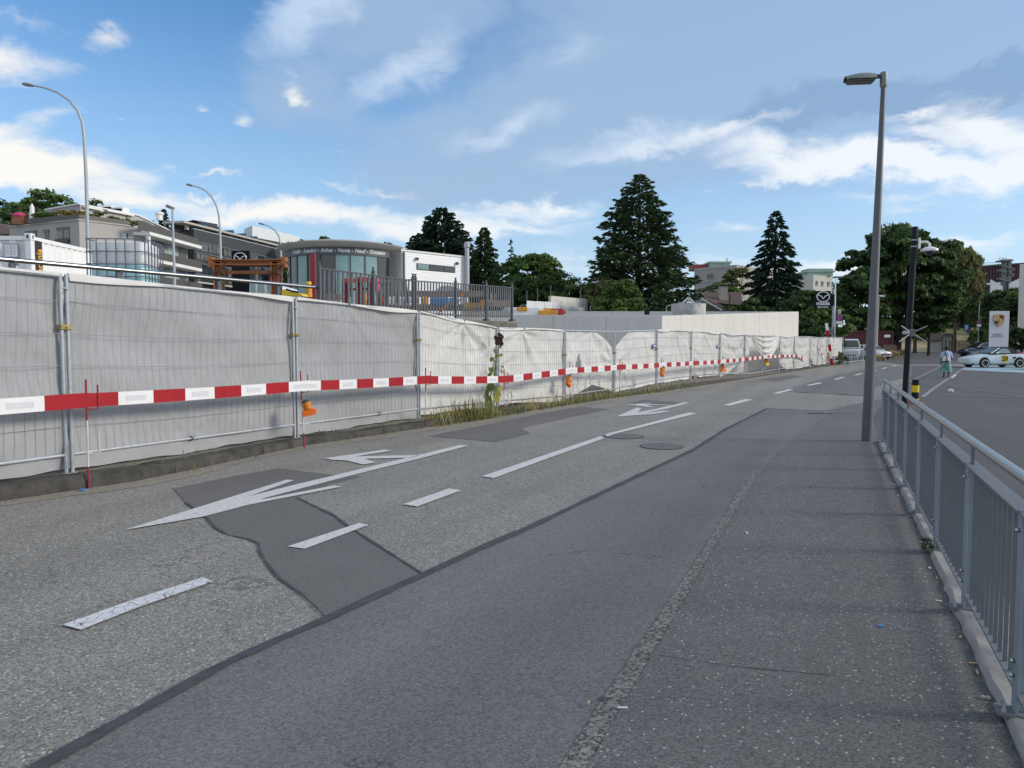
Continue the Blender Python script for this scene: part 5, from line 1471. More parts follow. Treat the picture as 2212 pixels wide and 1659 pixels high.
for k, (x0, x1, y0, y1) in enumerate(((822, 827, 640, 655), (1079, 1090, 655, 668))):
    block('red_scrap', ['red gas bottle shaped scrap behind the tall fence post', 'dark red drum low in the last fence section'][k], 'scrap', x0, x1, y0, y1, 25.0, .3, 'reddull', None, .05)
pk = P(814, 615, 21.5)
o = MB().ball(pk, (.10, .08, .22), 10, 8).build('warning_flag', mat('fluorescent pink cloth', (.75, .08, .25), .8)); tag(o, 'fluorescent pink cloth hanging by the tall fence post', 'cloth')
t = thing('work_bench', 'dark trestle bench with splayed legs behind the bar fence', 'bench', P(860, 640, 21))
MB().bar(P(818, 609, 21.5), P(886, 604.5, 22.5), .25, .05).build('top', M['wood'], t)
for a, b in (((824, 609), (819, 660)), ((838, 608), (834, 660)), ((876, 606), (881, 655)), ((862, 606), (858, 655))):
    MB().bar(P(*a, 21.7), P(*b, 21.7), .06, .06).build('leg', M['wood'], t)
for k, q in enumerate((((985, 662), (1003, 628), 23.0), ((938, 684), (975, 650), 21.0))):
    o = MB().tube([P(*q[0], q[2]), (P(*q[0], q[2]) + P(*q[1], q[2])) / 2 + V(0, 0, -.03), P(*q[1], q[2])], .02, 6).build('warning_string', M['orange']); tag(o, ['dotted orange string slanting up behind the fence post', 'orange string slanting low behind the bar fence'][k], 'string')
c = P(957, 694, 16.2)
o = MB().tube([c + V(-.28, 0, .03), c + V(-.1, -.03, .06), c + V(.08, .02, .02), c + V(.22, 0, -.04)], [.02, .05, .05, .02], 8).build('orange_net', M['orange']); tag(o, 'bundle of orange net lying on the fabric edge', 'netting')
# van behind the rusty frame
D = 26.0
t = thing('parked_van', 'white van rear windows glimpsed under the rusty frame', 'van', P(750, 640, D))
a, b = P(708, 612, D), P(794, 612, D)
c = P(555, 625, D)
MB().prism([P(536, 650, D), P(598, 650, D), P(596, 630, D), P(586, 610, D), P(538, 609, D)], V(0, 3.2, 0)).build('body', M['carwhite'], t, bevel=.08)
MB().prism([P(540, 632, D - .02), P(552, 632, D - .02), P(551, 612, D - .02), P(541, 612, D - .02)], V(0, .02, 0)).build('window', M['carglassmint'], t)
MB().prism([P(556, 632, D - .02), P(572, 632, D - .02), P(570, 613, D - .02), P(556, 612, D - .02)], V(0, .02, 0)).build('window', M['carglassmint'], t)
MB().prism([P(577, 633, D - .02), P(592, 633, D - .02), P(585, 614, D - .02), P(575, 613, D - .02)], V(0, .02, 0)).build('window', M['carglassmint'], t)
# ------------------------------------------------------------------ buildings
class Facade:
    """helper on a vertical plane from world point a (left) to b (right): boxes given by pixel rectangles on that plane"""
    def __init__(s, a, b):
        s.a = Vector((a.x, a.y, 0)); s.u = Vector((b.x - a.x, b.y - a.y, 0)).normalized()
        s.n = Vector((s.u.y, -s.u.x, 0)); s.rz = math.atan2(s.u.y, s.u.x)
        if s.n.y > 0 and abs(s.n.y) > .02: s.n = -s.n
    def hit(s, px, py):
        r = ray(px, py); o = Vector((0, 0, EYE)); t = (s.a - o).dot(s.n) / r.dot(s.n); return o + r * t
    def rect(s, x0, y0, x1, y1, out, th, name, m, parent, bevel=0.0):
        """pixel rectangle; y0 top-left corner, y1 bottom at the left edge: horizontal in space"""
        p, q = s.hit(x0, y0), s.hit(x0, y1); r = s.hit(x1, y0)
        w = (V(r.x, r.y, 0) - V(p.x, p.y, 0)).dot(s.u)
        return s.metric((V(p.x, p.y, 0) - s.a).dot(s.u), w, q.z, p.z, out, th, name, m, parent, bevel)
    def metric(s, u0, w, z0, z1, out, th, name, m, parent, bevel=0.0):
        c = s.a + s.u * (u0 + w / 2) + s.n * (out - th / 2); c.z = (z0 + z1) / 2
        return MB().box(c, (abs(w), th, z1 - z0), 0, s.rz).build(name, m, parent, bevel=bevel)

# grey and beige apartment house with roof terrace (left)
D = 80.0
c0 = P(170.5, 476, D)
lA, lB = P(20, 490, D + 5), c0
rB = P(279.5, 489, 84.2)
t = thing('apartment_house', 'grey rendered apartment house with planted roof terrace and balconies', 'apartment house', V(c0.x, c0.y, 4))
zt = c0.z
mb = MB().prism([V(lA.x, lA.y, 4), V(c0.x, c0.y, 4), V(rB.x, rB.y, 4), V(rB.x + .8, rB.y + 1.2, 4), V(-52, 100, 4), V(-64, 98, 4)], V(0, 0, zt - 4))
mb.build('main_block', M['plasterside'], t)
MB().prism([V(lA.x - .1, lA.y - .1, zt), V(c0.x, c0.y - .15, zt), V(rB.x + .15, rB.y, zt), V(-52, 100, zt), V(-64, 98, zt)], V(0, 0, .16)).build('parapet_cap', M['plasterside'], t)
fl = Facade(lA, c0)
for (x0, x1, y0, y1, ys) in ((225, 273, 0, 0, 0),):
    pass
for (cx_0, cx_1, cy_t, cy_b, hsh) in ((320, 460, 668, 830, 40), (550, 612, 650, 775, 34), (712, 865, 622, 825, 36)):
    x0, y0 = cR(cx_0, cy_t); x1, y1 = cR(cx_1, cy_b)
    w = fl.rect(x0, y0 + 4, x1, y1, .03, .10, 'window', M['frame'], t)
    fl.rect(x0 + .6, y0 + hsh * .1736, x1 - .6, y1 - 1, .05, .05, 'pane', M['glasscurtain'], w)
    fl.rect((x0 + x1) / 2 - .6, y0 + hsh * .1736, (x0 + x1) / 2 + .6, y1, .07, .05, 'mullion', M['frame'], w)
    fl.rect(x0 - .4, y0, x1 + .4, y0 + hsh * .1736, .10, .12, 'shutter_box', mat('grey green shutter box', (.12, .135, .13), .6), w)
fl.rect(cR(712, 770)[0], cR(712, 768)[1], cR(872, 770)[0], cR(872, 830)[1], .30, .05, 'balustrade', M['frame'], t)
frr = Facade(c0, rB)
w = frr.rect(*cR(1515, 692), cR(1590, 692)[0], cR(1515, 752)[1], .03, .08, 'window', M['glassmint'], t)
frr.rect(*cR(1572, 692), cR(1590, 692)[0], cR(1572, 756)[1], .05, .08, 'window_frame', M['frame'], w)
# set-back top storey
s0, s1, s2, s3 = P(99.5, 452, 90), P(173, 442, 86.5), P(297, 459.5, 94), P(372, 481.5, 108)
zt2 = s1.z
MB().prism([V(s0.x, s0.y, zt), V(s1.x, s1.y, zt), V(s2.x, s2.y, zt), V(s3.x, s3.y, zt), V(s3.x - 8, s3.y + 6, zt), V(s0.x - 2, s0.y + 16, zt)], V(0, 0, zt2 - zt)).build('top_storey', M['plasterside'], t)
MB().prism([V(s0.x - .2, s0.y, zt2), V(s1.x, s1.y - .25, zt2), V(s2.x + .2, s2.y - .1, zt2), V(s3.x + .2, s3.y, zt2), V(s3.x - 8, s3.y + 6, zt2), V(s0.x - 2, s0.y + 16, zt2)], V(0, 0, .15)).build('roof_edge', M['slab'], t)
ft = Facade(s1, s2)
for (x0, y0, x1, y1) in ((1020, 352, 1250, 375), (1310, 398, 1640, 420)):
    a, b = ft.hit(*cR(x0, y0 + 8)), ft.hit(*cR(x1, y0 + (x1 - x0) * .155 + 8))
    MB().bar(V(a.x, a.y, a.z) + ft.n * .3, V(b.x, b.y, a.z) + ft.n * .3, .3, .22).build('awning_box', M['slab'], t)
for (x0, y0, x1, y1) in ((1100, 425, 1188, 520), (1483, 478, 1580, 590)):
    q = ft.rect(*cR(x0, y0), cR(x1, y0)[0], cR(x0, y1)[1], .04, .08, 'terrace_door', M['plasterside'], t)
    ft.rect(*cR(x1 - 14, y0), cR(x1, y0)[0], cR(x0, y1)[1], .07, .08, 'door_edge', M['frame'], q)
ft0 = Facade(s0, s1)
for (x0, y0, x1, y1) in ((683, 400, 712, 470), (850, 425, 915, 475)):
    ft0.rect(*cR(x0, y0), cR(x1, y0)[0], cR(x0, y1)[1], .04, .08, 'window', M['glassdark'], t)
ft2 = Facade(s2, s3)
for (x0, x1, y0, y1) in ((1785, 1880, 532, 640), (1928, 2110, 575, 680)):
    ft2.rect(*cR(x0, y0), cR(x1, y0)[0], cR(x0, y1)[1], .05, .1, 'roller_shutter', M['shutter'], t)
ft2.rect(*cR(1705, 532), cR(1785, 532)[0], cR(1705, 622)[1], .6, .06, 'glass_screen', M['glassmint'], t)
ft2.rect(*cR(1905, 530), cR(1918, 530)[0], cR(1905, 640)[1], .12, .1, 'downpipe', M['shutter'], t)
for k, (px, py, w_, h_) in enumerate(((140, 440.5, 3.0, .8), (200, 441, 6, .7), (215, 442.5, 1.6, 1.1), (232, 447, 2.6, .9))):
    q = P(px, py, 92); MB().box((q.x, q.y + 2, zt2 + h_ / 2 + .1), (w_, 1.6, h_)).build('roof_unit', M['white_'], t)
q = P(344, 466, 100); MB().lathe(q + V(0, 0, -.6), [(.45, 0), (.45, .7), (.62, .75), (.62, 1.0), (.3, 1.15)], 10).build('roof_vent', M['white_'], t)
# balcony wing
g0, g1 = P(305.5, 505, 86), P(404.5, 531, 96.6)
zs = g0.z
fb_ = Facade(g0, g1)
MB().prism([V(g0.x, g0.y, 4), V(g1.x, g1.y, 4), V(g1.x - 6, g1.y + 1, 4), V(g0.x - 6, g0.y + 2, 4)], V(0, 0, zs - 4)).build('balcony_wing', M['plasterside'], t)
Lw = (V(g1.x, g1.y, 0) - V(g0.x, g0.y, 0)).length
for k, dz in enumerate((0, -3.0, -5.9)):
    fb_.metric(-1.5, Lw + 1.6, zs + dz - .38, zs + dz, 1.9, 2.2, 'balcony_slab', M['slab'], t)
    if k: fb_.metric(-1.5, Lw + 1.6, zs + dz + .03, zs + dz + .95, 1.86, .06, 'balustrade', M['bronze'], t)
    for j in range(4):
        q = fb_.metric(.4 + j * Lw / 4, Lw / 4 - .7, zs + dz - 2.5, zs + dz - .45, .05, .1, 'glass_door', M['glassmint'] if j % 2 == 0 else M['glasscurtain'], t)
    fb_.metric(-1.4, .35, zs + dz - 3, zs + dz - .38, 1.7, .35, 'column', M['slab'], t)
fb_.metric(-3, Lw + 3.2, zs + .03, zs + 1.0, 1.4, .06, 'terrace_balustrade', M['bronze'], t)
# terrace edge balustrade and planting on the roof
for (a, b) in ((P(60, 487, 83), P(170, 470, 80.3)), (P(171, 470, 80.3), P(279, 482, 84.3))):
    MB().bar(V(a.x, a.y, zt + .42), V(b.x, b.y, zt + .42), .05, .55).build('terrace_balustrade', M['bronze'], t)
q = P(43, 486, 84)
tp_ = thing('planter_pot', 'terracotta planter with pink flowers on the roof terrace', 'planter', V(q.x, q.y, zt + .16))
MB().box((q.x, q.y, zt + .6), (1.3, .8, .85)).build('box', M['terracotta'], tp_); MB().ball((q.x, q.y, zt + 1.25), (.8, .5, .35), 10, 6).build('blossom', M['pink'], tp_)
q = P(70, 470, 84.0)
tp_ = thing('parasol', 'closed white parasol on the roof terrace', 'parasol', V(q.x, q.y, zt + .16))
MB().lathe(V(q.x, q.y, zt + .3), [(.06, 0), (.06, .4), (.32, .5), (.22, 1.9), (.05, 2.3)], 10).build('folded_canopy', M['white_'], tp_)
# brown tiled roof just left of it
q0, q1 = P(-30, 480, 92), P(13, 496, 88)
t = thing('tiled_house', 'brown tiled roof corner of a house at the left border', 'house', V(q0.x, q0.y, 4))
MB().prism([P(-60, 478, 92), P(10, 488, 90), P(14, 506, 88), P(-60, 500, 88)], V(-.3, 2, .4)).build('roof', M['tile'], t)
a, b = P(-60, 503, 89), P(12, 508, 89); MB().prism([V(a.x, a.y, 4), V(b.x, b.y, 4), V(b.x, b.y, b.z), V(a.x, a.y, a.z)], V(0, 4, 0)).build('wall', M['housewall'], t)

# anthracite office building
a, b = P(418.5, 494.7, 110), P(640, 547.7, 139.5)
zt = a.z; sl = P(384.5, 497, 114)
t = thing('office_building', 'long dark anthracite office building with window bands and roof storey', 'office building', V(a.x, a.y, 4))
MB().prism([V(sl.x, sl.y, 4), V(a.x, a.y, 4), V(b.x, b.y, 4), V(b.x - 10, b.y + 4, 4), V(sl.x - 6, sl.y + 20, 4)], V(0, 0, zt - 4)).build('main_block', M['darkclad'], t)
F = Facade(a, b); Lb = (V(b.x, b.y, 0) - V(a.x, a.y, 0)).length
F.metric(0, Lb, zt, zt + .12, .06, .5, 'parapet_cap', M['galv'], t)
def band_z(cy):
    x, y = cM(525, cy); return F.hit(x, y).z
bands = [(640, 742, 'glasscurtain'), (775, 850, 'glasscurtain'), (905, 1020, 'glassdark'), (1045, 1120, 'glassdark')]
pane0 = None
for (y0, y1, mm) in bands:
    z1_, z0_ = band_z(y0), band_z(y1)
    F.metric(.1, Lb - .2, z1_ + .02, z1_ + .16, .10, .2, 'ledge', M['steel'], t)
    F.metric(.3, Lb - .6, z0_, z1_, .015, .05, 'window_recess', M['black'], t)
    n = 30
    for k in range(n):
        w = (Lb - .8) / n
        if (k * 7 + int(y0)) % 11 == 0 and mm == 'glasscurtain': mm2 = 'glassdark'
        else: mm2 = mm if (k * 5 + int(y1)) % 4 else ('glasscurtain' if mm == 'glassdark' else 'glassdark' if k % 3 == 0 else mm)
        F.metric(.4 + k * w + .06, w - .12, z0_ + .05, z1_ - .05, .05, .06, 'window', M[mm2], t)
zg = band_z(1150)
F.metric(.3, Lb * .42, 4, zg, .03, .1, 'garage_opening', M['black'], t); F.metric(0, Lb * .45, zg, zg + .25, .5, .6, 'garage_lintel', M['beige'], t)
# roof storey: slab on short columns, dark recessed wall
ra, rb = P(404, 484, 112), P(634, 532, 141)
zr = P(418.5, 486, 111).z
Fr = Facade(a - F.n * 1.6, b - F.n * 1.6)
Fr.metric(-1.0, Lb + .5, zt + .1, zr - .05, -1.2, .4, 'roof_storey_wall', M['frame'], t)
Fr.metric(-1.6, Lb + .8, zr - .05, zr + .25, 1.1, 3.5, 'roof_slab', M['beige'], t)
for k in range(9):
    Fr.metric(.2 + k * Lb / 8.2, .45, zt, zr - .05, .3, .45, 'roof_column', M['beige'], t)
    Fr.metric(1.0 + k * Lb / 8.2, 1.5, zt + .5, zr - .5, -1.15, .06, 'window', M['glassdark'], t)
MB().prism([P(396, 480, 118), P(418, 475, 117), P(470, 484, 124), P(470, 497, 124), P(396, 497, 118)], V(-5, 6, 0)).build('plant_room', M['darkclad'], t)
MB().prism([P(545, 487, 136), P(647, 511, 146), P(647, 531, 146), P(545, 512, 136)], V(-3, 4, 0)).build('attic_block', M['hoarding'], t)
for k in range(5):
    q = F.a + F.u * (6.0 + k * 3.6) - F.n * 2.4; q.z = zr + .35
    MB().prism([q + F.u * -.9, q + F.u * .9 + V(0, 0, .0), q + F.u * .9 + V(0, 0, .9) - F.n * .2, q + F.u * .7 + V(0, 0, .95) - F.n * .2], -F.n * 2.0).build('solar_panel', M['glassdark'], t)
# emblem pylon of the car dealer before it
D = 92.0
def emblem(parent, c, r, xd, nrm, m_):
    xd, nrm = Vector(xd).normalized(), Vector(nrm).normalized(); up = V(0, 0, 1)
    f = lambda x, y: c + xd * (x * r) + up * (y * r)
    MB().tube([f(math.cos(a), .80 * math.sin(a)) for a in np.linspace(0, 2 * math.pi, 40, endpoint=False)], r * .085, 6, 0, True, True).build('emblem_ring', m_, parent, smooth=True)
    MB().tube([f(-.93, .28), f(-.62, .24), f(-.33, .08), f(0, -.34), f(.33, .08), f(.62, .24), f(.93, .28)], [r * .05, r * .085, r * .10, r * .12, r * .10, r * .085, r * .05], 6).build('emblem_wing', m_, parent, smooth=True)
p0 = P(500, 541.6, D); p1 = P(538, 541.6, D); zb = 4.0
t = thing('brand_pylon', 'tall black pylon with a round silver emblem before the office building', 'pylon sign', V((p0.x + p1.x) / 2, D, zb))
MB().box(((p0.x + p1.x) / 2, D + .2, (p0.z + zb) / 2), (p1.x - p0.x, .4, p0.z - zb)).build('board', M['signblack'], t, bevel=.03)
emblem(t, P(518.7, 556.5, D - .06), 12.8 / FOC * D, (1, 0, 0), (0, -1, 0), M['chrome'])

# glass showroom with curved canopy
zf = P(750, 525, 60).z
ctr = V(X(752, 66.5), 65.6, 0); Rg = 5.0
t = thing('showroom', 'round glass car showroom with curved grey canopy and lettered fascia', 'showroom', V(ctr.x, ctr.y, 4))
def arcp(th, r, z): return V(ctr.x + math.sin(th) * r, ctr.y - math.cos(th) * r, z)
TH0, TH1 = -1.18, 1.08
zf0, zf1 = P(752, 549.5, ctr.y - Rg).z, P(752, 534.8, ctr.y - Rg).z
def arc_wall(r, z0, z1, th, a0, a1, n, name, m_):
    mb = MB(); vs = []
    for k in range(n + 1):
        a = a0 + (a1 - a0) * k / n
        vs += [arcp(a, r, z0), arcp(a, r, z1), arcp(a, r - th, z1), arcp(a, r - th, z0)]
    fs = []
    for k in range(n):
        for j in range(4):
            fs.append((k * 4 + j, (k + 1) * 4 + j, (k + 1) * 4 + (j + 1) % 4, k * 4 + (j + 1) % 4))
    fs += [(3, 2, 1, 0), (n * 4, n * 4 + 1, n * 4 + 2, n * 4 + 3)]
    return mb.add(vs, fs).build(name, m_, t, smooth=True)
arc_wall(Rg + .05, zf0, zf1, .3, TH0, TH1, 32, 'fascia', mat('blue grey fascia', (.075, .09, .105), .5, 0, .08, 1))
NG = 9
for k in range(NG):
    a0 = TH0 + (TH1 - TH0) * k / NG; a1 = TH0 + (TH1 - TH0) * (k + 1) / NG - .012
    arc_wall(Rg - .05, 4, zf0 - .01, .08, a0, a1, 4, 'glass_pane', [M['glassdark'], M['glassdark'], M['glassteal'], M['glassdark'], M['glassdark'], M['glassteal'], M['glassteal'], M['glassteal'], M['glassdark']][k])
    arc_wall(Rg + .02, 4, zf0 - .01, .12, a1, a1 + .014, 1, 'glazing_post', M['frame'])
arc_wall(Rg - .9, 4, zf1, .3, TH0, TH1, 20, 'inner_wall', M['glassdark'])
# canopy: thin shell, rising to the middle
mb = MB(); vs = []
nC = 36
for k in range(nC + 1):
    a = -1.35 + 2.62 * k / nC
    dz = .0
    for r_, z_ in ((Rg - .2, zf1 + .02), (Rg + .75, zf1 + .35), (Rg + .85, zf1 + .48), (Rg - .5, zf1 + .75)):
        vs.append(arcp(a, r_, z_ + dz))
mb.add(vs, [(k * 4 + j, (k + 1) * 4 + j, (k + 1) * 4 + j + 1, k * 4 + j + 1) for k in range(nC) for j in range(3)])
mb.build('canopy', M['canopy'], t, smooth=True)
MB().prism([arcp(a, Rg - .4, zf1 + .6) for a in np.linspace(-1.35, 1.27, 20)] + [V(ctr.x + 3, ctr.y + 6, zf1 + .6), V(ctr.x - 5, ctr.y + 6, zf1 + .6)], V(0, 0, .15)).build('roof', M['canopy'], t)
MB().box((ctr.x - .5, ctr.y + .5, zf1 + .98), (7.5, 3, .10)).build('roof_blade', M['slab'], t)
zt_ = (zf0 + zf1) / 2 + .05
place_letters(TXT['fascia'], 'fascia_lettering', M['letter'], t, (0, 0, 0), (1, 0, 0), (0, 0, 1), lambda q: arcp(.08 + q.x * .66 / (Rg + .06), Rg + .065 + q.z, zt_ + q.y * .72))
# white clad wing
wa, wb = P(867, 541, 64), P(1014, 556.8, 69.3)
t = thing('white_annex', 'white ribbed showroom annex with a strip window and a steel flue', 'annex building', V(wa.x, wa.y, 2))
MB().prism([V(wa.x, wa.y, 2), V(wb.x, wb.y, 2), V(wb.x - 6, wb.y + 7, 2), V(wa.x - 6, wa.y + 8, 2)], V(0, 0, wa.z - 2)).build('core', M['whiteclad'], t)
F = Facade(wa, wb); Lw = (V(wb.x, wb.y, 0) - V(wa.x, wa.y, 0)).length
nrow = 34; zz0, zz1 = 3.5, wa.z - .1
for k in range(nrow):
    F.metric(.35, Lw - .5, zz0 + (zz1 - zz0) * k / nrow, zz0 + (zz1 - zz0) * (k + .86) / nrow, .05, .06, 'cladding_board', M['whiteclad'], t)
F.metric(-.1, Lw + .2, wa.z - .05, wa.z + .1, .12, .5, 'roof_edge', M['slab'], t)
for cx_ in (1345, 2045):
    x, y = cS(cx_, 395); q = F.hit(x, y)
    F.metric((q - F.a).dot(F.u) - .06, .14, 4, q.z, .22, .14, 'downpipe', M['shutter'], t)
x0, y0 = cS(1490, 514); x1, y1 = cS(1908, 585)
w = F.rect(x0, y0, x1, cS(1490, 585)[1], .10, .10, 'window', M['frame'], t)
for a_, b_ in ((1496, 1616), (1632, 1770), (1782, 1890)):
    F.rect(cS(a_, 0)[0], y0 + .08 * (a_ - 1490) * .1984 + 1.0, cS(b_, 0)[0], cS(0, 585)[1] + .09 * (a_ - 1490) * .1984 - 1.2, .14, .05, 'pane', M['glassteal'] if a_ < 1500 else M['glassdark'], w)
for cx_, cy_ in ((1482, 462), (1920, 512)):
    q = F.hit(*cS(cx_, cy_)); MB().lathe(q + F.n * .08, [(.10, 0), (.14, .2), (.14, .24)], 8, 0, F.n + V(.3, 0, -.6)).build('floodlight', M['lamp'], t)
q = F.hit(*cS(2017, 345)) + F.n * .35
MB().tube([V(q.x, q.y, 3), V(q.x, q.y, q.z)], .20, 12).build('flue', M['galv'], t, smooth=True)
MB().lathe(V(q.x, q.y, q.z - .1), [(.2, 0), (.30, .1), (.30, .45), (.16, .6)], 12).build('flue_cap', M['galv'], t, smooth=True)
# low grey shed roof in front of annex
o = MB().prism([P(935, 631, 40), P(955, 617, 40), P(972, 617, 40), P(1010, 630, 40)], V(.5, 3, 0)).build('tent_cover', M['galv']); tag(o, 'low grey tent cover in front of the white annex', 'cover')

# apartment blocks and brown house behind the big conifers
def block_house(lab, a, b, depth, z0, zt, m_front, m_right, name='apartment_block'):
    t = thing(name, lab, 'apartment block', V(a.x, a.y, z0))
    d = V(b.x - a.x, b.y - a.y, 0); u = d.normalized(); n = V(-u.y, u.x, 0)
    if n.y < 0: n = -n
    MB().prism([V(a.x, a.y, z0), V(b.x, b.y, z0), V(b.x, b.y, z0) + n * depth, V(a.x, a.y, z0) + n * depth], V(0, 0, zt - z0)).build('walls', m_front, t)
    return t, Facade(a, b)
a, b = P(1500, 580, 130), P(1591, 579, 124)
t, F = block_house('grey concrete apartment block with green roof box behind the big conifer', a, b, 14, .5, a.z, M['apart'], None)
for (cy_0, cy_1) in ((360, 420), (488, 550), (610, 670)):
    for (cx_0, cx_1) in ((790, 852), (985, 1045)):
        if cx_0 > 900 and cy_0 < 500: continue
        x0, y0 = cH(cx_0, cy_0); x1, y1 = cH(cx_1, cy_1)
        w = F.rect(x0, y0, x1, y1, .06, .1, 'window', M['glassdark'], t); F.rect(x0, y1 - 1.5, x1, y1, .10, .1, 'sill', M['glassteal'], w)
for cy_ in (320, 455, 590):
    y = cH(0, cy_)[1]; q = F.hit(1520, y); F.metric(0, (b - a).length, q.z - .08, q.z + .08, .03, .06, 'floor_joint', M['kerbconc'], t)
c_, d_ = P(1592, 578, 123.8), P(1640, 585, 132)
F2 = Facade(c_, d_)
MB().prism([V(c_.x, c_.y, .5), V(d_.x, d_.y, .5), V(d_.x - 2, d_.y + 10, .5), V(c_.x - 2, c_.y + 12, .5)], V(0, 0, c_.z - .6)).build('sunny_wing', M['apartlight'], t)  # sunlit side: sunlight painted as paler concrete than the grey front
for cy_ in (355, 485, 610):
    x0, y0 = cH(1150, cy_); F2.rect(x0, y0, x0 + 9, y0 + 10, .05, .1, 'window', M['glasscurtain'], t)
p0, p1 = P(1534, 577, 131), P(1577, 577, 131); zr0, zr1 = p0.z, P(1550, 568.5, 131).z
MB().box(((p0.x + p1.x) / 2, 133, (zr0 + zr1) / 2), (p1.x - p0.x, 4, zr1 - zr0)).build('roof_box', M['greenroof'], t)
MB().box(((p0.x + p1.x) / 2, 133, zr1 + .15), (p1.x - p0.x + .5, 4.4, .3)).build('roof_box_cap', M['greenroof'], t)
for px in (1569, 1571.5):
    q = P(px, 557, 133); MB().tube([V(q.x, q.y, zr1), q], .06, 5).build('antenna', M['galv'], t)
MB().box(P(1521, 579, 134), (5, 3, 1.0)).build('red_roof_edge', mat('red roof edge', (.30, .06, .05), .7), t)
a, b = P(1757, 594, 150), P(1799, 600, 153)
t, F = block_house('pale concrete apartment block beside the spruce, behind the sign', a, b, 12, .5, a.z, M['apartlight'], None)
for cx_0 in (1968, 2028, 2095, 2143):
    x0, y0 = cH(cx_0, 432 + (cx_0 - 1968) * .06); w = F.rect(x0, y0, x0 + 4.6, y0 + 11, .06, .1, 'window', M['glassdark'], t); F.rect(x0, y0 + 8, x0 + 4.6, y0 + 11, .09, .1, 'sill', M['glassteal'], w)
p = P(1766, 593, 151); MB().box(P(1764, 590, 154), (5.2, 4, 1.5)).build('roof_box', M['greenroof'], t); MB().box(P(1764, 588.2, 154), (6.0, 4.4, .3)).build('roof_box_cap', M['greenroof'], t)
e0, e1 = P(1735, 597, 156), P(1757, 598, 155)
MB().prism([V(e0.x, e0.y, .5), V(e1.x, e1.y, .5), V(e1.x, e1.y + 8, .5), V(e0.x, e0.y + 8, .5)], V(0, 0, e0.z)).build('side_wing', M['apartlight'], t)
MB().box(P(1742, 606, 154.5), (1.6, .2, 1.8)).build('balcony', M['glassteal'], t)
# house with brown roof
D = 84.0
t = thing('tiled_house', 'cream house with brown tiled roof and chimney between the conifers', 'house', P(1550, 680, D))
A, B = P(1514, 658, D), P(1600, 658, D + 2); rd0, rd1 = P(1522, 633, D + 5), P(1602, 631, D + 5)
zb_ = P(1550, 700, D).z
MB().prism([P(1513, 700, D + 1), P(1562, 700, D + 1), P(1562, 668, D + 1), P(1530, 652, D + 1), P(1513, 652, D + 1)], V(0, 5, 0)).build('wall', M['housewall'], t)
# roof built of courses of tiles
def roof_plane(p00, p10, p11, p01, rows, nm, th=.06):
    for k in range(rows):
        f0, f1 = k / rows, (k + 1.25) / rows
        a_, b_ = p00.lerp(p01, f0), p10.lerp(p11, f0); c_, d_ = p10.lerp(p11, min(f1, 1)), p00.lerp(p01, min(f1, 1))
        MB().prism([a_ + V(0, 0, th), b_ + V(0, 0, th), c_, d_], V(0, .02, .05)).build('tile_course', M['tile'], t)
roof_plane(P(1516, 652, D - .3), P(1602, 661, D - .3), P(1602, 632, D + 5), P(1524, 632.5, D + 5), 9, 'a')
roof_plane(P(1511, 641, D - .8), P(1566, 668, D - .8), P(1562, 655, D + .6), P(1520, 640, D + .6), 4, 'b')
MB().bar(P(1511, 643, D - .9), P(1560, 670, D - .9), .1, .25).build('verge_board', M['slab'], t)
q = P(1562, 634, D + 1.5)
ch = MB().box(q + V(0, 0, -.2), (.85, .85, 2.0)).build('chimney', M['housewall'], t); MB().box(q + V(0, 0, .95), (1.0, 1.0, .12)).build('chimney_cap', M['frame'], ch)
p, q = P(1575, 675, 82), P(1577, 636, 82)
o = MB().tube([p, q], .08, 6).build('timber_pole', M['wood']); tag(o, 'plain timber pole beside the brown roofed house', 'pole')

# maroon hall with steel stair tower (far right)
a, b = P(2085, 577, 165), P(2330, 570, 150)
t = thing('maroon_hall', 'big maroon corrugated hall behind the trees on the right', 'hall', V(a.x, a.y, 0))
zt = P(2150, 574, 160).z
F = Facade(a, b); Lh = (V(b.x, b.y, 0) - V(a.x, a.y, 0)).length
MB().prism([V(a.x, a.y, 0), V(b.x, b.y, 0), V(b.x + 5, b.y + 25, 0), V(a.x + 5, a.y + 25, 0)], V(0, 0, zt)).build('core', M['maroon'], t)
hz = [P(2150, y, 160).z for y in (630, 612, 589)]
ribbed(tuple(a + F.n * .12)[:2], tuple(b + F.n * .12)[:2], hz[1] + .2, zt, F.n, .55, .12).build('upper_cladding', M['maroon'], t)
ribbed(tuple(a + F.n * .12)[:2], tuple(b + F.n * .12)[:2], 0, hz[1] - .2, F.n, .55, .12).build('lower_cladding', M['maroon'], t)
F.metric(0, Lh, hz[1] - .2, hz[1] + .2, .2, .2, 'white_band', M['letter'], t); F.metric(0, Lh, zt - .05, zt + .3, .3, .4, 'roof_edge', M['frame'], t)
F.metric(0, Lh, hz[0] - 1.2, hz[0] - .9, .2, .2, 'white_band', M['letter'], t)
D = 140
t = thing('stair_tower', 'steel stair tower with landings in front of the maroon hall', 'stair tower', P(2180, 650, D))
for px in (2168.5, 2180):
    a, b = P(px, 640, D), P(px, 560, D); MB().bar(V(a.x, D, 0), b, .6, .6).build('column', M['steel'], t)
    a, b = P(px, 640, D + 3), P(px, 562, D + 3); MB().bar(V(a.x, D + 3, 0), b, .5, .5).build('column', M['steel'], t)
MB().bar(P(2158, 564, D), P(2181, 563.5, D), 2.2, .25).build('landing', M['steel'], t)
for y_ in (572, 584, 602):
    MB().bar(P(2156, y_, D), P(2190, y_ + 10, D), .9, .3).build('stair_flight', M['steel'], t); MB().bar(P(2190, y_ + 10, D), P(2168, y_ + 20, D), .9, .25).build('stair_flight', M['steel'], t)
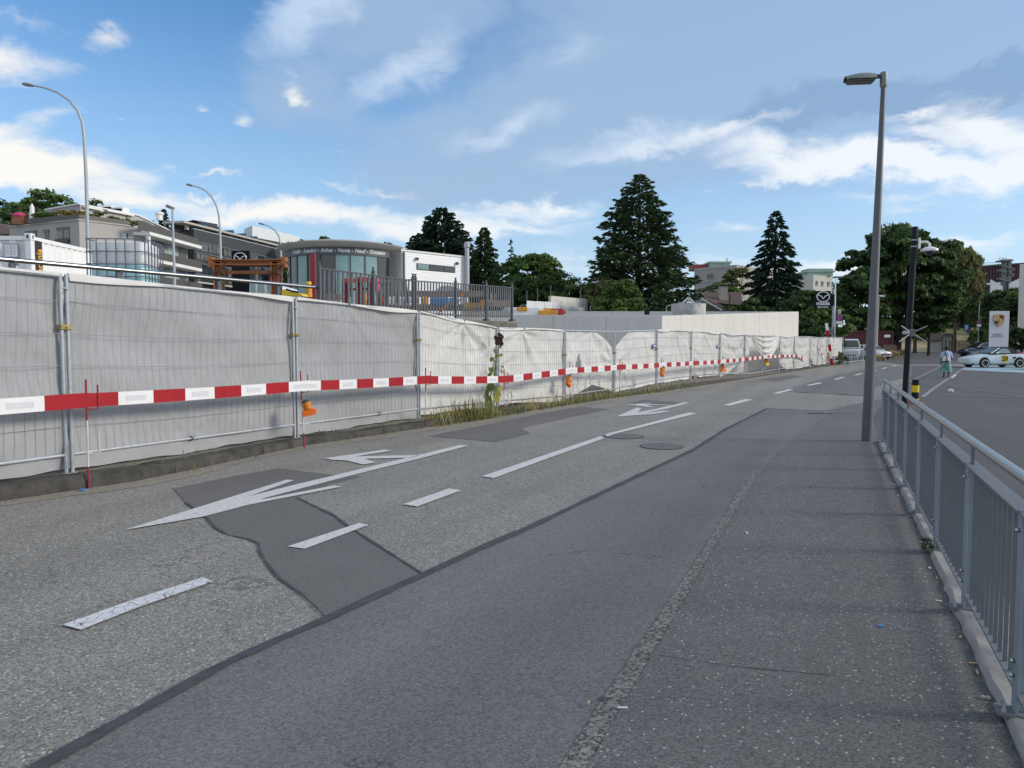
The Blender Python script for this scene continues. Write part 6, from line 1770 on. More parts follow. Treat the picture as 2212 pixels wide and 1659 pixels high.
for y_ in (557, 560.5):
    MB().bar(P(2158, y_, D - .8), P(2174, y_, D - .8), .08, .08).build('guard_rail', M['galv'], t); MB().bar(P(2110, y_ + 10, 158), P(2166, y_ + 10, 158), .08, .08).build('guard_rail', M['galv'], t)
for x_ in (2158, 2166, 2174):
    MB().bar(P(x_, 564, D - .8), P(x_, 556.5, D - .8), .08, .08).build('guard_post', M['galv'], t)
MB().prism([P(2140, 636, D - 1), P(2166, 640, D - 1), P(2166, 618, D - 1), P(2141, 604, D - 1)], V(0, .3, 0)).build('white_screen', M['hoarding'], t)
MB().prism([P(2181, 636, D - 1), P(2206, 636, D - 1), P(2206, 600, D - 1), P(2181, 612, D - 1)], V(0, .3, 0)).build('white_screen', M['hoarding'], t)
a, b = P(2203, 570, 100), P(2260, 570, 100)
o = MB().prism([V(a.x, a.y, 0), V(b.x, b.y, 0), V(b.x, b.y, a.z), V(a.x, a.y, a.z)], V(4, 4, 0)).build('grey_tower', M['canopy']); tag(o, 'grey panelled building edge at the right border', 'building')

# ------------------------------------------------------------------ street lamps on the left
def curved_lamp(base, pts, head, lab, r0=.075, r1=.03):
    t = thing('street_lamp', lab, 'street lamp', base, 'curved street lamps behind the building site')
    n = len(pts); MB().tube([base] + pts, [r0] + [r0 + (r1 - r0) * (k + 1) / n for k in range(n)], 10).build('pole', M['galv'], t, smooth=True)
    p, q = head; d = (q - p)
    MB().tube([p, p + d * .15, p + d * .6, p + d * .95, q], [.04, .085, .12, .08, .02], 10).build('head', M['lamphead'], t, smooth=True)
D = 44.0
q = lambda x, y: P(x, y, D)
curved_lamp(V(q(190, 600).x, D, 2.0), [q(190, 530), q(186, 380), q(182, 300), q(178, 265), q(168, 240), q(150, 217), q(125, 200), q(98, 190), q(74, 185)], (q(74, 185.5), q(48, 180.5)), 'tall curved street lamp at the left, above the container', .11, .05)
D = 66.0
q2 = lambda x, y: P(x, y, D)
curved_lamp(V(q2(477, 600).x, D, 4.0), [q2(477, 560), q2(475.5, 500), q2(473, 465), q2(468, 445), q2(458, 426), q2(445, 412.5), q2(430, 405), q2(417, 401.5)], (q2(417, 401.5), q2(402.5, 398)), 'curved street lamp of medium size behind the rusty frame', .12, .05)
D = 92.0
q3 = lambda x, y: P(x, y, D)
curved_lamp(V(q3(607.5, 600).x, D, 6.0), [q3(607.5, 560), q3(606, 525), q3(602, 509), q3(594, 498), q3(582, 489), q3(572, 485.5)], (q3(572, 485.5), q3(558, 481.8)), 'smallest curved street lamp, left of the glass showroom', .14, .06)
D = 52.0
b0 = P(378, 620, D); b1 = P(372.5, 452, D)
t = thing('street_lamp', 'straight grey lamp post with a tilted flat head left of the office building', 'street lamp', V(b0.x, D, 2))
MB().tube([V(b0.x, D, 2), b1], [.12, .07], 10).build('pole', M['galv'], t)
MB().bar(b1 + V(.05, 0, .05), P(361, 445, D), .5, .22).build('head', M['lamphead'], t, bevel=.05)
# ------------------------------------------------------------------ trees
def quads_mesh(name, vv, m, parent, off):
    n = len(vv)
    me = bpy.data.meshes.new(name)
    co = (vv - np.array(off)[None, None, :]).reshape(-1, 3).astype(np.float32)
    me.vertices.add(n * 4); me.vertices.foreach_set('co', co.ravel())
    me.loops.add(n * 4); me.loops.foreach_set('vertex_index', np.arange(n * 4, dtype=np.int32))
    me.polygons.add(n); me.polygons.foreach_set('loop_start', np.arange(0, n * 4, 4, dtype=np.int32))
    me.polygons.foreach_set('loop_total', np.full(n, 4, dtype=np.int32))
    me.materials.append(m); me.update(calc_edges=True)
    o = bpy.data.objects.new(name, me); COL.objects.link(o); o.parent = parent
    return o
def unit(a): return a / np.maximum(np.linalg.norm(a, axis=1, keepdims=True), 1e-9)
def conifer(lab, base, h, r, seed, m, prof, nb=260, per=34, slen=.55, swid=.16, droop=.25, up=.1, trunk=.35, z0=.06, group=None, name='conifer_tree', lean=0.0, gap=0.0, tiers=0):
    g = np.random.default_rng(seed)
    t = thing(name, lab, 'tree', base, group)
    B = np.array(base)
    MB().lathe(base, [(trunk, -.3), (trunk * .8, h * .3), (trunk * .4, h * .7), (.03, h * .985)], 9).build('trunk', M['bark'], t, smooth=True)
    P_, D_, Ln = [], [], []
    limbs = MB()
    for k in range(nb):
        f = z0 + (1 - z0) * (k + g.random()) / nb
        if tiers: f = (math.floor(f * tiers) + g.random() ** 1.5 * .75) / tiers
        f = min(f, .985)
        az = k * 2.39996 + g.normal(0, .3)
        L = r * prof(f) * g.uniform(.72, 1.15) * (1 + .10 * math.sin(az * 3 + f * 9 + seed))
        if L < .12: L = .12
        n = max(6, int(per * L / r * g.uniform(.8, 1.2)) + 5)
        tt = np.sqrt(g.random(n)) * .86 + .14
        dr = np.array([math.cos(az), math.sin(az), 0])
        zc = f * h + L * (up * tt - droop * tt ** 2 + (.12 * droop) * tt ** 4)
        p = B + dr[None, :] * (L * tt)[:, None]; p[:, 2] = B[2] + zc
        side = np.array([-math.sin(az), math.cos(az), 0])
        wob = g.normal(0, 1, n) * L * .13 * (1.05 - .5 * tt)
        p += side[None, :] * wob[:, None]; p[:, 2] += g.normal(0, .05, n) * L * .4 - np.abs(wob) * .25
        d = dr[None, :] * 1.0 + side[None, :] * (np.sign(wob) * g.uniform(.1, .9, n))[:, None] + np.array([0, 0, 1])[None, :] * g.normal(-.15 + up * .4, .3, n)[:, None]
        P_.append(p); D_.append(unit(d)); Ln.append(slen * g.uniform(.6, 1.25, n) * min(1, .45 + L / r))
        if L > r * .35 and k % 3 == 0:
            a = Vector(base) + V(0, 0, f * h); e = a + V(dr[0] * L * .85, dr[1] * L * .85, L * .85 * (up - droop * .85))
            limbs.tube([a, (a + e) / 2 + V(0, 0, L * .06), e], [.06, .04, .015], 4, 0, False)
    limbs.build('limb', M['bark'], t, recalc=False)
    p, d, ln = np.concatenate(P_), np.concatenate(D_), np.concatenate(Ln)
    rn_ = unit(g.normal(0, 1, p.shape)); s = unit(np.cross(d, rn_)) * (swid * g.uniform(.6, 1.3, len(p)))[:, None]
    a = p - d * (ln * .45)[:, None]; e = p + d * (ln * .55)[:, None]
    e[:, 2] -= ln * .15
    quads_mesh('crown', np.stack([a, p + s, e, p - s], 1), m, t, base)
    return t
def broadleaf(lab, base, h, rx, ry, seed, m, zb=.25, clumps=60, per=170, leaf=.30, cr=.22, trunk=.3, group=None, name='broadleaf_tree', shape=None, droop=0.0, cat='tree', stems=5):
    """crown of leaf clumps inside an ellipsoid, tapered trunk and limbs"""
    g = np.random.default_rng(seed)
    t = thing(name, lab, cat, base, group)
    B = np.array(base); zc = h * (1 + zb) / 2; rz = h * (1 - zb) / 2
    if trunk:
        MB().lathe(base, [(trunk * 1.3, -.3), (trunk, .4), (trunk * .75, h * .4), (trunk * .3, h * .75), (.02, h * .88)], 9).build('trunk', M['bark'], t, smooth=True)
    mb = MB(); V_ = []
    R3 = np.array([rx, ry, rz])
    for k in range(clumps):
        u = unit(g.normal(0, 1, (1, 3)))[0]
        if u[2] < -.35 and g.random() < .5: u[2] *= -1
        rad = g.random() ** .33 * .92
        if k < clumps * .55: rad = g.uniform(.72, 1.0)
        c = u * rad
        sc = 1.0
        if shape: sc = shape(c[2])
        cc = B + np.array([0, 0, zc]) + c * R3 * np.array([sc, sc, 1])
        cR_ = cr * (rx + ry + rz) / 3 * g.uniform(.65, 1.3) * (1.15 - .35 * rad)
        n = int(per * g.uniform(.7, 1.3))
        q = unit(g.normal(0, 1, (n, 3))); q[:, 2] = np.where(q[:, 2] < -.3, -q[:, 2] * .6, q[:, 2])
        rr = g.random(n) ** .45
        off = q * (cR_ * rr)[:, None] * np.array([1.15, 1.15, .72])
        off[:, 2] -= droop * cR_ * (np.abs(g.normal(0, 1, n)))
        pos = cc + off
        nrm = unit(q + g.normal(0, .55, (n, 3)) + np.array([0, 0, .35]))
        tg = unit(np.cross(nrm, g.normal(0, 1, (n, 3)))); bt = np.cross(nrm, tg)
        s1 = leaf * g.uniform(.5, 1.15, n)[:, None]; s2 = s1 * g.uniform(.45, .8, n)[:, None]
        if droop: tg = unit(tg * .4 + np.array([0, 0, -1.0])); bt = unit(np.cross(tg, nrm))
        V_.append(np.stack([pos - tg * s1, pos + bt * s2 * .9, pos + tg * s1, pos - bt * s2 * .9], 1))
        if trunk and k % max(1, clumps // (stems * 3)) == 0:
            a = Vector(base) + V(0, 0, h * (zb * .7 + .25 * g.random())); e = Vector(cc)
            mb.tube([a, a.lerp(e, .5) + V(0, 0, .06 * h * (g.random() - .3)), e], [trunk * .45, trunk * .25, .03], 5, 0, False)
    if mb.v: mb.build('limb', M['bark'], t, recalc=False)
    quads_mesh('crown', np.concatenate(V_), m, t, base)
    return t
def tree_at(px, ytop, D, zbase):
    z = P(px, ytop, D).z
    return V(X(px, D), D, zbase), z - zbase

b, h = tree_at(1378, 374, 74, .6)
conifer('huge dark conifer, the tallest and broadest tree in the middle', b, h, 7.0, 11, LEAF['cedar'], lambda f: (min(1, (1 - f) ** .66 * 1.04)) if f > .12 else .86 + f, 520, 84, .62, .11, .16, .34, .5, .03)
b, h = tree_at(1670, 451, 80, .8)
conifer('dark spruce with drooping tiers beside the brown roofed house', b, h, 4.9, 12, LEAF['spruce'], lambda f: (1 - f) ** .72 + .02, 430, 46, .66, .13, .42, .12, .32, .05, None, 'conifer_tree', 0, 0, 22)
b, h = tree_at(955, 449, 88, 4)
conifer('dark spruce rising behind the white annex', b, h, 6.6, 13, LEAF['spruce'], lambda f: (1 - f) ** .66 + .02, 420, 60, .8, .16, .12, .32, .3, .05)
b, h = tree_at(900, 508, 90, 4)
conifer('low dark conifer half hidden by the showroom roof', b, h, 3.6, 14, LEAF['spruce'], lambda f: (1 - f) ** .6 + .02, 160, 34, .7, .16, .12, .25, .25, .05)
b, h = tree_at(1047, 489, 84, 2)
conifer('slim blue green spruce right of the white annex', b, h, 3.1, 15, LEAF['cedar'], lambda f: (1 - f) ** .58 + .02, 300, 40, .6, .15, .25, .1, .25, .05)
b, h = tree_at(1104, 513, 96, 2)
conifer('sparse spruce tip standing above the round green tree', b, h, 2.3, 16, LEAF['spruce'], lambda f: (1 - f) ** .9 + .02, 120, 20, .5, .11, .35, .05, .2, .3, None, 'conifer_tree', 0, 0, 15)
b, h = tree_at(1171, 548, 94, 1)
conifer('thin conifer tip behind the right side of the round green tree', b, h, 2.6, 17, LEAF['spruce'], lambda f: (1 - f) ** 1.2 + .02, 110, 20, .6, .12, .3, .1, .2, .25)
b, h = tree_at(1078, 575, 76, 1.5)
conifer('narrow green thuja at the end of the bar fence', b, h, 2.3, 18, LEAF['darkleaf'], lambda f: (1 - f) ** .5 * .9 + .05, 120, 28, .4, .14, .0, .5, .2, .03)
b, h = tree_at(1150, 535, 86, .8)
broadleaf('rounded mid green tree above the pale hoarding', b, h, 4.3, 3.8, 21, LEAF['midleaf'], .05, 120, 200, .26, .22, .3)
for k, (px, yt, D, r, mm, lb) in enumerate(((1118, 600, 74, 2.1, 'darkleaf', 'dark bush behind the low slim posts'), (1205, 590, 75, 2.4, 'darkleaf', 'dark green bush left of the raw concrete wall'), (1250, 598, 74, 2.3, 'midleaf', 'green bush behind the raw concrete wall'), (1303, 598, 71, 1.9, 'oliveleaf', 'olive green bush by the twin headed lamp'), (1340, 600, 66, 1.75, 'midleaf', 'fresh green bush in front of the huge conifer'), (1362, 640, 63, 1.3, 'midleaf', 'low green bush at the foot of the huge conifer'))):
    b, h = tree_at(px, yt, D, .8)
    broadleaf(lb, b, h, r * 1.35, r * 1.2, 30 + k, LEAF[mm], .0, 56, 150, .20, .27, .12, 'bushes behind the concrete walls', 'bush', None, 0, 'bush')
for k, (px, yt, D, r, mm, lb) in enumerate(((1745, 622, 66, 2.0, 'darkleaf', 'green bush left of the black service sign'), (1716, 640, 70, 2.2, 'darkleaf', 'dark bush under the spruce'), (1780, 650, 64, 1.7, 'midleaf', 'green bush right below the black service sign'), (1735, 675, 60, 1.3, 'darkleaf', 'low dark bush beyond the end of the pale wall'), (1615, 640, 76, 1.6, 'darkleaf', 'dark bush beside the brown roofed house'), (1560, 600, 110, 2.2, 'midleaf', 'leafy bush before the grey apartment block'))):
    b, h = tree_at(px, yt, D, .6)
    broadleaf(lb, b, h, r * 1.25, r * 1.1, 50 + k, LEAF[mm], .0, 54, 150, .20, .27, .12, 'bushes around the black service sign', 'bush', None, 0, 'bush')
b, h = tree_at(1590, 573, 112, .6)
broadleaf('slender tree with light crown behind the spruce', b, h, 2.4, 2.4, 60, LEAF['oliveleaf'], .4, 30, 110, .25, .25, .2)
# the big chestnut and its neighbours on the right
b, h = tree_at(1937, 492, 90, .3)
broadleaf('big dark chestnut tree filling the space between both lamp posts', b, h, 7.2, 6.5, 61, LEAF['darkleaf'], .06, 190, 240, .34, .17, .5)
b, h = tree_at(1850, 590, 84, .3)
broadleaf('lower dark chestnut crown left of the grey lamp post', b, h, 3.0, 3.2, 62, LEAF['darkleaf'], .04, 80, 200, .32, .22, .3)
b, h = tree_at(2005, 606, 88, .3)
broadleaf('dark tree at the right flank of the big chestnut', b, h, 2.7, 3.0, 63, LEAF['darkleaf'], .30, 70, 190, .30, .22, .18)
b, h = tree_at(1925, 472, 104, .5)
broadleaf('pale birch top showing above the chestnut, with hanging twigs', b, h, 3.6, 3.2, 64, LEAF['oliveleaf'], .3, 60, 110, .26, .2, .25, None, 'broadleaf_tree', None, .8)
b, h = tree_at(1975, 492, 106, .5)
broadleaf('second pale birch top behind the black camera pole', b, h, 2.6, 2.6, 65, LEAF['oliveleaf'], .4, 40, 90, .26, .2, .25, None, 'broadleaf_tree', None, .8)
b, h = tree_at(2062, 520, 112, .6)
broadleaf('olive weeping birch right of the security camera', b, h, 4.0, 3.8, 66, LEAF['oliveleaf'], .40, 90, 150, .28, .2, .14, None, 'broadleaf_tree', lambda z: 1 - .25 * max(0, z), .9)
for k, (px, yt, D, r, zb_, mm, lb) in enumerate(((1990, 665, 132, 3.2, 0, 'midleaf', 'green tree low behind the camera pole'), (2022, 650, 150, 4.5, 2.0, 'darkleaf', 'dark wood edge tree left of the timber pole'), (2075, 662, 146, 4.0, 4.6, 'brightleaf', 'bright leaved tree above the dry meadow'), (2105, 656, 152, 4.5, 5.0, 'midleaf', 'mid green tree at the top of the dry meadow'), (2135, 625, 135, 4.2, .8, 'darkleaf', 'dark tree left of the tall grey sign'),
        (2165, 620, 128, 4.0, .6, 'darkleaf', 'dark tree directly above the tall grey sign'), (2195, 640, 105, 3.2, .5, 'darkleaf', 'dark bushy tree at the right border'), (2215, 622, 118, 4.0, .5, 'midleaf', 'mid green tree at the right border below the hall'), (2205, 700, 92, 2.6, .4, 'darkleaf', 'low dark shrub right of the tall grey sign'), (2115, 712, 124, 1.8, 1.1, 'midleaf', 'round green bush on the dry meadow'), (2090, 640, 165, 6, 5, 'midleaf', 'tall tree closing the view behind the meadow'))):
    b, h = tree_at(px, yt, D, zb_)
    broadleaf(lb, b, h, r, r, 70 + k, LEAF[mm], .02 if yt > 695 else .08, 60, 150, .30, .24, .25 if yt < 690 else .1, 'trees beyond the parking area')
for k, (px, yt, w) in enumerate(((2068, 690, .14), (2080, 693, .12), (2092, 690, .16), (2103, 694, .12), (2112, 692, .14))):
    D = 141; b, h = tree_at(px, yt - 20, D, 4.0)
    broadleaf(['pale bare lower trunk at the left of the meadow edge', 'second pale trunk above the meadow', 'pale trunk in the middle of the meadow edge', 'slim pale trunk right of the middle of the meadow edge', 'pale trunk by the round meadow bush'][k], b, h + 3, 1.6, 1.6, 90 + k, LEAF['midleaf'], .5, 16, 80, .3, .3, w, 'young trees at the meadow edge')
# trees on the slope at the left
for k, (px, yt, D, r, mm, lb) in enumerate(((8, 428, 130, 4.5, 'darkleaf', 'dark tree at the left border behind the apartment house'), (45, 428, 126, 3.8, 'darkleaf', 'dark sparse tree second from the left border'), (80, 418, 132, 4.0, 'midleaf', 'tree with loose crown behind the roof terrace'), (108, 404, 134, 4.6, 'midleaf', 'tallest green tree behind the roof terrace'), (145, 418, 132, 4.2, 'midleaf', 'green tree left of the tall curved lamp'), (175, 432, 134, 2.6, 'darkleaf', 'small dark tree behind the lamp pole'),
        (215, 431, 140, 2.8, 'darkleaf', 'flat dark tree crown just above the apartment roof'), (232, 436, 140, 2.0, 'darkleaf', 'smallest dark crown above the apartment roof'), (20, 462, 118, 4.0, 'darkleaf', 'low dark tree at the left edge of the terrace'), (90, 450, 120, 4.0, 'darkleaf', 'dark low tree directly behind the terrace planting'))):
    b, h = tree_at(px, yt, D, 7)
    broadleaf(lb, b, h, r, r, 110 + k, LEAF[mm], .1, 60, 110, .36, .24, .3, 'trees on the slope behind the apartment house')
b, h = tree_at(362, 451, 135, 9)
conifer('small dark pine crown between the two big buildings', b, h, 2.3, 130, LEAF['spruce'], lambda f: (1 - f) ** .45 * (1.0 if f > .35 else .6), 150, 30, .6, .2, .05, .2, .25, .2)
for k, (px, yt, r, mm, lb) in enumerate(((640, 511, 3.2, 'oliveleaf', 'leafy tree left above the curved showroom roof'), (672, 513, 3.2, 'midleaf', 'leafy tree above the showroom roof, second from left'), (710, 511, 3.4, 'midleaf', 'round tree above the middle of the showroom roof'), (745, 514, 3.0, 'darkleaf', 'dark tree above the showroom roof right of the middle'), (775, 519, 2.6, 'darkleaf', 'small dark tree at the right end of the roof line'), (850, 525, 2.6, 'spruce', 'flat dark crown over the right end of the canopy'))):
    b, h = tree_at(px, yt, 130, 8)
    broadleaf(lb, b, h, r, r, 140 + k, LEAF[mm], .1, 45, 110, .34, .25, .3, 'trees above the showroom roof')
# planting on the roof terrace
gx = [(80, 462, 1.0, 'oliveleaf'), (95, 460, 1.1, 'midleaf'), (112, 462, 1.1, 'oliveleaf'), (137, 459, 1.25, 'autumnleaf'), (152, 462, .9, 'oliveleaf'), (163, 458, .9, 'autumnleaf'), (180, 462, 1.0, 'oliveleaf'), (197, 466, 1.0, 'midleaf'), (218, 461, 1.3, 'oliveleaf'), (240, 471, 1.0, 'midleaf'), (252, 476, .9, 'oliveleaf'), (272, 478, .8, 'oliveleaf'), (294, 481, .9, 'oliveleaf')]
gl = ['yellow green terrace shrub beside the closed parasol', 'dense green terrace shrub behind the balustrade', 'yellow green terrace shrub below the small window', 'ochre terrace shrub left of the dark terrace window', 'low olive terrace shrub under the dark window', 'ochre terrace shrub at the corner of the terrace', 'olive terrace shrub hidden by the lamp pole', 'green terrace shrub right of the lamp pole', 'largest olive shrub in the middle of the sunny terrace side', 'green terrace shrub below the white awning', 'small olive terrace shrub beside the closed door', 'thin olive terrace shrub right of the door', 'last olive terrace shrub by the glass screen']
for k, (px, yt, r, mm) in enumerate(gx):
    D = 84.5 - min(px, 170) * .02 if px < 171 else 82 + (px - 171) * .045
    zt_ = P(170.5, 476, 80).z; zz = P(px, yt, D).z
    broadleaf(gl[k], V(X(px, D), D + 1.2, zt_ + .2), max(.95, zz - zt_ + .25), r, .8, 170 + k, LEAF[mm], .0, 16, 90, .14, .34, .0, 'shrubs on the roof terrace', 'terrace_shrub', None, 0, 'shrub')

# meadow on the right: a real slope
mb = MB(); nx, ny = 14, 10; vs = []
for j in range(ny + 1):
    for i in range(nx + 1):
        y = 112 + 60 * j / ny; x = 40 + 75 * i / nx
        z = gz(y) * .9 + 4.6 * smooth01(114, 150, y) * smooth01(46, 56, x) - .1
        vs.append((x, y, z))
mb.add(vs, [(j * (nx + 1) + i, j * (nx + 1) + i + 1, (j + 1) * (nx + 1) + i + 1, (j + 1) * (nx + 1) + i) for j in range(ny) for i in range(nx)], 0)
mb.m = [0 if k // nx < 4 else 1 for k in range(nx * ny)]
structure(mb.build('meadow', [M['strawfield'], M['greenfield']], None, smooth=True, recalc=False))

# ------------------------------------------------------------------ vehicles
def loft_body(st, t, m, name='body', sub=2):
    mb = MB(); n = 10; vs = []
    for (x, zb, zs, zt, hw) in st:
        half = [(hw * .86, zb), (hw * .985, zb + (zs - zb) * .22), (hw, zb + (zs - zb) * .62), (hw * .965, zs), (hw * .72, zt - (zt - zs) * .12), (0, zt)]
        ring = [(-y, z) for y, z in half] + [(y, z) for y, z in half[-2::-1]]
        vs += [(x, y, z) for y, z in ring]
    k = 11; ns = len(st)
    fs = [(i * k + j, i * k + j + 1, (i + 1) * k + j + 1, (i + 1) * k + j) for i in range(ns - 1) for j in range(k - 1)]
    fs += [(i * k + k - 1, i * k, (i + 1) * k, (i + 1) * k + k - 1) for i in range(ns - 1)]
    fs += [tuple(range(k)), tuple((ns - 1) * k + j for j in range(k - 1, -1, -1))]
    mb.add(vs, fs)
    o = local(mb, name, m, t, True)
    if sub:
        s = o.modifiers.new('round', 'SUBSURF'); s.levels = sub; s.render_levels = sub
    return o
def local(mb, name, m, t, smooth=False, bevel=0.0):
    """build in the thing's own coordinates"""
    off = parent_world(t)
    mb.v = [(a + off.x, b + off.y, c + off.z) for a, b, c in mb.v]
    return mb.build(name, m, t, smooth, bevel)
def cabin(t, prof, hwb, hwt, zb, zt, m, name='roof', segs=()):
    """prof: (x,z) side outline from windscreen foot over the roof to the tail; tapers with height"""
    hw = lambda z: hwb + (hwt - hwb) * (z - zb) / (zt - zb)
    L_ = [(x, -hw(z), z) for x, z in prof]; R_ = [(x, hw(z), z) for x, z in prof]
    n = len(prof); mb = MB()
    fs = [(i, i + 1, n + i + 1, n + i) for i in range(n - 1)] + [tuple(range(n - 1, -1, -1)), tuple(range(n, 2 * n))]
    mb.add(L_ + R_, fs)
    o = local(mb, name, m, t, False, .02)
    return hw
def wheel(t, x, y, r, w, side, rimm='rim', hub='rimdark'):
    tw = MB().lathe(V(x, y, r), [(r * .70, -w / 2), (r * .95, -w / 2), (r, -w * .3), (r, w * .3), (r * .95, w / 2), (r * .70, w / 2)], 26, 0, (0, 1, 0))
    o = local(tw, 'wheel', M['tyre'], t, True)
    d = -1 if side < 0 else 1
    def sub(mb, nm, m_):
        off = parent_world(t); mb.v = [(a + off.x, b + off.y, c + off.z) for a, b, c in mb.v]
        return mb.build(nm, m_, o, True)
    sub(MB().lathe(V(x, y + d * w * .36, r), [(r * .72, 0), (r * .72, d * .05 * 1.0), (r * .60, d * .05), (r * .58, d * .0)], 26, 0, (0, 1, 0)), 'rim', M[rimm])
    sub(MB().lathe(V(x, y + d * w * .30, r), [(r * .60, 0), (r * .60, d * .01)], 22, 0, (0, 1, 0)), 'wheel_disc', M['rimdark'])
    mb = MB()
    for k in range(5):
        a = 2 * math.pi * k / 5 + .3
        mb.bar(V(x, y + d * (w * .30 + .025), r) + V(math.cos(a), 0, math.sin(a)) * r * .08, V(x, y + d * (w * .30 + .03), r) + V(math.cos(a), 0, math.sin(a)) * r * .60, .045, .02, 0, (0, 1, 0))
    sub(mb, 'spokes', M[hub])
    return o
def arch(t, x, y, r, side):
    d = -1 if side < 0 else 1
    local(MB().lathe(V(x, y, r * .98), [(r * 1.13, -.02 * d), (r * 1.13, .008 * d)], 26, 0, (0, 1, 0)), 'wheel_arch', M['black'], t)
def place_local(me, name, m_, t, f):
    off = parent_world(t)
    return place_letters(me, name, m_, t, (0, 0, 0), (1, 0, 0), (0, 0, 1), lambda q: f(q) + off)

# mint white sports car with the number 20
Dc = 49.5
cp = V(X(2098.5, 48.6), 48.6 + .9, .0)
t = thing('sports_car', 'pale sports car with dark soft top and number 20 on its door', 'car', cp)
st = [(0, .27, .48, .55, .60), (.04, .21, .54, .60, .74), (.20, .18, .60, .68, .82), (.55, .17, .66, .77, .86), (.95, .17, .70, .83, .88), (1.35, .17, .72, .86, .86), (1.80, .16, .77, .90, .86), (2.5, .16, .79, .91, .86), (3.1, .17, .82, .94, .89), (3.45, .18, .83, .95, .90), (3.85, .22, .79, .90, .87), (4.2, .32, .72, .80, .76), (4.33, .42, .62, .68, .58)]
loft_body(st, t, M['carmint'])
pf = [(1.45, .88), (2.10, 1.22), (2.30, 1.275), (2.65, 1.29), (2.95, 1.22), (3.50, .94)]
hw = cabin(t, pf, .78, .55, .88, 1.29, M['softtop'], 'soft_top')
local(MB().prism([V(1.47, -hw(.9) + .04, .90), V(2.07, -hw(1.19) + .05, 1.205), V(2.07, hw(1.19) - .05, 1.205), V(1.47, hw(.9) - .04, .90)], V(-.012, 0, .02)), 'windscreen', M['carglass'], t)
local(MB().bar(V(1.43, -.775, .885), V(2.09, -hw(1.20) - .01, 1.215), .05, .05), 'windscreen_pillar', M['carmint'], t)
local(MB().prism([V(1.80, -.775, .905), V(2.18, -hw(1.16) - .012, 1.17), V(2.50, -hw(1.19) - .012, 1.195), V(2.72, -hw(1.1) - .012, 1.10), V(2.80, -.775, .905)], V(0, .012, .0)), 'side_window', M['carglassmint'], t)
for x in (.93, 3.34):
    arch(t, x, -.866 if x < 2 else -.892, .315, -1)
    for s in (-1, 1): wheel(t, x, .83 * s, .33, .21, s).scale = (1, 1, 1 / 1.13)
t.scale = (.97, 1.0, 1.10)
local(MB().lathe(V(2.33, -.866, .56), [(.245, 0), (.245, -.006)], 32, 0, (0, 1, 0)), 'number_disc', M['roundel'], t)
place_local(TXT['twenty'], 'number', M['black'], t, lambda q: V(2.33 + q.x * .42, -.878 - q.z, .555 + q.y * .40))
local(MB().ball(V(.20, -.60, .50), (.18, .16, .06), 12, 8), 'headlight', M['carglassmint'], t, True)
local(MB().prism([V(2.86, -.885, .60), V(2.92, -.885, .68), V(3.08, -.887, .69), V(3.06, -.887, .60), V(2.97, -.885, .55)], V(0, -.01, 0)), 'air_intake', M['black'], t)
local(MB().ball(V(1.78, -.90, .92), (.10, .09, .065), 10, 7), 'mirror', M['carmint'], t, True)
local(MB().box(V(.24, -.70, .28), (.16, .16, .10)), 'bumper_vent', M['black'], t)
local(MB().prism([V(3.1, -.80, .905), V(3.5, -.80, .93), V(4.0, -.70, .86), V(4.0, -.55, .89), V(3.5, -.66, .965)], V(0, 0, .012)), 'red_stripe', M['red'], t)
local(MB().box(V(2.2, -.87, .205), (1.9, .03, .03)), 'sill', M['blackplastic'], t)
local(MB().box(V(2.75, -.868, .74), (.14, .012, .02)), 'door_handle', M['carmint'], t)

# navy suv behind the tall sign
cp = V(X(2073, 80), 80, gz(80) + .01)
t = thing('parked_suv', 'navy blue suv half hidden behind the tall grey sign', 'car', cp)
st = [(0, .42, .66, .72, .55), (.08, .32, .74, .82, .78), (.35, .28, .82, .92, .88), (.95, .27, .92, 1.03, .92), (1.5, .26, .98, 1.08, .92), (2.6, .26, 1.0, 1.10, .93), (3.6, .27, 1.02, 1.12, .92), (4.3, .35, 1.02, 1.12, .86), (4.6, .5, .95, 1.02, .7)]
loft_body(st, t, M['carnavy'])
pf = [(1.25, 1.03), (2.0, 1.50), (2.4, 1.60), (3.2, 1.62), (3.9, 1.54), (4.45, 1.08)]
hw = cabin(t, pf, .86, .62, 1.03, 1.62, M['carnavy'], 'roof')
for (x0, x1, s0, s1) in ((1.62, 2.62, .32, .0), (2.70, 3.60, 0, .0)):
    local(MB().prism([V(x0, -hw(1.1) - .012, 1.10), V(x0 + s0, -hw(1.36) - .012, 1.36), V(x0 + s0 * 1.7 if s0 else x0, -hw(1.48) - .012, 1.48), V(x1, -hw(1.5) - .012, 1.50), V(x1, -hw(1.1) - .012, 1.10)], V(0, .012, 0)), 'side_window', M['carglass'], t)
local(MB().bar(V(1.5, -hw(1.08) - .02, 1.085), V(3.8, -hw(1.08) - .02, 1.085), .02, .025), 'chrome_strip', M['chrome'], t)
local(MB().tube([V(1.35, -hw(1.06) - .01, 1.06), V(2.05, -hw(1.5) - .01, 1.51), V(2.6, -hw(1.58) - .01, 1.585), V(3.5, -hw(1.58) - .01, 1.58)], .018, 5), 'roof_trim', M['chrome'], t)
local(MB().prism([V(1.30, -.8, 1.06), V(1.97, -.66, 1.49), V(1.97, .66, 1.49), V(1.30, .8, 1.06)], V(-.012, 0, .02)), 'windscreen', M['carglass'], t)
for x in (.92, 3.62):
    arch(t, x, -.918, .36, -1); wheel(t, x, -.84, .36, .24, -1, 'rimdark', 'rim'); wheel(t, x, .84, .36, .24, 1, 'rimdark', 'rim')
local(MB().ball(V(.22, -.72, .76), (.22, .12, .07), 10, 6), 'headlight', M['glassmint'], t, True)
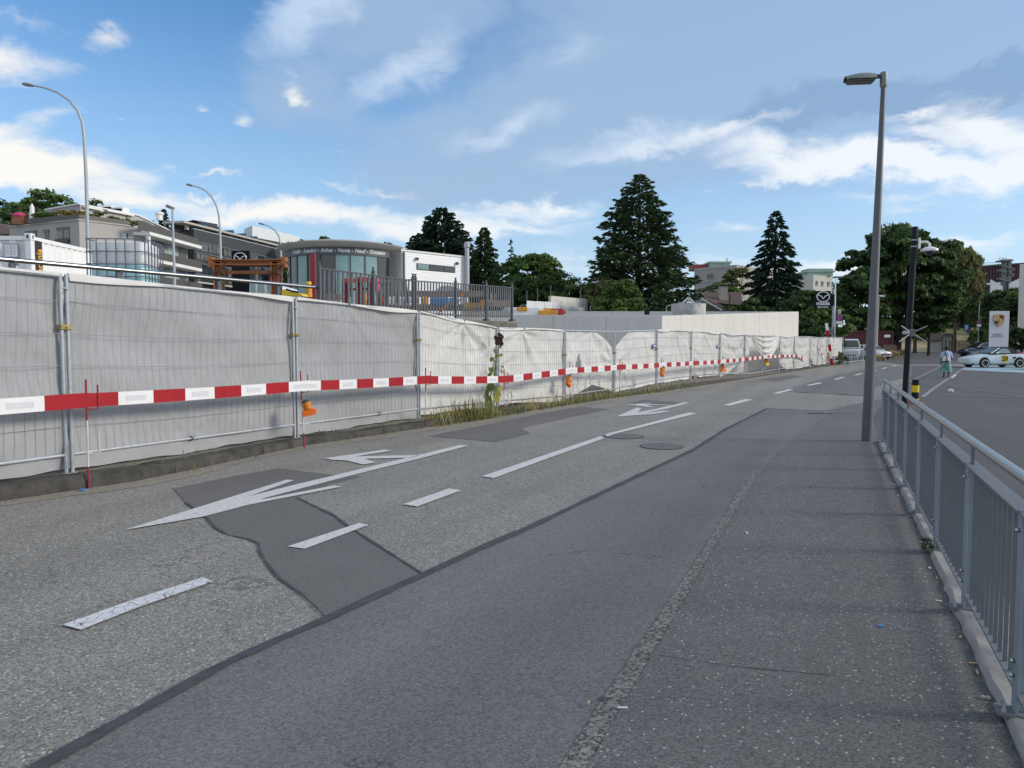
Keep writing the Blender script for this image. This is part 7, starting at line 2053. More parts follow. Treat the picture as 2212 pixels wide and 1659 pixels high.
local(MB().ball(V(1.75, -.98, 1.10), (.11, .09, .08), 10, 6), 'mirror', M['carnavy'], t, True)
for x in (2.5, 3.35): local(MB().box(V(x, -.945, .93), (.18, .02, .03)), 'door_handle', M['chrome'], t)

# white vehicles behind the far end of the fence
def white_car(lab, loc, rz, van=True):
    t = thing('parked_van' if van else 'parked_car', lab, 'van' if van else 'car', loc)
    if van:
        st = [(0, .4, .95, 1.02, .72), (.10, .3, 1.05, 1.15, .88), (.8, .28, 1.15, 1.28, .93), (1.3, .28, 1.2, 1.34, .93), (4.6, .3, 1.2, 1.34, .93), (4.8, .45, 1.1, 1.3, .85)]
        pf = [(.22, 1.2), (.80, 1.90), (1.3, 2.0), (4.4, 1.98), (4.78, 1.2)]; hwb, hwt, zb, zt = .90, .76, 1.2, 1.97
    else:
        st = [(0, .42, .66, .72, .55), (.08, .32, .74, .82, .78), (.35, .28, .82, .90, .86), (.95, .27, .88, .98, .90), (3.3, .27, .92, 1.02, .90), (4.0, .35, .92, 1.02, .84), (4.2, .5, .85, .95, .7)]
        pf = [(.95, .95), (1.65, 1.40), (2.1, 1.48), (3.3, 1.46), (4.0, .98)]; hwb, hwt, zb, zt = .84, .62, .95, 1.48
    loft_body(st, t, M['carwhite']); hw = cabin(t, pf, hwb, hwt, zb, zt, M['carwhite'], 'roof')
    (xa, za), (xb, zb2) = pf[0], pf[1]
    local(MB().prism([V(xa + .06, -hw(za) + .08, za + .06), V(xb - .05, -hw(zb2) + .08, zb2 - .05), V(xb - .05, hw(zb2) - .08, zb2 - .05), V(xa + .06, hw(za) - .08, za + .06)], V(-.02, 0, .02)), 'windscreen', M['carglass'], t)
    for s in (-1, 1):
        x1 = pf[-2][0]
        local(MB().prism([V(xa + .45, s * (hw(za + .08) + .01), za + .08), V(xb + .25, s * (hw(zt - .12) + .01), zt - .12), V(x1 * .55, s * (hw(zt - .12) + .01), zt - .12), V(x1 * .55, s * (hw(za + .08) + .01), za + .08)], V(0, -s * .015, 0)), 'side_window', M['carglass'], t)
        local(MB().ball(V(xa + .55, s * (hwb + .14), za + .1), (.08, .12, .12), 8, 6), 'mirror', M['blackplastic'], t, True)
        for x in (.85, st[-1][0] - .95):
            arch(t, x, s * (st[3][4] - .005), .33, s); wheel(t, x, s * (hwb - .04), .33, .2, s)
        local(MB().ball(V(.10, s * .62, st[1][2] - .18), (.06, .17, .10), 8, 6), 'headlight', M['glassmint'], t, True)
    local(MB().box(V(.0, 0, .55), (.06, 1.1, .16)), 'grille', M['blackplastic'], t)
    local(MB().lathe(V(-.03, 0, .78), [(.09, 0), (.09, .02)], 12, 0, (-1, 0, 0)), 'badge', M['chrome'], t)
    t.rotation_euler = (0, 0, rz)
    return t
D = 64; white_car('white van facing the camera behind the low bar barrier', V(X(1834, D), D, .08), R(68))
D = 71; white_car('white car parked between the van and the lamp post', V(X(1874, D), D, .10), R(70), False)
D = 69; white_car('white car right of the lamp post, by the timber fence', V(X(1897, D) + .2, D - 1.0, .10), R(108), False)

# ------------------------------------------------------------------ far street furniture
D = 58.0
a, b = P(1759.7, 628.5, D), P(1793, 667, D)
t = thing('dealer_sign', 'square black service sign with silver emblem on a grey mast', 'sign', V(P(1802, 700, D).x, D, 0))
sw, shh = b.x - a.x, a.z - b.z; cx_ = (a.x + b.x) / 2
MB().box((cx_, D, (a.z + b.z) / 2), (sw, .22, shh)).build('sign_board', M['signblack'], t, bevel=.02)
MB().box((b.x + .22, D + .1, (a.z + b.z) / 2 + .0), (.5, .18, shh * .62)).build('side_box', M['signblack'], t, bevel=.02)
emblem(t, V(cx_, D - .135, a.z - shh * .33), sw * .39, (1, 0, 0), (0, -1, 0), M['chrome'])
place_local2 = lambda me, nm, sx, sz, zc: place_letters(me, nm, M['letter'], t, (0, 0, 0), (1, 0, 0), (0, 0, 1), lambda q: V(cx_ + q.x * sx, D - .125 - q.z, zc + q.y * sz))
place_local2(TXT['mazda'], 'name_lettering', .42, .40, a.z - shh * .70); place_local2(TXT['service'], 'service_lettering', .30, .30, a.z - shh * .90)
q0, q1 = P(1800, 730, D), P(1803.5, 603, D + .3)
MB().tube([V(q0.x, D + .25, 0), V(q0.x + .08, D + .25, q1.z * .5), V(q1.x - .12, D + .25, b.z + 1.6)], .11, 10).build('mast', M['galv'], t, smooth=True)
q2 = P(1805, 603, D - .3); q3 = P(1803, 722, D - .3)
t = thing('street_lamp', 'slim bright lamp mast directly beside the black service sign', 'street lamp', V(q3.x, D - .3, 0))
MB().tube([V(q3.x, D - .3, 0), q2], [.07, .045], 8).build('pole', M['contwhite'], t, smooth=True)
MB().bar(P(1800, 599, D - .3), P(1822, 598.5, D - .3), .3, .12).build('head', M['lamp'], t, bevel=.03)
D = 57.0
c = P(1813.2, 686, D)
t = thing('no_parking_sign', 'round no stopping sign with arrow plate above and text plate below', 'traffic sign', V(c.x - .25, D, 0))
MB().lathe(c, [(.265, 0), (.265, .015)], 24, 0, (0, -1, 0)).build('red_ring', M['red'], t); MB().lathe(c + V(0, -.016, 0), [(.20, 0), (.20, .006)], 24, 0, (0, -1, 0)).build('blue_disc', M['bluetraffic'], t)
for a_ in (45, 135):
    dx, dz = math.cos(R(a_)) * .2, math.sin(R(a_)) * .2; MB().bar(c + V(-dx, -.026, -dz), c + V(dx, -.026, dz), .006, .05, 0, (math.sin(R(a_)), 0, -math.cos(R(a_)))).build('red_bar', M['red'], t)
q = P(1813.3, 674.5, D); MB().box(q, (.18, .015, .40)).build('arrow_plate', M['boardwhite'], t)
MB().bar(q + V(0, -.012, -.12), q + V(0, -.012, .12), .01, .03, 0, (1, 0, 0)).build('arrow_shaft', M['black'], t)
for s in (1, -1): MB().prism([q + V(-.055, -.012, s * .09), q + V(.055, -.012, s * .09), q + V(0, -.012, s * .17)], V(0, -.004, 0)).build('arrow_head', M['black'], t)
q = P(1812.5, 696.5, D); MB().box(q, (.46, .015, .22)).build('text_plate', M['boardwhite'], t)
for k in range(2): MB().box(q + V(0, -.01, .04 - k * .08), (.36, .004, .03)).build('text_line', M['lettermid'], t)
MB().tube([V(c.x - .3, D + .03, 0), V(c.x - .3, D + .03, q.z + 1.0)], .03, 8).build('post', M['galv'], t); MB().bar(V(c.x - .3, D + .03, c.z), c + V(0, .02, 0), .02, .04).build('bracket', M['galv'], t)
# back of a triangular sign
D = 54; ap, bl, br_ = P(1795, 700, D), P(1781, 724, D), P(1803, 724, D)
t = thing('warning_sign', 'back of a dark triangular road sign behind the leaning beacon', 'traffic sign', V(P(1800, 760, D).x, D, 0))
MB().prism([P(1786, 708, D), P(1796, 707, D), P(1804, 723, D), P(1779, 723, D)], V(0, .02, 0)).build('plate', M['lamp'], t)
MB().tube([V(P(1800, 760, D).x, D + .06, 0), P(1802, 706, D) + V(0, .06, 0)], .045, 8).build('post', mat('brown rusty post', (.12, .10, .085), .8), t)
# red site container far right
D = 77
a, b = P(1797, 715, D), P(1929, 714.5, D)
t = thing('red_container', 'long dark red corrugated container behind the white vehicles', 'container', V(a.x, D, .15))
zt = a.z; w_ = b.x - a.x
MB().box(((a.x + b.x) / 2, D + 1.3, (zt + .15) / 2 - .05), (w_ - .1, 2.4, zt - .3)).build('core', M['redcont'], t)
ribbed((a.x + .1, D), (b.x - .1, D), .2, zt - .12, (0, -1, 0), .26, .04).build('side_wall', M['redcont'], t)
MB().box(((a.x + b.x) / 2, D, zt - .06), (w_, .12, .12)).build('top_rail', M['redcont'], t)
for x in (a.x + .07, b.x - .07): MB().box((x, D, zt / 2), (.16, .16, zt - .1)).build('corner_post', M['redcont'], t)
q = P(1916.5, 726, D - .1); MB().box(q, (.66, .03, .28)).build('name_plate', M['boardwhite'], t)
# shed roof, red pipe, block wall behind the pale wall's end
q = P(1757, 710, 66)
t = thing('block_shed', 'low grey block shed with flat roof and red pipe behind the last fabric', 'shed', V(q.x, 66, 0))
x0_, x1_ = P(1729, 715, 66).x, P(1757, 715, 66).x; zt = P(1740, 709, 66).z
for r_ in range(4):
    for k in range(4):
        wq = (x1_ - x0_) / 4; o_ = wq / 2 if r_ % 2 else 0
        MB().box((x0_ + wq * (k + .5) + o_ * .5, 66, zt - .2 - r_ * .42 - .2), (wq - .03, .3, .39)).build('wall_block', M['concrete'], t)
MB().box(((x0_ + x1_) / 2 + .6, 66.8, zt), (x1_ - x0_ + 2.0, 2.4, .16)).build('flat_roof', M['beige'], t)
MB().tube([P(1738, 708.5, 64), P(1757, 707, 64), P(1763, 709, 64), P(1764.5, 714, 64), P(1764, 726, 64)], .09, 8).build('red_pipe', M['reddull'], t, smooth=True)
# lamp beyond, low bar barrier, timber fence, hydrant
D = 70; q0, q1 = P(1893.5, 752, D), P(1898.5, 641, D)
t = thing('street_lamp', 'thin pale street lamp between the grey post and the red container', 'street lamp', V(q0.x, D, .1))
MB().tube([V(q0.x, D, .1), q1], [.075, .045], 8).build('pole', M['canopy'], t, smooth=True); MB().bar(P(1897, 639, D), P(1910, 640, D), .28, .14).build('head', M['hoarding'], t, bevel=.03)
D = 55.5
a, b = G(1822, 786, .05), G(1858, 778, .05)
a = V(X(1823, 56), 56, .04); b = V(X(1859, 64), 63.5, .06)
t = thing('bar_barrier', 'low galvanised bar barrier in front of the white van', 'barrier', a)
MB().bar(a + V(0, 0, 1.05), b + V(0, 0, 1.05), .04, .04).build('top_rail', M['galv'], t); MB().bar(a + V(0, 0, .15), b + V(0, 0, .15), .04, .04).build('bottom_rail', M['galv'], t)
for k in range(13):
    p = a.lerp(b, k / 12); MB().bar(p + V(0, 0, .0 if k % 4 == 0 else .15), p + V(0, 0, 1.05), .09 if k % 4 == 0 else .05, .03, 0, (0, 1, 0)).build('barrier_bar', M['galv'], t)
t = thing('timber_fence', 'weathered timber board fence right of the white car', 'fence', V(X(1911, 74), 74, .1))
for k in range(9):
    px = 1909 + k * 3.2; D = 74 + k * .3
    MB().box((X(px, D), D, .15 + .72), (.14, .03, 1.35 + .1 * math.sin(k * 2.1))).build('fence_board', M['wood'], t)
c = V(X(1939, 78), 78, .17)
t = thing('fire_hydrant', 'small dull red hydrant at the end of the timber fence', 'hydrant', c)
MB().lathe(c, [(.13, 0), (.13, .6), (.16, .62), (.16, .68), (.11, .8), (.03, .86)], 12).build('barrel', M['hydrant'], t, smooth=True); MB().lathe(c + V(-.2, 0, .5), [(.06, 0), (.06, .4)], 8, 0, (1, 0, 0)).build('outlet', M['hydrant'], t)
# hut, pole, signs at the meadow
D = 108
t = thing('garden_hut', 'small white walled hut with dark sloping roof by the meadow', 'hut', V(P(2045, 740, D).x, D, gz(D)))
a, b = P(2033, 750, D), P(2057, 750, D)
MB().prism([V(a.x, D, .2), V(b.x, D, .2), P(2057, 724, D), P(2041, 724, D), P(2033, 733, D)], V(0, 3, 0)).build('wall', M['housewall'], t)
MB().prism([P(2030, 735, D - .5), P(2041, 720, D - .5), P(2062, 721, D - .5), P(2062, 724, D - .5), P(2042, 724, D - .5), P(2033, 736, D - .5)], V(0, 4, 0)).build('roof', M['wood'], t)
MB().prism([V(b.x, D - .05, .2), V(P(2062, 750, D).x, D - .05, .2), P(2062, 724, D - .05), P(2057, 724, D - .05)], V(0, 3, 0)).build('side_wall', M['wood'], t)
for k, px in enumerate((2036, 2043.5, 2051, 2055.5)):
    q = P(px, 734, D - .6); MB().bar(V(q.x, D - .6, .3), q, .12, .10).build('fence_picket', M['wood'], t)
p, q = P(2060.5, 752, 106), P(2062, 697, 106)
o = MB().tube([V(p.x, 106, .3), q], .13, 7).build('timber_pole', M['wood']); tag(o, 'dark timber pole standing right of the white hut', 'pole')
t = thing('wire_fence', 'thin post and wire fence along the foot of the meadow', 'fence', V(X(2085, 110), 110, .4))
for k in range(12):
    px = 2066 + k * 3.6; q0, q1 = P(px, 748 - k * .3, 109), P(px, 734 + (k % 3), 109); MB().bar(V(q0.x, 109, .3), q1, .10, .08).build('fence_post', M['wood'], t)
for z in (.8, 1.2): MB().bar(V(X(2064, 109), 109, .3 + z), V(X(2108, 109), 109, .3 + z), .03, .03).build('fence_wire', M['wood'], t)
D = 104
t = thing('info_sign', 'blue traffic sign with white symbol above a round purple sign', 'traffic sign', V(P(2087, 745, D).x, D, .35))
q = P(2087.6, 708, D); MB().tube([V(q.x, D + .05, .35), V(q.x, D + .05, q.z + .4)], .06, 7).build('post', M['galv'], t)
MB().box(q, (.62, .03, .95)).build('blue_plate', M['bluetraffic'], t); MB().box(q + V(0, -.03, -.08), (.14, .02, .42)).build('white_symbol', M['boardwhite'], t); MB().box(q + V(0, -.03, .2), (.34, .02, .12)).build('white_symbol', M['boardwhite'], t)
q = P(2091.5, 715, D); MB().lathe(q, [(.36, 0), (.36, .03)], 18, 0, (0, -1, 0)).build('round_plate', mat('purple sign back', (.12, .05, .11), .6), t)
D = 118; q = P(2115, 695, D)
t = thing('no_stopping_sign', 'distant round purple sign with a white plate on the meadow edge', 'traffic sign', V(q.x, D, 1))
MB().tube([V(q.x, D + .05, .5), V(q.x, D + .05, q.z + 3.5)], .07, 7).build('post', M['galv'], t); MB().lathe(q, [(.38, 0), (.38, .03)], 18, 0, (0, -1, 0)).build('round_plate', mat('purple sign face', (.16, .06, .13), .6), t); MB().box(q + V(0, 0, -.6), (.7, .03, .4)).build('white_plate', M['letter'], t)
D = 92; q = P(1986, 698, D)
t = thing('back_turned_sign', 'small round dark red sign on a post beside the camera pole', 'traffic sign', V(q.x - .7, D, .3))
MB().lathe(q, [(.34, 0), (.34, .03)], 18, 0, (0, -1, 0)).build('round_plate', M['crestred'], t); MB().tube([V(q.x - .55, D + .06, .3), V(q.x - .45, D + .06, q.z + 1.2)], .05, 7).build('post', M['wood'], t)

# tall silver grey sign with the shield
D = 70
a, b = P(2138, 672, D), P(2181, 672, D)
zb = gz(D) - .05; ztp = a.z
t = thing('brand_totem', 'tall silver grey totem sign with a gold and red shield', 'totem sign', V((a.x + b.x) / 2, D, zb))
MB().prism([V(P(2135.5, 760, D).x, D, zb), V(P(2177, 760, D).x, D, zb), V(b.x, D, ztp), V(a.x, D, ztp)], V(.22, .40, 0)).build('board', M['totem'], t, bevel=.02)
sc_ = P(2157.5, 692, D - .03); sw_ = 11.3 / FOC * D; sh_ = 13.2 / FOC * D
def shield(f):   # outline, half width 1, top 1, bottom -1
    return [(-1 * f, .78 * f), (-.5 * f, .92 * f), (0, .97 * f), (.5 * f, .92 * f), (1 * f, .78 * f), (.97 * f, .1 * f), (.80 * f, -.42 * f), (.45 * f, -.78 * f), (0, -1 * f), (-.45 * f, -.78 * f), (-.80 * f, -.42 * f), (-.97 * f, .1 * f)]
S_ = lambda x, z, y=0: sc_ + V(x * sw_, y, z * sh_)
crest = MB().prism([S_(x, z) for x, z in shield(1.08)], V(0, -.05, 0)).build('crest', M['gold'], t, bevel=.015)
def halfclip(pts, sx, sz):   # quarter of the shield
    out = []
    for (x, z) in pts:
        out.append((x, z))
    return out
quarters = {('l', 't'): 'gold', ('r', 't'): 'stripe', ('l', 'b'): 'stripe', ('r', 'b'): 'gold'}
for (x0_, x1_, z0_, z1_) in ((.06, .88, .62, .80), (.06, .90, .28, .46), (.06, .91, .02, .12), (-.86, -.06, -.10, -.24), (-.74, -.06, -.40, -.54), (-.46, -.06, -.66, -.76)):
    MB().prism([S_(x0_, z0_, -.05), S_(x1_, z0_, -.05), S_(x1_, z1_, -.05), S_(x0_, z1_, -.05)], V(0, -.012, 0)).build('red_band', M['crestred'], crest)
for (x0_, x1_, z0_, z1_) in ((.06, .88, .46, .62), (-.80, -.06, -.24, -.40)):
    MB().prism([S_(x0_, z0_, -.05), S_(x1_, z0_, -.05), S_(x1_, z1_, -.05), S_(x0_, z1_, -.05)], V(0, -.012, 0)).build('black_band', M['black'], crest)
inner = MB().prism([S_(x * .30, z * .34, -.06) for x, z in shield(1)], V(0, -.015, 0)).build('inner_shield', mat('inner shield gold', (.62, .45, .16), .35, .5, .15, 9), crest)
MB().prism([S_(.02, -.20, -.078), S_(.12, -.05, -.078), S_(.10, .14, -.078), S_(-.04, .20, -.078), S_(-.10, .08, -.078), S_(-.03, .02, -.078), S_(-.10, -.16, -.078)], V(0, -.01, 0)).build('horse_mark', M['black'], inner)
for k, (w_, y_) in enumerate(((9.5, 721.3), (8.6, 723.8), (13, 726.7))):
    q = P(2154.5, y_, D - .02); tot = w_ * 2 / FOC * D; x = -tot / 2; kk = 0
    g = random.Random(k + 3)
    while x < tot / 2:
        wd = g.uniform(.03, .07); MB().box(q + V(x + wd / 2, 0, 0), (wd, .02, .055 + .02 * (kk % 3 == 0))).build('lettering', M['lettermid'], t); x += wd + .022; kk += 1
o = MB().box(P(2118, 763, 69), (1.9, .4, .32)).build('low_wall', M['kerbconc'], bevel=.03); tag(o, 'low grey concrete block at the foot of the totem sign', 'block')
# crumpled paper on the parking area
c = G(*cQ(1145, 1250), .05)
o = MB().ball(c, (.10, .08, .055), 8, 5).build('crumpled_paper', M['papers'])
for v in o.data.vertices: v.co += V(random.uniform(-.02, .02), random.uniform(-.02, .02), random.uniform(-.01, .015))
tag(o, 'crumpled white paper lying on the parking area', 'litter')
# ------------------------------------------------------------------ the walking person, seen from behind
D = 34.2
pc = G(2043.5, 815.5, 0.006)
K = (P(2048, 748.5, pc.y).z) / 1.66          # scale from the photograph
t = thing('person', 'person seen from behind in pale blue shirt and teal patterned long skirt', 'person', pc)
def skin_mesh(name, verts, edges, rad, m, parent, sub=2):
    me = bpy.data.meshes.new(name); me.from_pydata([tuple(Vector(v) * K) for v in verts], edges, [])
    o = bpy.data.objects.new(name, me); COL.objects.link(o); o.parent = parent
    me.materials.append(m)
    sk = o.modifiers.new('skin', 'SKIN'); sk.use_smooth_shade = True
    for i, r in enumerate(rad):
        me.skin_vertices[0].data[i].radius = (r * K, r * K) if not isinstance(r, tuple) else (r[0] * K, r[1] * K)
        me.skin_vertices[0].data[i].use_root = (i == 0)
    s = o.modifiers.new('sub', 'SUBSURF'); s.levels = s.render_levels = sub
    return o
vt, ed, ra = [], [], []
def vtx(p, r, par=None):
    vt.append(p); ra.append(r)
    if par is not None: ed.append((par, len(vt) - 1))
    return len(vt) - 1
pel = vtx((0, 0, .90), (.15, .11)); sp1 = vtx((0, .01, 1.06), (.13, .10), pel); ch = vtx((0, .02, 1.24), (.15, .105), sp1); nk = vtx((0, .03, 1.40), .055, ch)
hb_ = vtx((.005, .05, 1.47), .075, nk); hm = vtx((.008, .06, 1.555), (.088, .095), hb_); ht = vtx((.008, .055, 1.63), .06, hm)
for s in (-1, 1):
    sh = vtx((s * .17, .02, 1.34), .062, ch); el = vtx((s * .245, -.01 if s > 0 else .02, 1.09), .044, sh); wr = vtx((s * .25, .07 if s > 0 else .06, .87), .030, el); pm = vtx((s * .25, .085, .80), (.034, .022), wr)
    for k, (dx, dy, ln) in enumerate(((-.03, .012, .075), (-.012, .004, .085), (.008, .0, .08), (.026, -.004, .062))):
        a = vtx((s * .25 + dx * .8, .088 + dy, .765), .0095, pm); b = vtx((s * .25 + dx, .098 + dy, .765 - ln * .5), .0085, a); vtx((s * .25 + dx * .9, .085 + dy, .765 - ln), .007, b)
    a = vtx((s * .25 - .035 * s, .115, .80), .011, pm); vtx((s * .25 - .045 * s, .13, .755), .009, a)
    hp = vtx((s * .09, 0, .84), .095, pel); kn = vtx((s * .085, .05 if s < 0 else -.02, .46), .058, hp); an = vtx((s * .075, .07 if s < 0 else -.10, .085), .036, kn); hl = vtx((s * .075, .05 if s < 0 else -.12, .03), .034, an); vtx((s * .08, .20 if s < 0 else .03, .025), (.038, .022), hl)
body = skin_mesh('body', vt, ed, ra, M['skin'], t)
def rings(levels, n, name, m, off=(0, 0), fold=0.0, nf=9, smooth=True):
    mb = MB(); vs = []
    for (z, rx, ry, ox, oy, ff) in levels:
        for j in range(n):
            a = 2 * math.pi * j / n
            f = 1 + ff * math.sin(a * nf + z * 4) * .5 + ff * .5 * math.sin(a * 4 + 1)
            vs.append((ox + math.cos(a) * rx * f, oy + math.sin(a) * ry * f, z))
    k = len(levels)
    mb.add([tuple(Vector(v) * K + pc) for v in vs], [(i * n + j, i * n + (j + 1) % n, (i + 1) * n + (j + 1) % n, (i + 1) * n + j) for i in range(k - 1) for j in range(n)])
    return mb.build(name, m, t, smooth, recalc=True, angle=180)
rings([(.30, .30, .27, .0, .0, .16), (.40, .275, .24, 0, 0, .15), (.60, .235, .20, 0, 0, .12), (.80, .205, .165, 0, 0, .07), (.93, .185, .145, 0, 0, .03), (1.0, .165, .13, 0, 0, 0)], 48, 'skirt', M['skirt'])
rings([(.80, .205, .165, 0, 0, .03), (.95, .20, .16, 0, 0, .03), (1.10, .180, .15, 0, .01, .03), (1.25, .185, .15, 0, .015, .02), (1.34, .175, .125, 0, .02, 0), (1.395, .13, .095, 0, .025, 0), (1.425, .075, .07, 0, .03, 0)], 40, 'shirt', M['shirt'])
for s in (-1, 1):
    p_ = [Vector(q) * K + pc for q in ((s * .15, .02, 1.36), (s * .195, .02, 1.30), (s * .222, .005, 1.18), (s * .246, 0, 1.06))]
    MB().tube(p_, [.07 * K, .085 * K, .08 * K, .078 * K], 14).build('sleeve', M['shirt'], t, smooth=True)
    f_ = Vector((s * .075, .09 if s < 0 else -.06, .0)) * K + pc
    MB().prism([f_ + V(-.05, -.10, .0), f_ + V(.05, -.10, .0), f_ + V(.055, .12, 0), f_ + V(-.045, .12, 0)], V(0, 0, .014)).build('sandal', M['wood'], t)
hd = MB().ball(tuple(Vector((.008, .045, 1.575)) * K + pc), (.103 * K, .108 * K, .100 * K), 18, 12)
h_ = hd.build('hair', M['hair'], t, smooth=True)
for v in h_.data.vertices: v.co += v.co.normalized() * random.uniform(-.004, .006)
for s in (-1, 1): MB().ball(tuple(Vector((.008 + s * .098, .07, 1.54)) * K + pc), (.016 * K, .028 * K, .036 * K), 8, 6).build('ear', M['skin'], t, smooth=True)
# bag on the left shoulder
bc = Vector((-.17, -.20, 0)) * K + pc
t = thing('shoulder_bag', 'cream shoulder bag with dark base and straps on the persons back', 'bag', bc + V(0, 0, .8 * K))
mb = MB(); vs = []
for (z, w, d) in ((.84, .17, .055), (.86, .185, .07), (.98, .175, .075), (1.08, .12, .05), (1.16, .05, .02)):
    for j in range(16):
        a = 2 * math.pi * j / 16; ca, sa = math.cos(a), math.sin(a)
        vs.append(bc + V(math.copysign(abs(ca) ** .5, ca) * w * K, math.copysign(abs(sa) ** .5, sa) * d * K, z * K))
mb.add(vs, [(i * 16 + j, i * 16 + (j + 1) % 16, (i + 1) * 16 + (j + 1) % 16, (i + 1) * 16 + j) for i in range(4) for j in range(16)] + [tuple(range(15, -1, -1)), tuple(64 + j for j in range(16))])
mb.build('bag_body', M['bag'], t, smooth=True)
MB().box(bc + V(0, 0, .855 * K), (.385 * K, .155 * K, .05 * K)).build('bag_base', M['black'], t, bevel=.01)
for dx in (-.0, .045):
    MB().tube([bc + V(dx * K, -.082 * K, .86 * K), bc + V(dx * K, -.07 * K, 1.05 * K), bc + V((dx * .5 + .02) * K, .03 * K, 1.25 * K), bc + V(.0, .14 * K, 1.40 * K), bc + V(-.0, .24 * K, 1.405 * K)], .014 * K, 6).build('strap', M['black'], t)

# ------------------------------------------------------------------ plants at the fence foot
def leaf_shape(c, r, nrm, m_, parent, name='leaf', seed=0):
    g = random.Random(seed); nrm = Vector(nrm).normalized(); a = nrm.orthogonal().normalized(); b = nrm.cross(a)
    rot = g.uniform(0, 6.28); pts = []; n = 15
    for k in range(n):
        th = 2 * math.pi * k / n
        rr = r * (.78 + .22 * math.cos(th * 5)) * (0.55 if k == 0 else 1)
        pts.append(Vector(c) + a * (math.cos(th + rot) * rr) + b * (math.sin(th + rot) * rr) + nrm * (-.18 * rr * math.cos(th * 2.5) ** 2))
    mb = MB(); mb.add([Vector(c)] + pts, [(0, 1 + k, 1 + (k + 1) % n) for k in range(n)])
    return mb.build(name, m_, parent, smooth=True, recalc=False, angle=180)
D = 16.45
hb0 = P(1066, 878, D); hb0.z = .04
t = thing('hollyhock', 'tall hollyhock with dark maroon flowers growing up the fence post', 'flower', hb0)
stem = [hb0, P(1068, 850, D), P(1066, 820, D), P(1070, 790, D), P(1074, 765, D), P(1078, 742, D), P(1079, 724, D), P(1080, 712, D)]
MB().tube(stem, [.014, .013, .012, .011, .010, .008, .006, .004], 6).build('stem', LEAF['hollyleaf'], t)
MB().tube([hb0, P(1060, 855, D), P(1062, 838, D)], .009, 5).build('stem', LEAF['hollyleaf'], t)
lv = [(1062, 776, .10), (1083, 767, .06), (1061, 799, .11), (1058, 809, .09), (1071, 781, .06), (1084, 803, .05), (1049, 845, .16), (1060, 834, .15), (1066, 838, .12), (1055, 862, .15), (1072, 862, .13), (1076, 850, .12), (1047, 853, .10), (1080, 840, .10), (1069, 757, .05), (1081, 750, .05), (1086, 792, .05), (1056, 873, .13), (1078, 885, .14), (1064, 880, .13)]
for k, (px, py, r) in enumerate(lv):
    c = P(px, py, D - .06 - .1 * (k % 3)); yel = k in (10, 11, 13)
    j = min(range(len(stem)), key=lambda q: abs(stem[q].z - c.z))
    leaf_shape(c, r * .82, (random.uniform(-.4, .5), -1, random.uniform(.1, .9)), LEAF['yellowleaf'] if yel else LEAF['hollyleaf'], t, 'leaf', k)
    MB().tube([stem[j] - V(0, 0, .03), c], .004, 4, 0, False).build('leaf_stalk', LEAF['hollyleaf'], t)
for k, (px, py, r) in enumerate(((1082, 728, .065), (1076, 733, .07), (1080, 738, .07), (1074, 741, .055), (1083, 743, .05), (1071, 729, .045), (1078, 722, .04))):
    c = P(px, py, D - .08); fl_ = None
    mb = MB()
    for q in range(5):
        a = 2 * math.pi * q / 5 + k; 
        u_, w_ = V(math.cos(a), -.45, math.sin(a)).normalized(), V(-math.sin(a), 0, math.cos(a))
        mb.add([c, c + u_ * r * .6 - w_ * r * .55, c + u_ * r * 1.15 - w_ * r * .3, c + u_ * r * 1.1 + w_ * r * .3, c + u_ * r * .6 + w_ * r * .55], [(0, 1, 2, 3, 4)])
    mb.build('flower', M['maroonflower'], t, recalc=False)
    MB().ball(c + V(0, -.02, 0), r * .16, 6, 4).build('flower_centre', LEAF['yellowleaf'], t)

g = np.random.default_rng(5)
def kerb_point(px):
    for (a, b), (pa, pb) in zip(zip(KERB[1:], KERB[2:]), zip(KERB_PX, KERB_PX[1:])):
        if pa[0] <= px <= pb[0]:
            return a.lerp(b, (px - pa[0]) / (pb[0] - pa[0]))
    return None
def grass(name, ranges, m, blade=(.10, .35), wd=.006, off=(-.12, .30), arch_=.5):
    vv = []
    for (x0, x1, n, hs) in ranges:
        for _ in range(n):
            px = g.uniform(x0, x1); p = kerb_point(px)
            if p is None: continue
            nl = -RN * g.uniform(*off) ; q = p + nl; q.z = max(0, kerb_top(p)) if nl.dot(RN) < -.03 else 0.0
            h = g.uniform(*blade) * hs * (.5 + g.random()); th = g.uniform(0, 6.28); lean = g.uniform(.1, arch_) * h * (1.6 if g.random() < .2 else 1)
            d = V(math.cos(th), math.sin(th), 0); s = V(-d.y, d.x, 0) * wd * g.uniform(.7, 1.6)
            m1 = q + V(0, 0, h * .6) + d * lean * .35; tp_ = q + V(0, 0, h * g.uniform(.75, 1.0)) + d * lean
            vv.append([q - s, q + s, m1 + s * .8, m1 - s * .8]); vv.append([m1 - s * .8, m1 + s * .8, tp_ + s * .15, tp_ - s * .15])
    a = np.array([[list(c) for c in q] for q in vv])
    o = quads_mesh(name, a, m, None, (0, 0, 0)); return stuff(o)
grass('verge_grass', [(935, 1075, 480, .6), (985, 1055, 300, 1.1), (1075, 1130, 260, .5), (1130, 1230, 260, .5), (1230, 1330, 420, .8), (1330, 1430, 420, .5), (1430, 1500, 160, .5), (300, 560, 24, .3), (700, 905, 60, .3)], LEAF['grass'], (.08, .34), .006, (-.18, .34))
grass('dry_grass', [(925, 1075, 190, .9), (1130, 1340, 200, 1.1), (1340, 1480, 70, .7)], LEAF['drygrass'], (.12, .42), .005, (-.14, .28), .8)
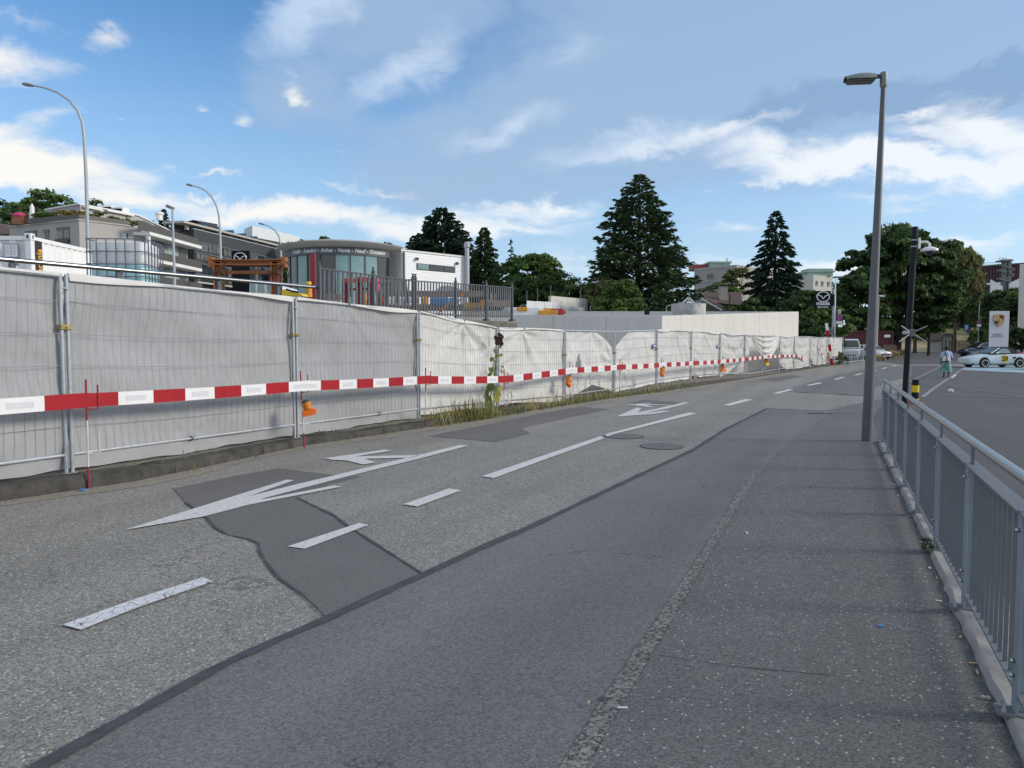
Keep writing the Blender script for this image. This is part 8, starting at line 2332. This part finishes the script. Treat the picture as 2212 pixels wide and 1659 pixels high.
# weeds by the white sheets at the far end and along the far kerb
for k, (px, py, D, r, h, mm, lb) in enumerate(((1814, 782, 55.2, .28, 1.1, 'oliveleaf', 'scrubby grey green weed beside the last grey fabric square'), (1826, 782, 56, .25, .7, 'oliveleaf', 'low weed in front of the bar barrier'), (1925, 764, 72, .8, .9, 'drygrass', 'dry grassy tuft at the foot of the timber fence'), (1900, 771, 66, .7, .5, 'drygrass', 'pale dry grass tuft by the white car'), (1945, 760, 80, .9, .8, 'oliveleaf', 'green weed tuft by the hydrant'))):
    b = V(X(px, D), D, gz(D))
    broadleaf(lb, b, h, r, r, 200 + k, LEAF[mm], 0, 14, 110, .07, .4, 0, 'weeds along the far kerb', 'weed_tuft', None, 0, 'weed')
# seed stalks in front of the torn sheet
for k, (px, py, hh) in enumerate(((1075 + 205, 858, .75), (1262, 862, .6), (1110, 880, .5), (1296, 856, .6), (1250, 864, .7))):
    p = kerb_point(px); b = p - RN * .06
    t = thing('seed_stalk', ['brown seed stalk below the torn slit', 'slim seed stalk left of the torn slit', 'reddish dock stalk right of the hollyhock', 'brown seed stalk at the sagging corner', 'seed stalk beside the tilted orange lamp'][k], 'weed', b, 'dry stalks at the fence foot')
    top = b + V(random.uniform(-.1, .1), 0, hh); MB().tube([b, (b + top) / 2 + V(.02, 0, 0), top], [.004, .003, .002], 5).build('stem', M['ply'], t)
    mb = MB()
    for q in range(12):
        f = .45 + .55 * q / 12; c = b.lerp(top, f); mb.ball(c + V(random.uniform(-.03, .03), random.uniform(-.03, .03), 0), (.010, .010, .016), 5, 4)
    stuff(mb.build('seed_head', M['ply'] if k != 2 else M['terracotta'], t))
# stones and rubbish at the kerb
for k, (px, py) in enumerate(((1046, 890), (1125, 878), (1148, 874), (1180, 872), (1190, 871), (1201, 870))):
    c = G(px, py, .02)
    o = MB().ball(c, (.05, .04, .03), 7, 5).build('loose_stone', M['kerbconc'])
    tag(o, ['yellowish stone at the foot of the hollyhock', 'pale stone right of the hollyhock in the grass', 'pale stone in the middle of the grassy edge', 'first of three white stones left of the tilted lamp', 'second of three white stones left of the tilted lamp', 'white stone nearest the tilted lamp'][k], 'stone', 'loose stones along the kerb')
c = G(175, 1059, .012)
o = MB().prism([c + V(-.03, 0, 0), c + V(.0, .02, 0), c + V(.05, .015, 0), c + V(.04, -.01, 0), c + V(0, -.02, 0)], V(0, 0, .012)).build('blue_scrap', M['bluescrap']); tag(o, 'blue plastic scrap beside the nearest marker rod', 'litter')
c = G(*cB(422, 656), .016)
o = MB().prism([c + V(-.016, 0, 0), c + V(.0, .012, 0), c + V(.018, .008, 0), c + V(.014, -.008, 0), c + V(-.006, -.010, 0)], V(0, 0, .006)).build('blue_scrap', M['bluescrap']); tag(o, 'small blue scrap on the dark pavement', 'litter')
lit = [(cB(712, 66), .03, 'butt'), (cB(770, 243), .035, 'papers'), (cB(820, 318), .03, 'butt'), (cB(836, 476), .028, 'papers'), (cB(1078, 920), .03, 'butt'), (cB(1106, 985), .04, 'butt'), (cB(985, 735), .02, 'butt'), (cD(1170, 1088), .035, 'papers'), (cD(1005, 1067), .022, 'butt'), (cD(1770, 243), .06, 'papers'), (cA(632, 1140), .04, 'papers'), (cA(597, 1050), .04, 'papers'), (cA(725, 1308), .02, 'papers'), (cA(525, 890), .03, 'papers'), (cB(1145, 1160), .03, 'kerbconc'), (cB(1180, 1165), .03, 'kerbconc')]
ll = ['cigarette butt by the weed at the plinth', 'white paper strip beside the plinth', 'cigarette butt leaning on the plinth edge', 'small white scrap on the pavement near the plinth', 'upper cigarette butt of the pair by the plinth', 'lower cigarette butt of the pair by the plinth', 'tiny yellowish stub at the plinth crack', 'white chip on the edge of the gutter strip', 'orange tinted stub beside the gutter strip', 'thin white stick on the middle of the pavement', 'white scrap by the fourth base plate', 'white scrap a little farther along the plinth', 'small pale scrap at the plinth edge', 'farthest white scrap by the plinth', 'left of two pebbles by the plinth', 'right of two pebbles by the plinth']
for k, (q, L, m_) in enumerate(lit):
    c = G(*q, .017); a = random.uniform(0, 3.1); d = V(math.cos(a), math.sin(a), 0)
    if m_ == 'butt': o = MB().tube([c - d * L * .6 + V(0, 0, .003), c + d * L * .6 + V(0, 0, .003)], .0042, 7).build('cigarette_butt', M['butt']); ct_ = 'litter'
    elif m_ == 'papers': o = MB().bar(c - d * L * .6, c + d * L * .6, .012, .003).build('paper_scrap', M['papers']); ct_ = 'litter'
    else: o = MB().ball(c, (.016, .013, .010), 7, 5).build('pebble', M['kerbconc']); ct_ = 'stone'
    tag(o, ll[k], ct_)
# little weed in the plinth crack
c = G(*cB(745, 128), .016)
broadleaf('small dark weed growing in the crack before the plinth', c, .10, .09, .07, 300, LEAF['darkleaf'], 0, 10, 24, .012, .5, 0, None, 'weed_tuft', None, 0, 'weed')
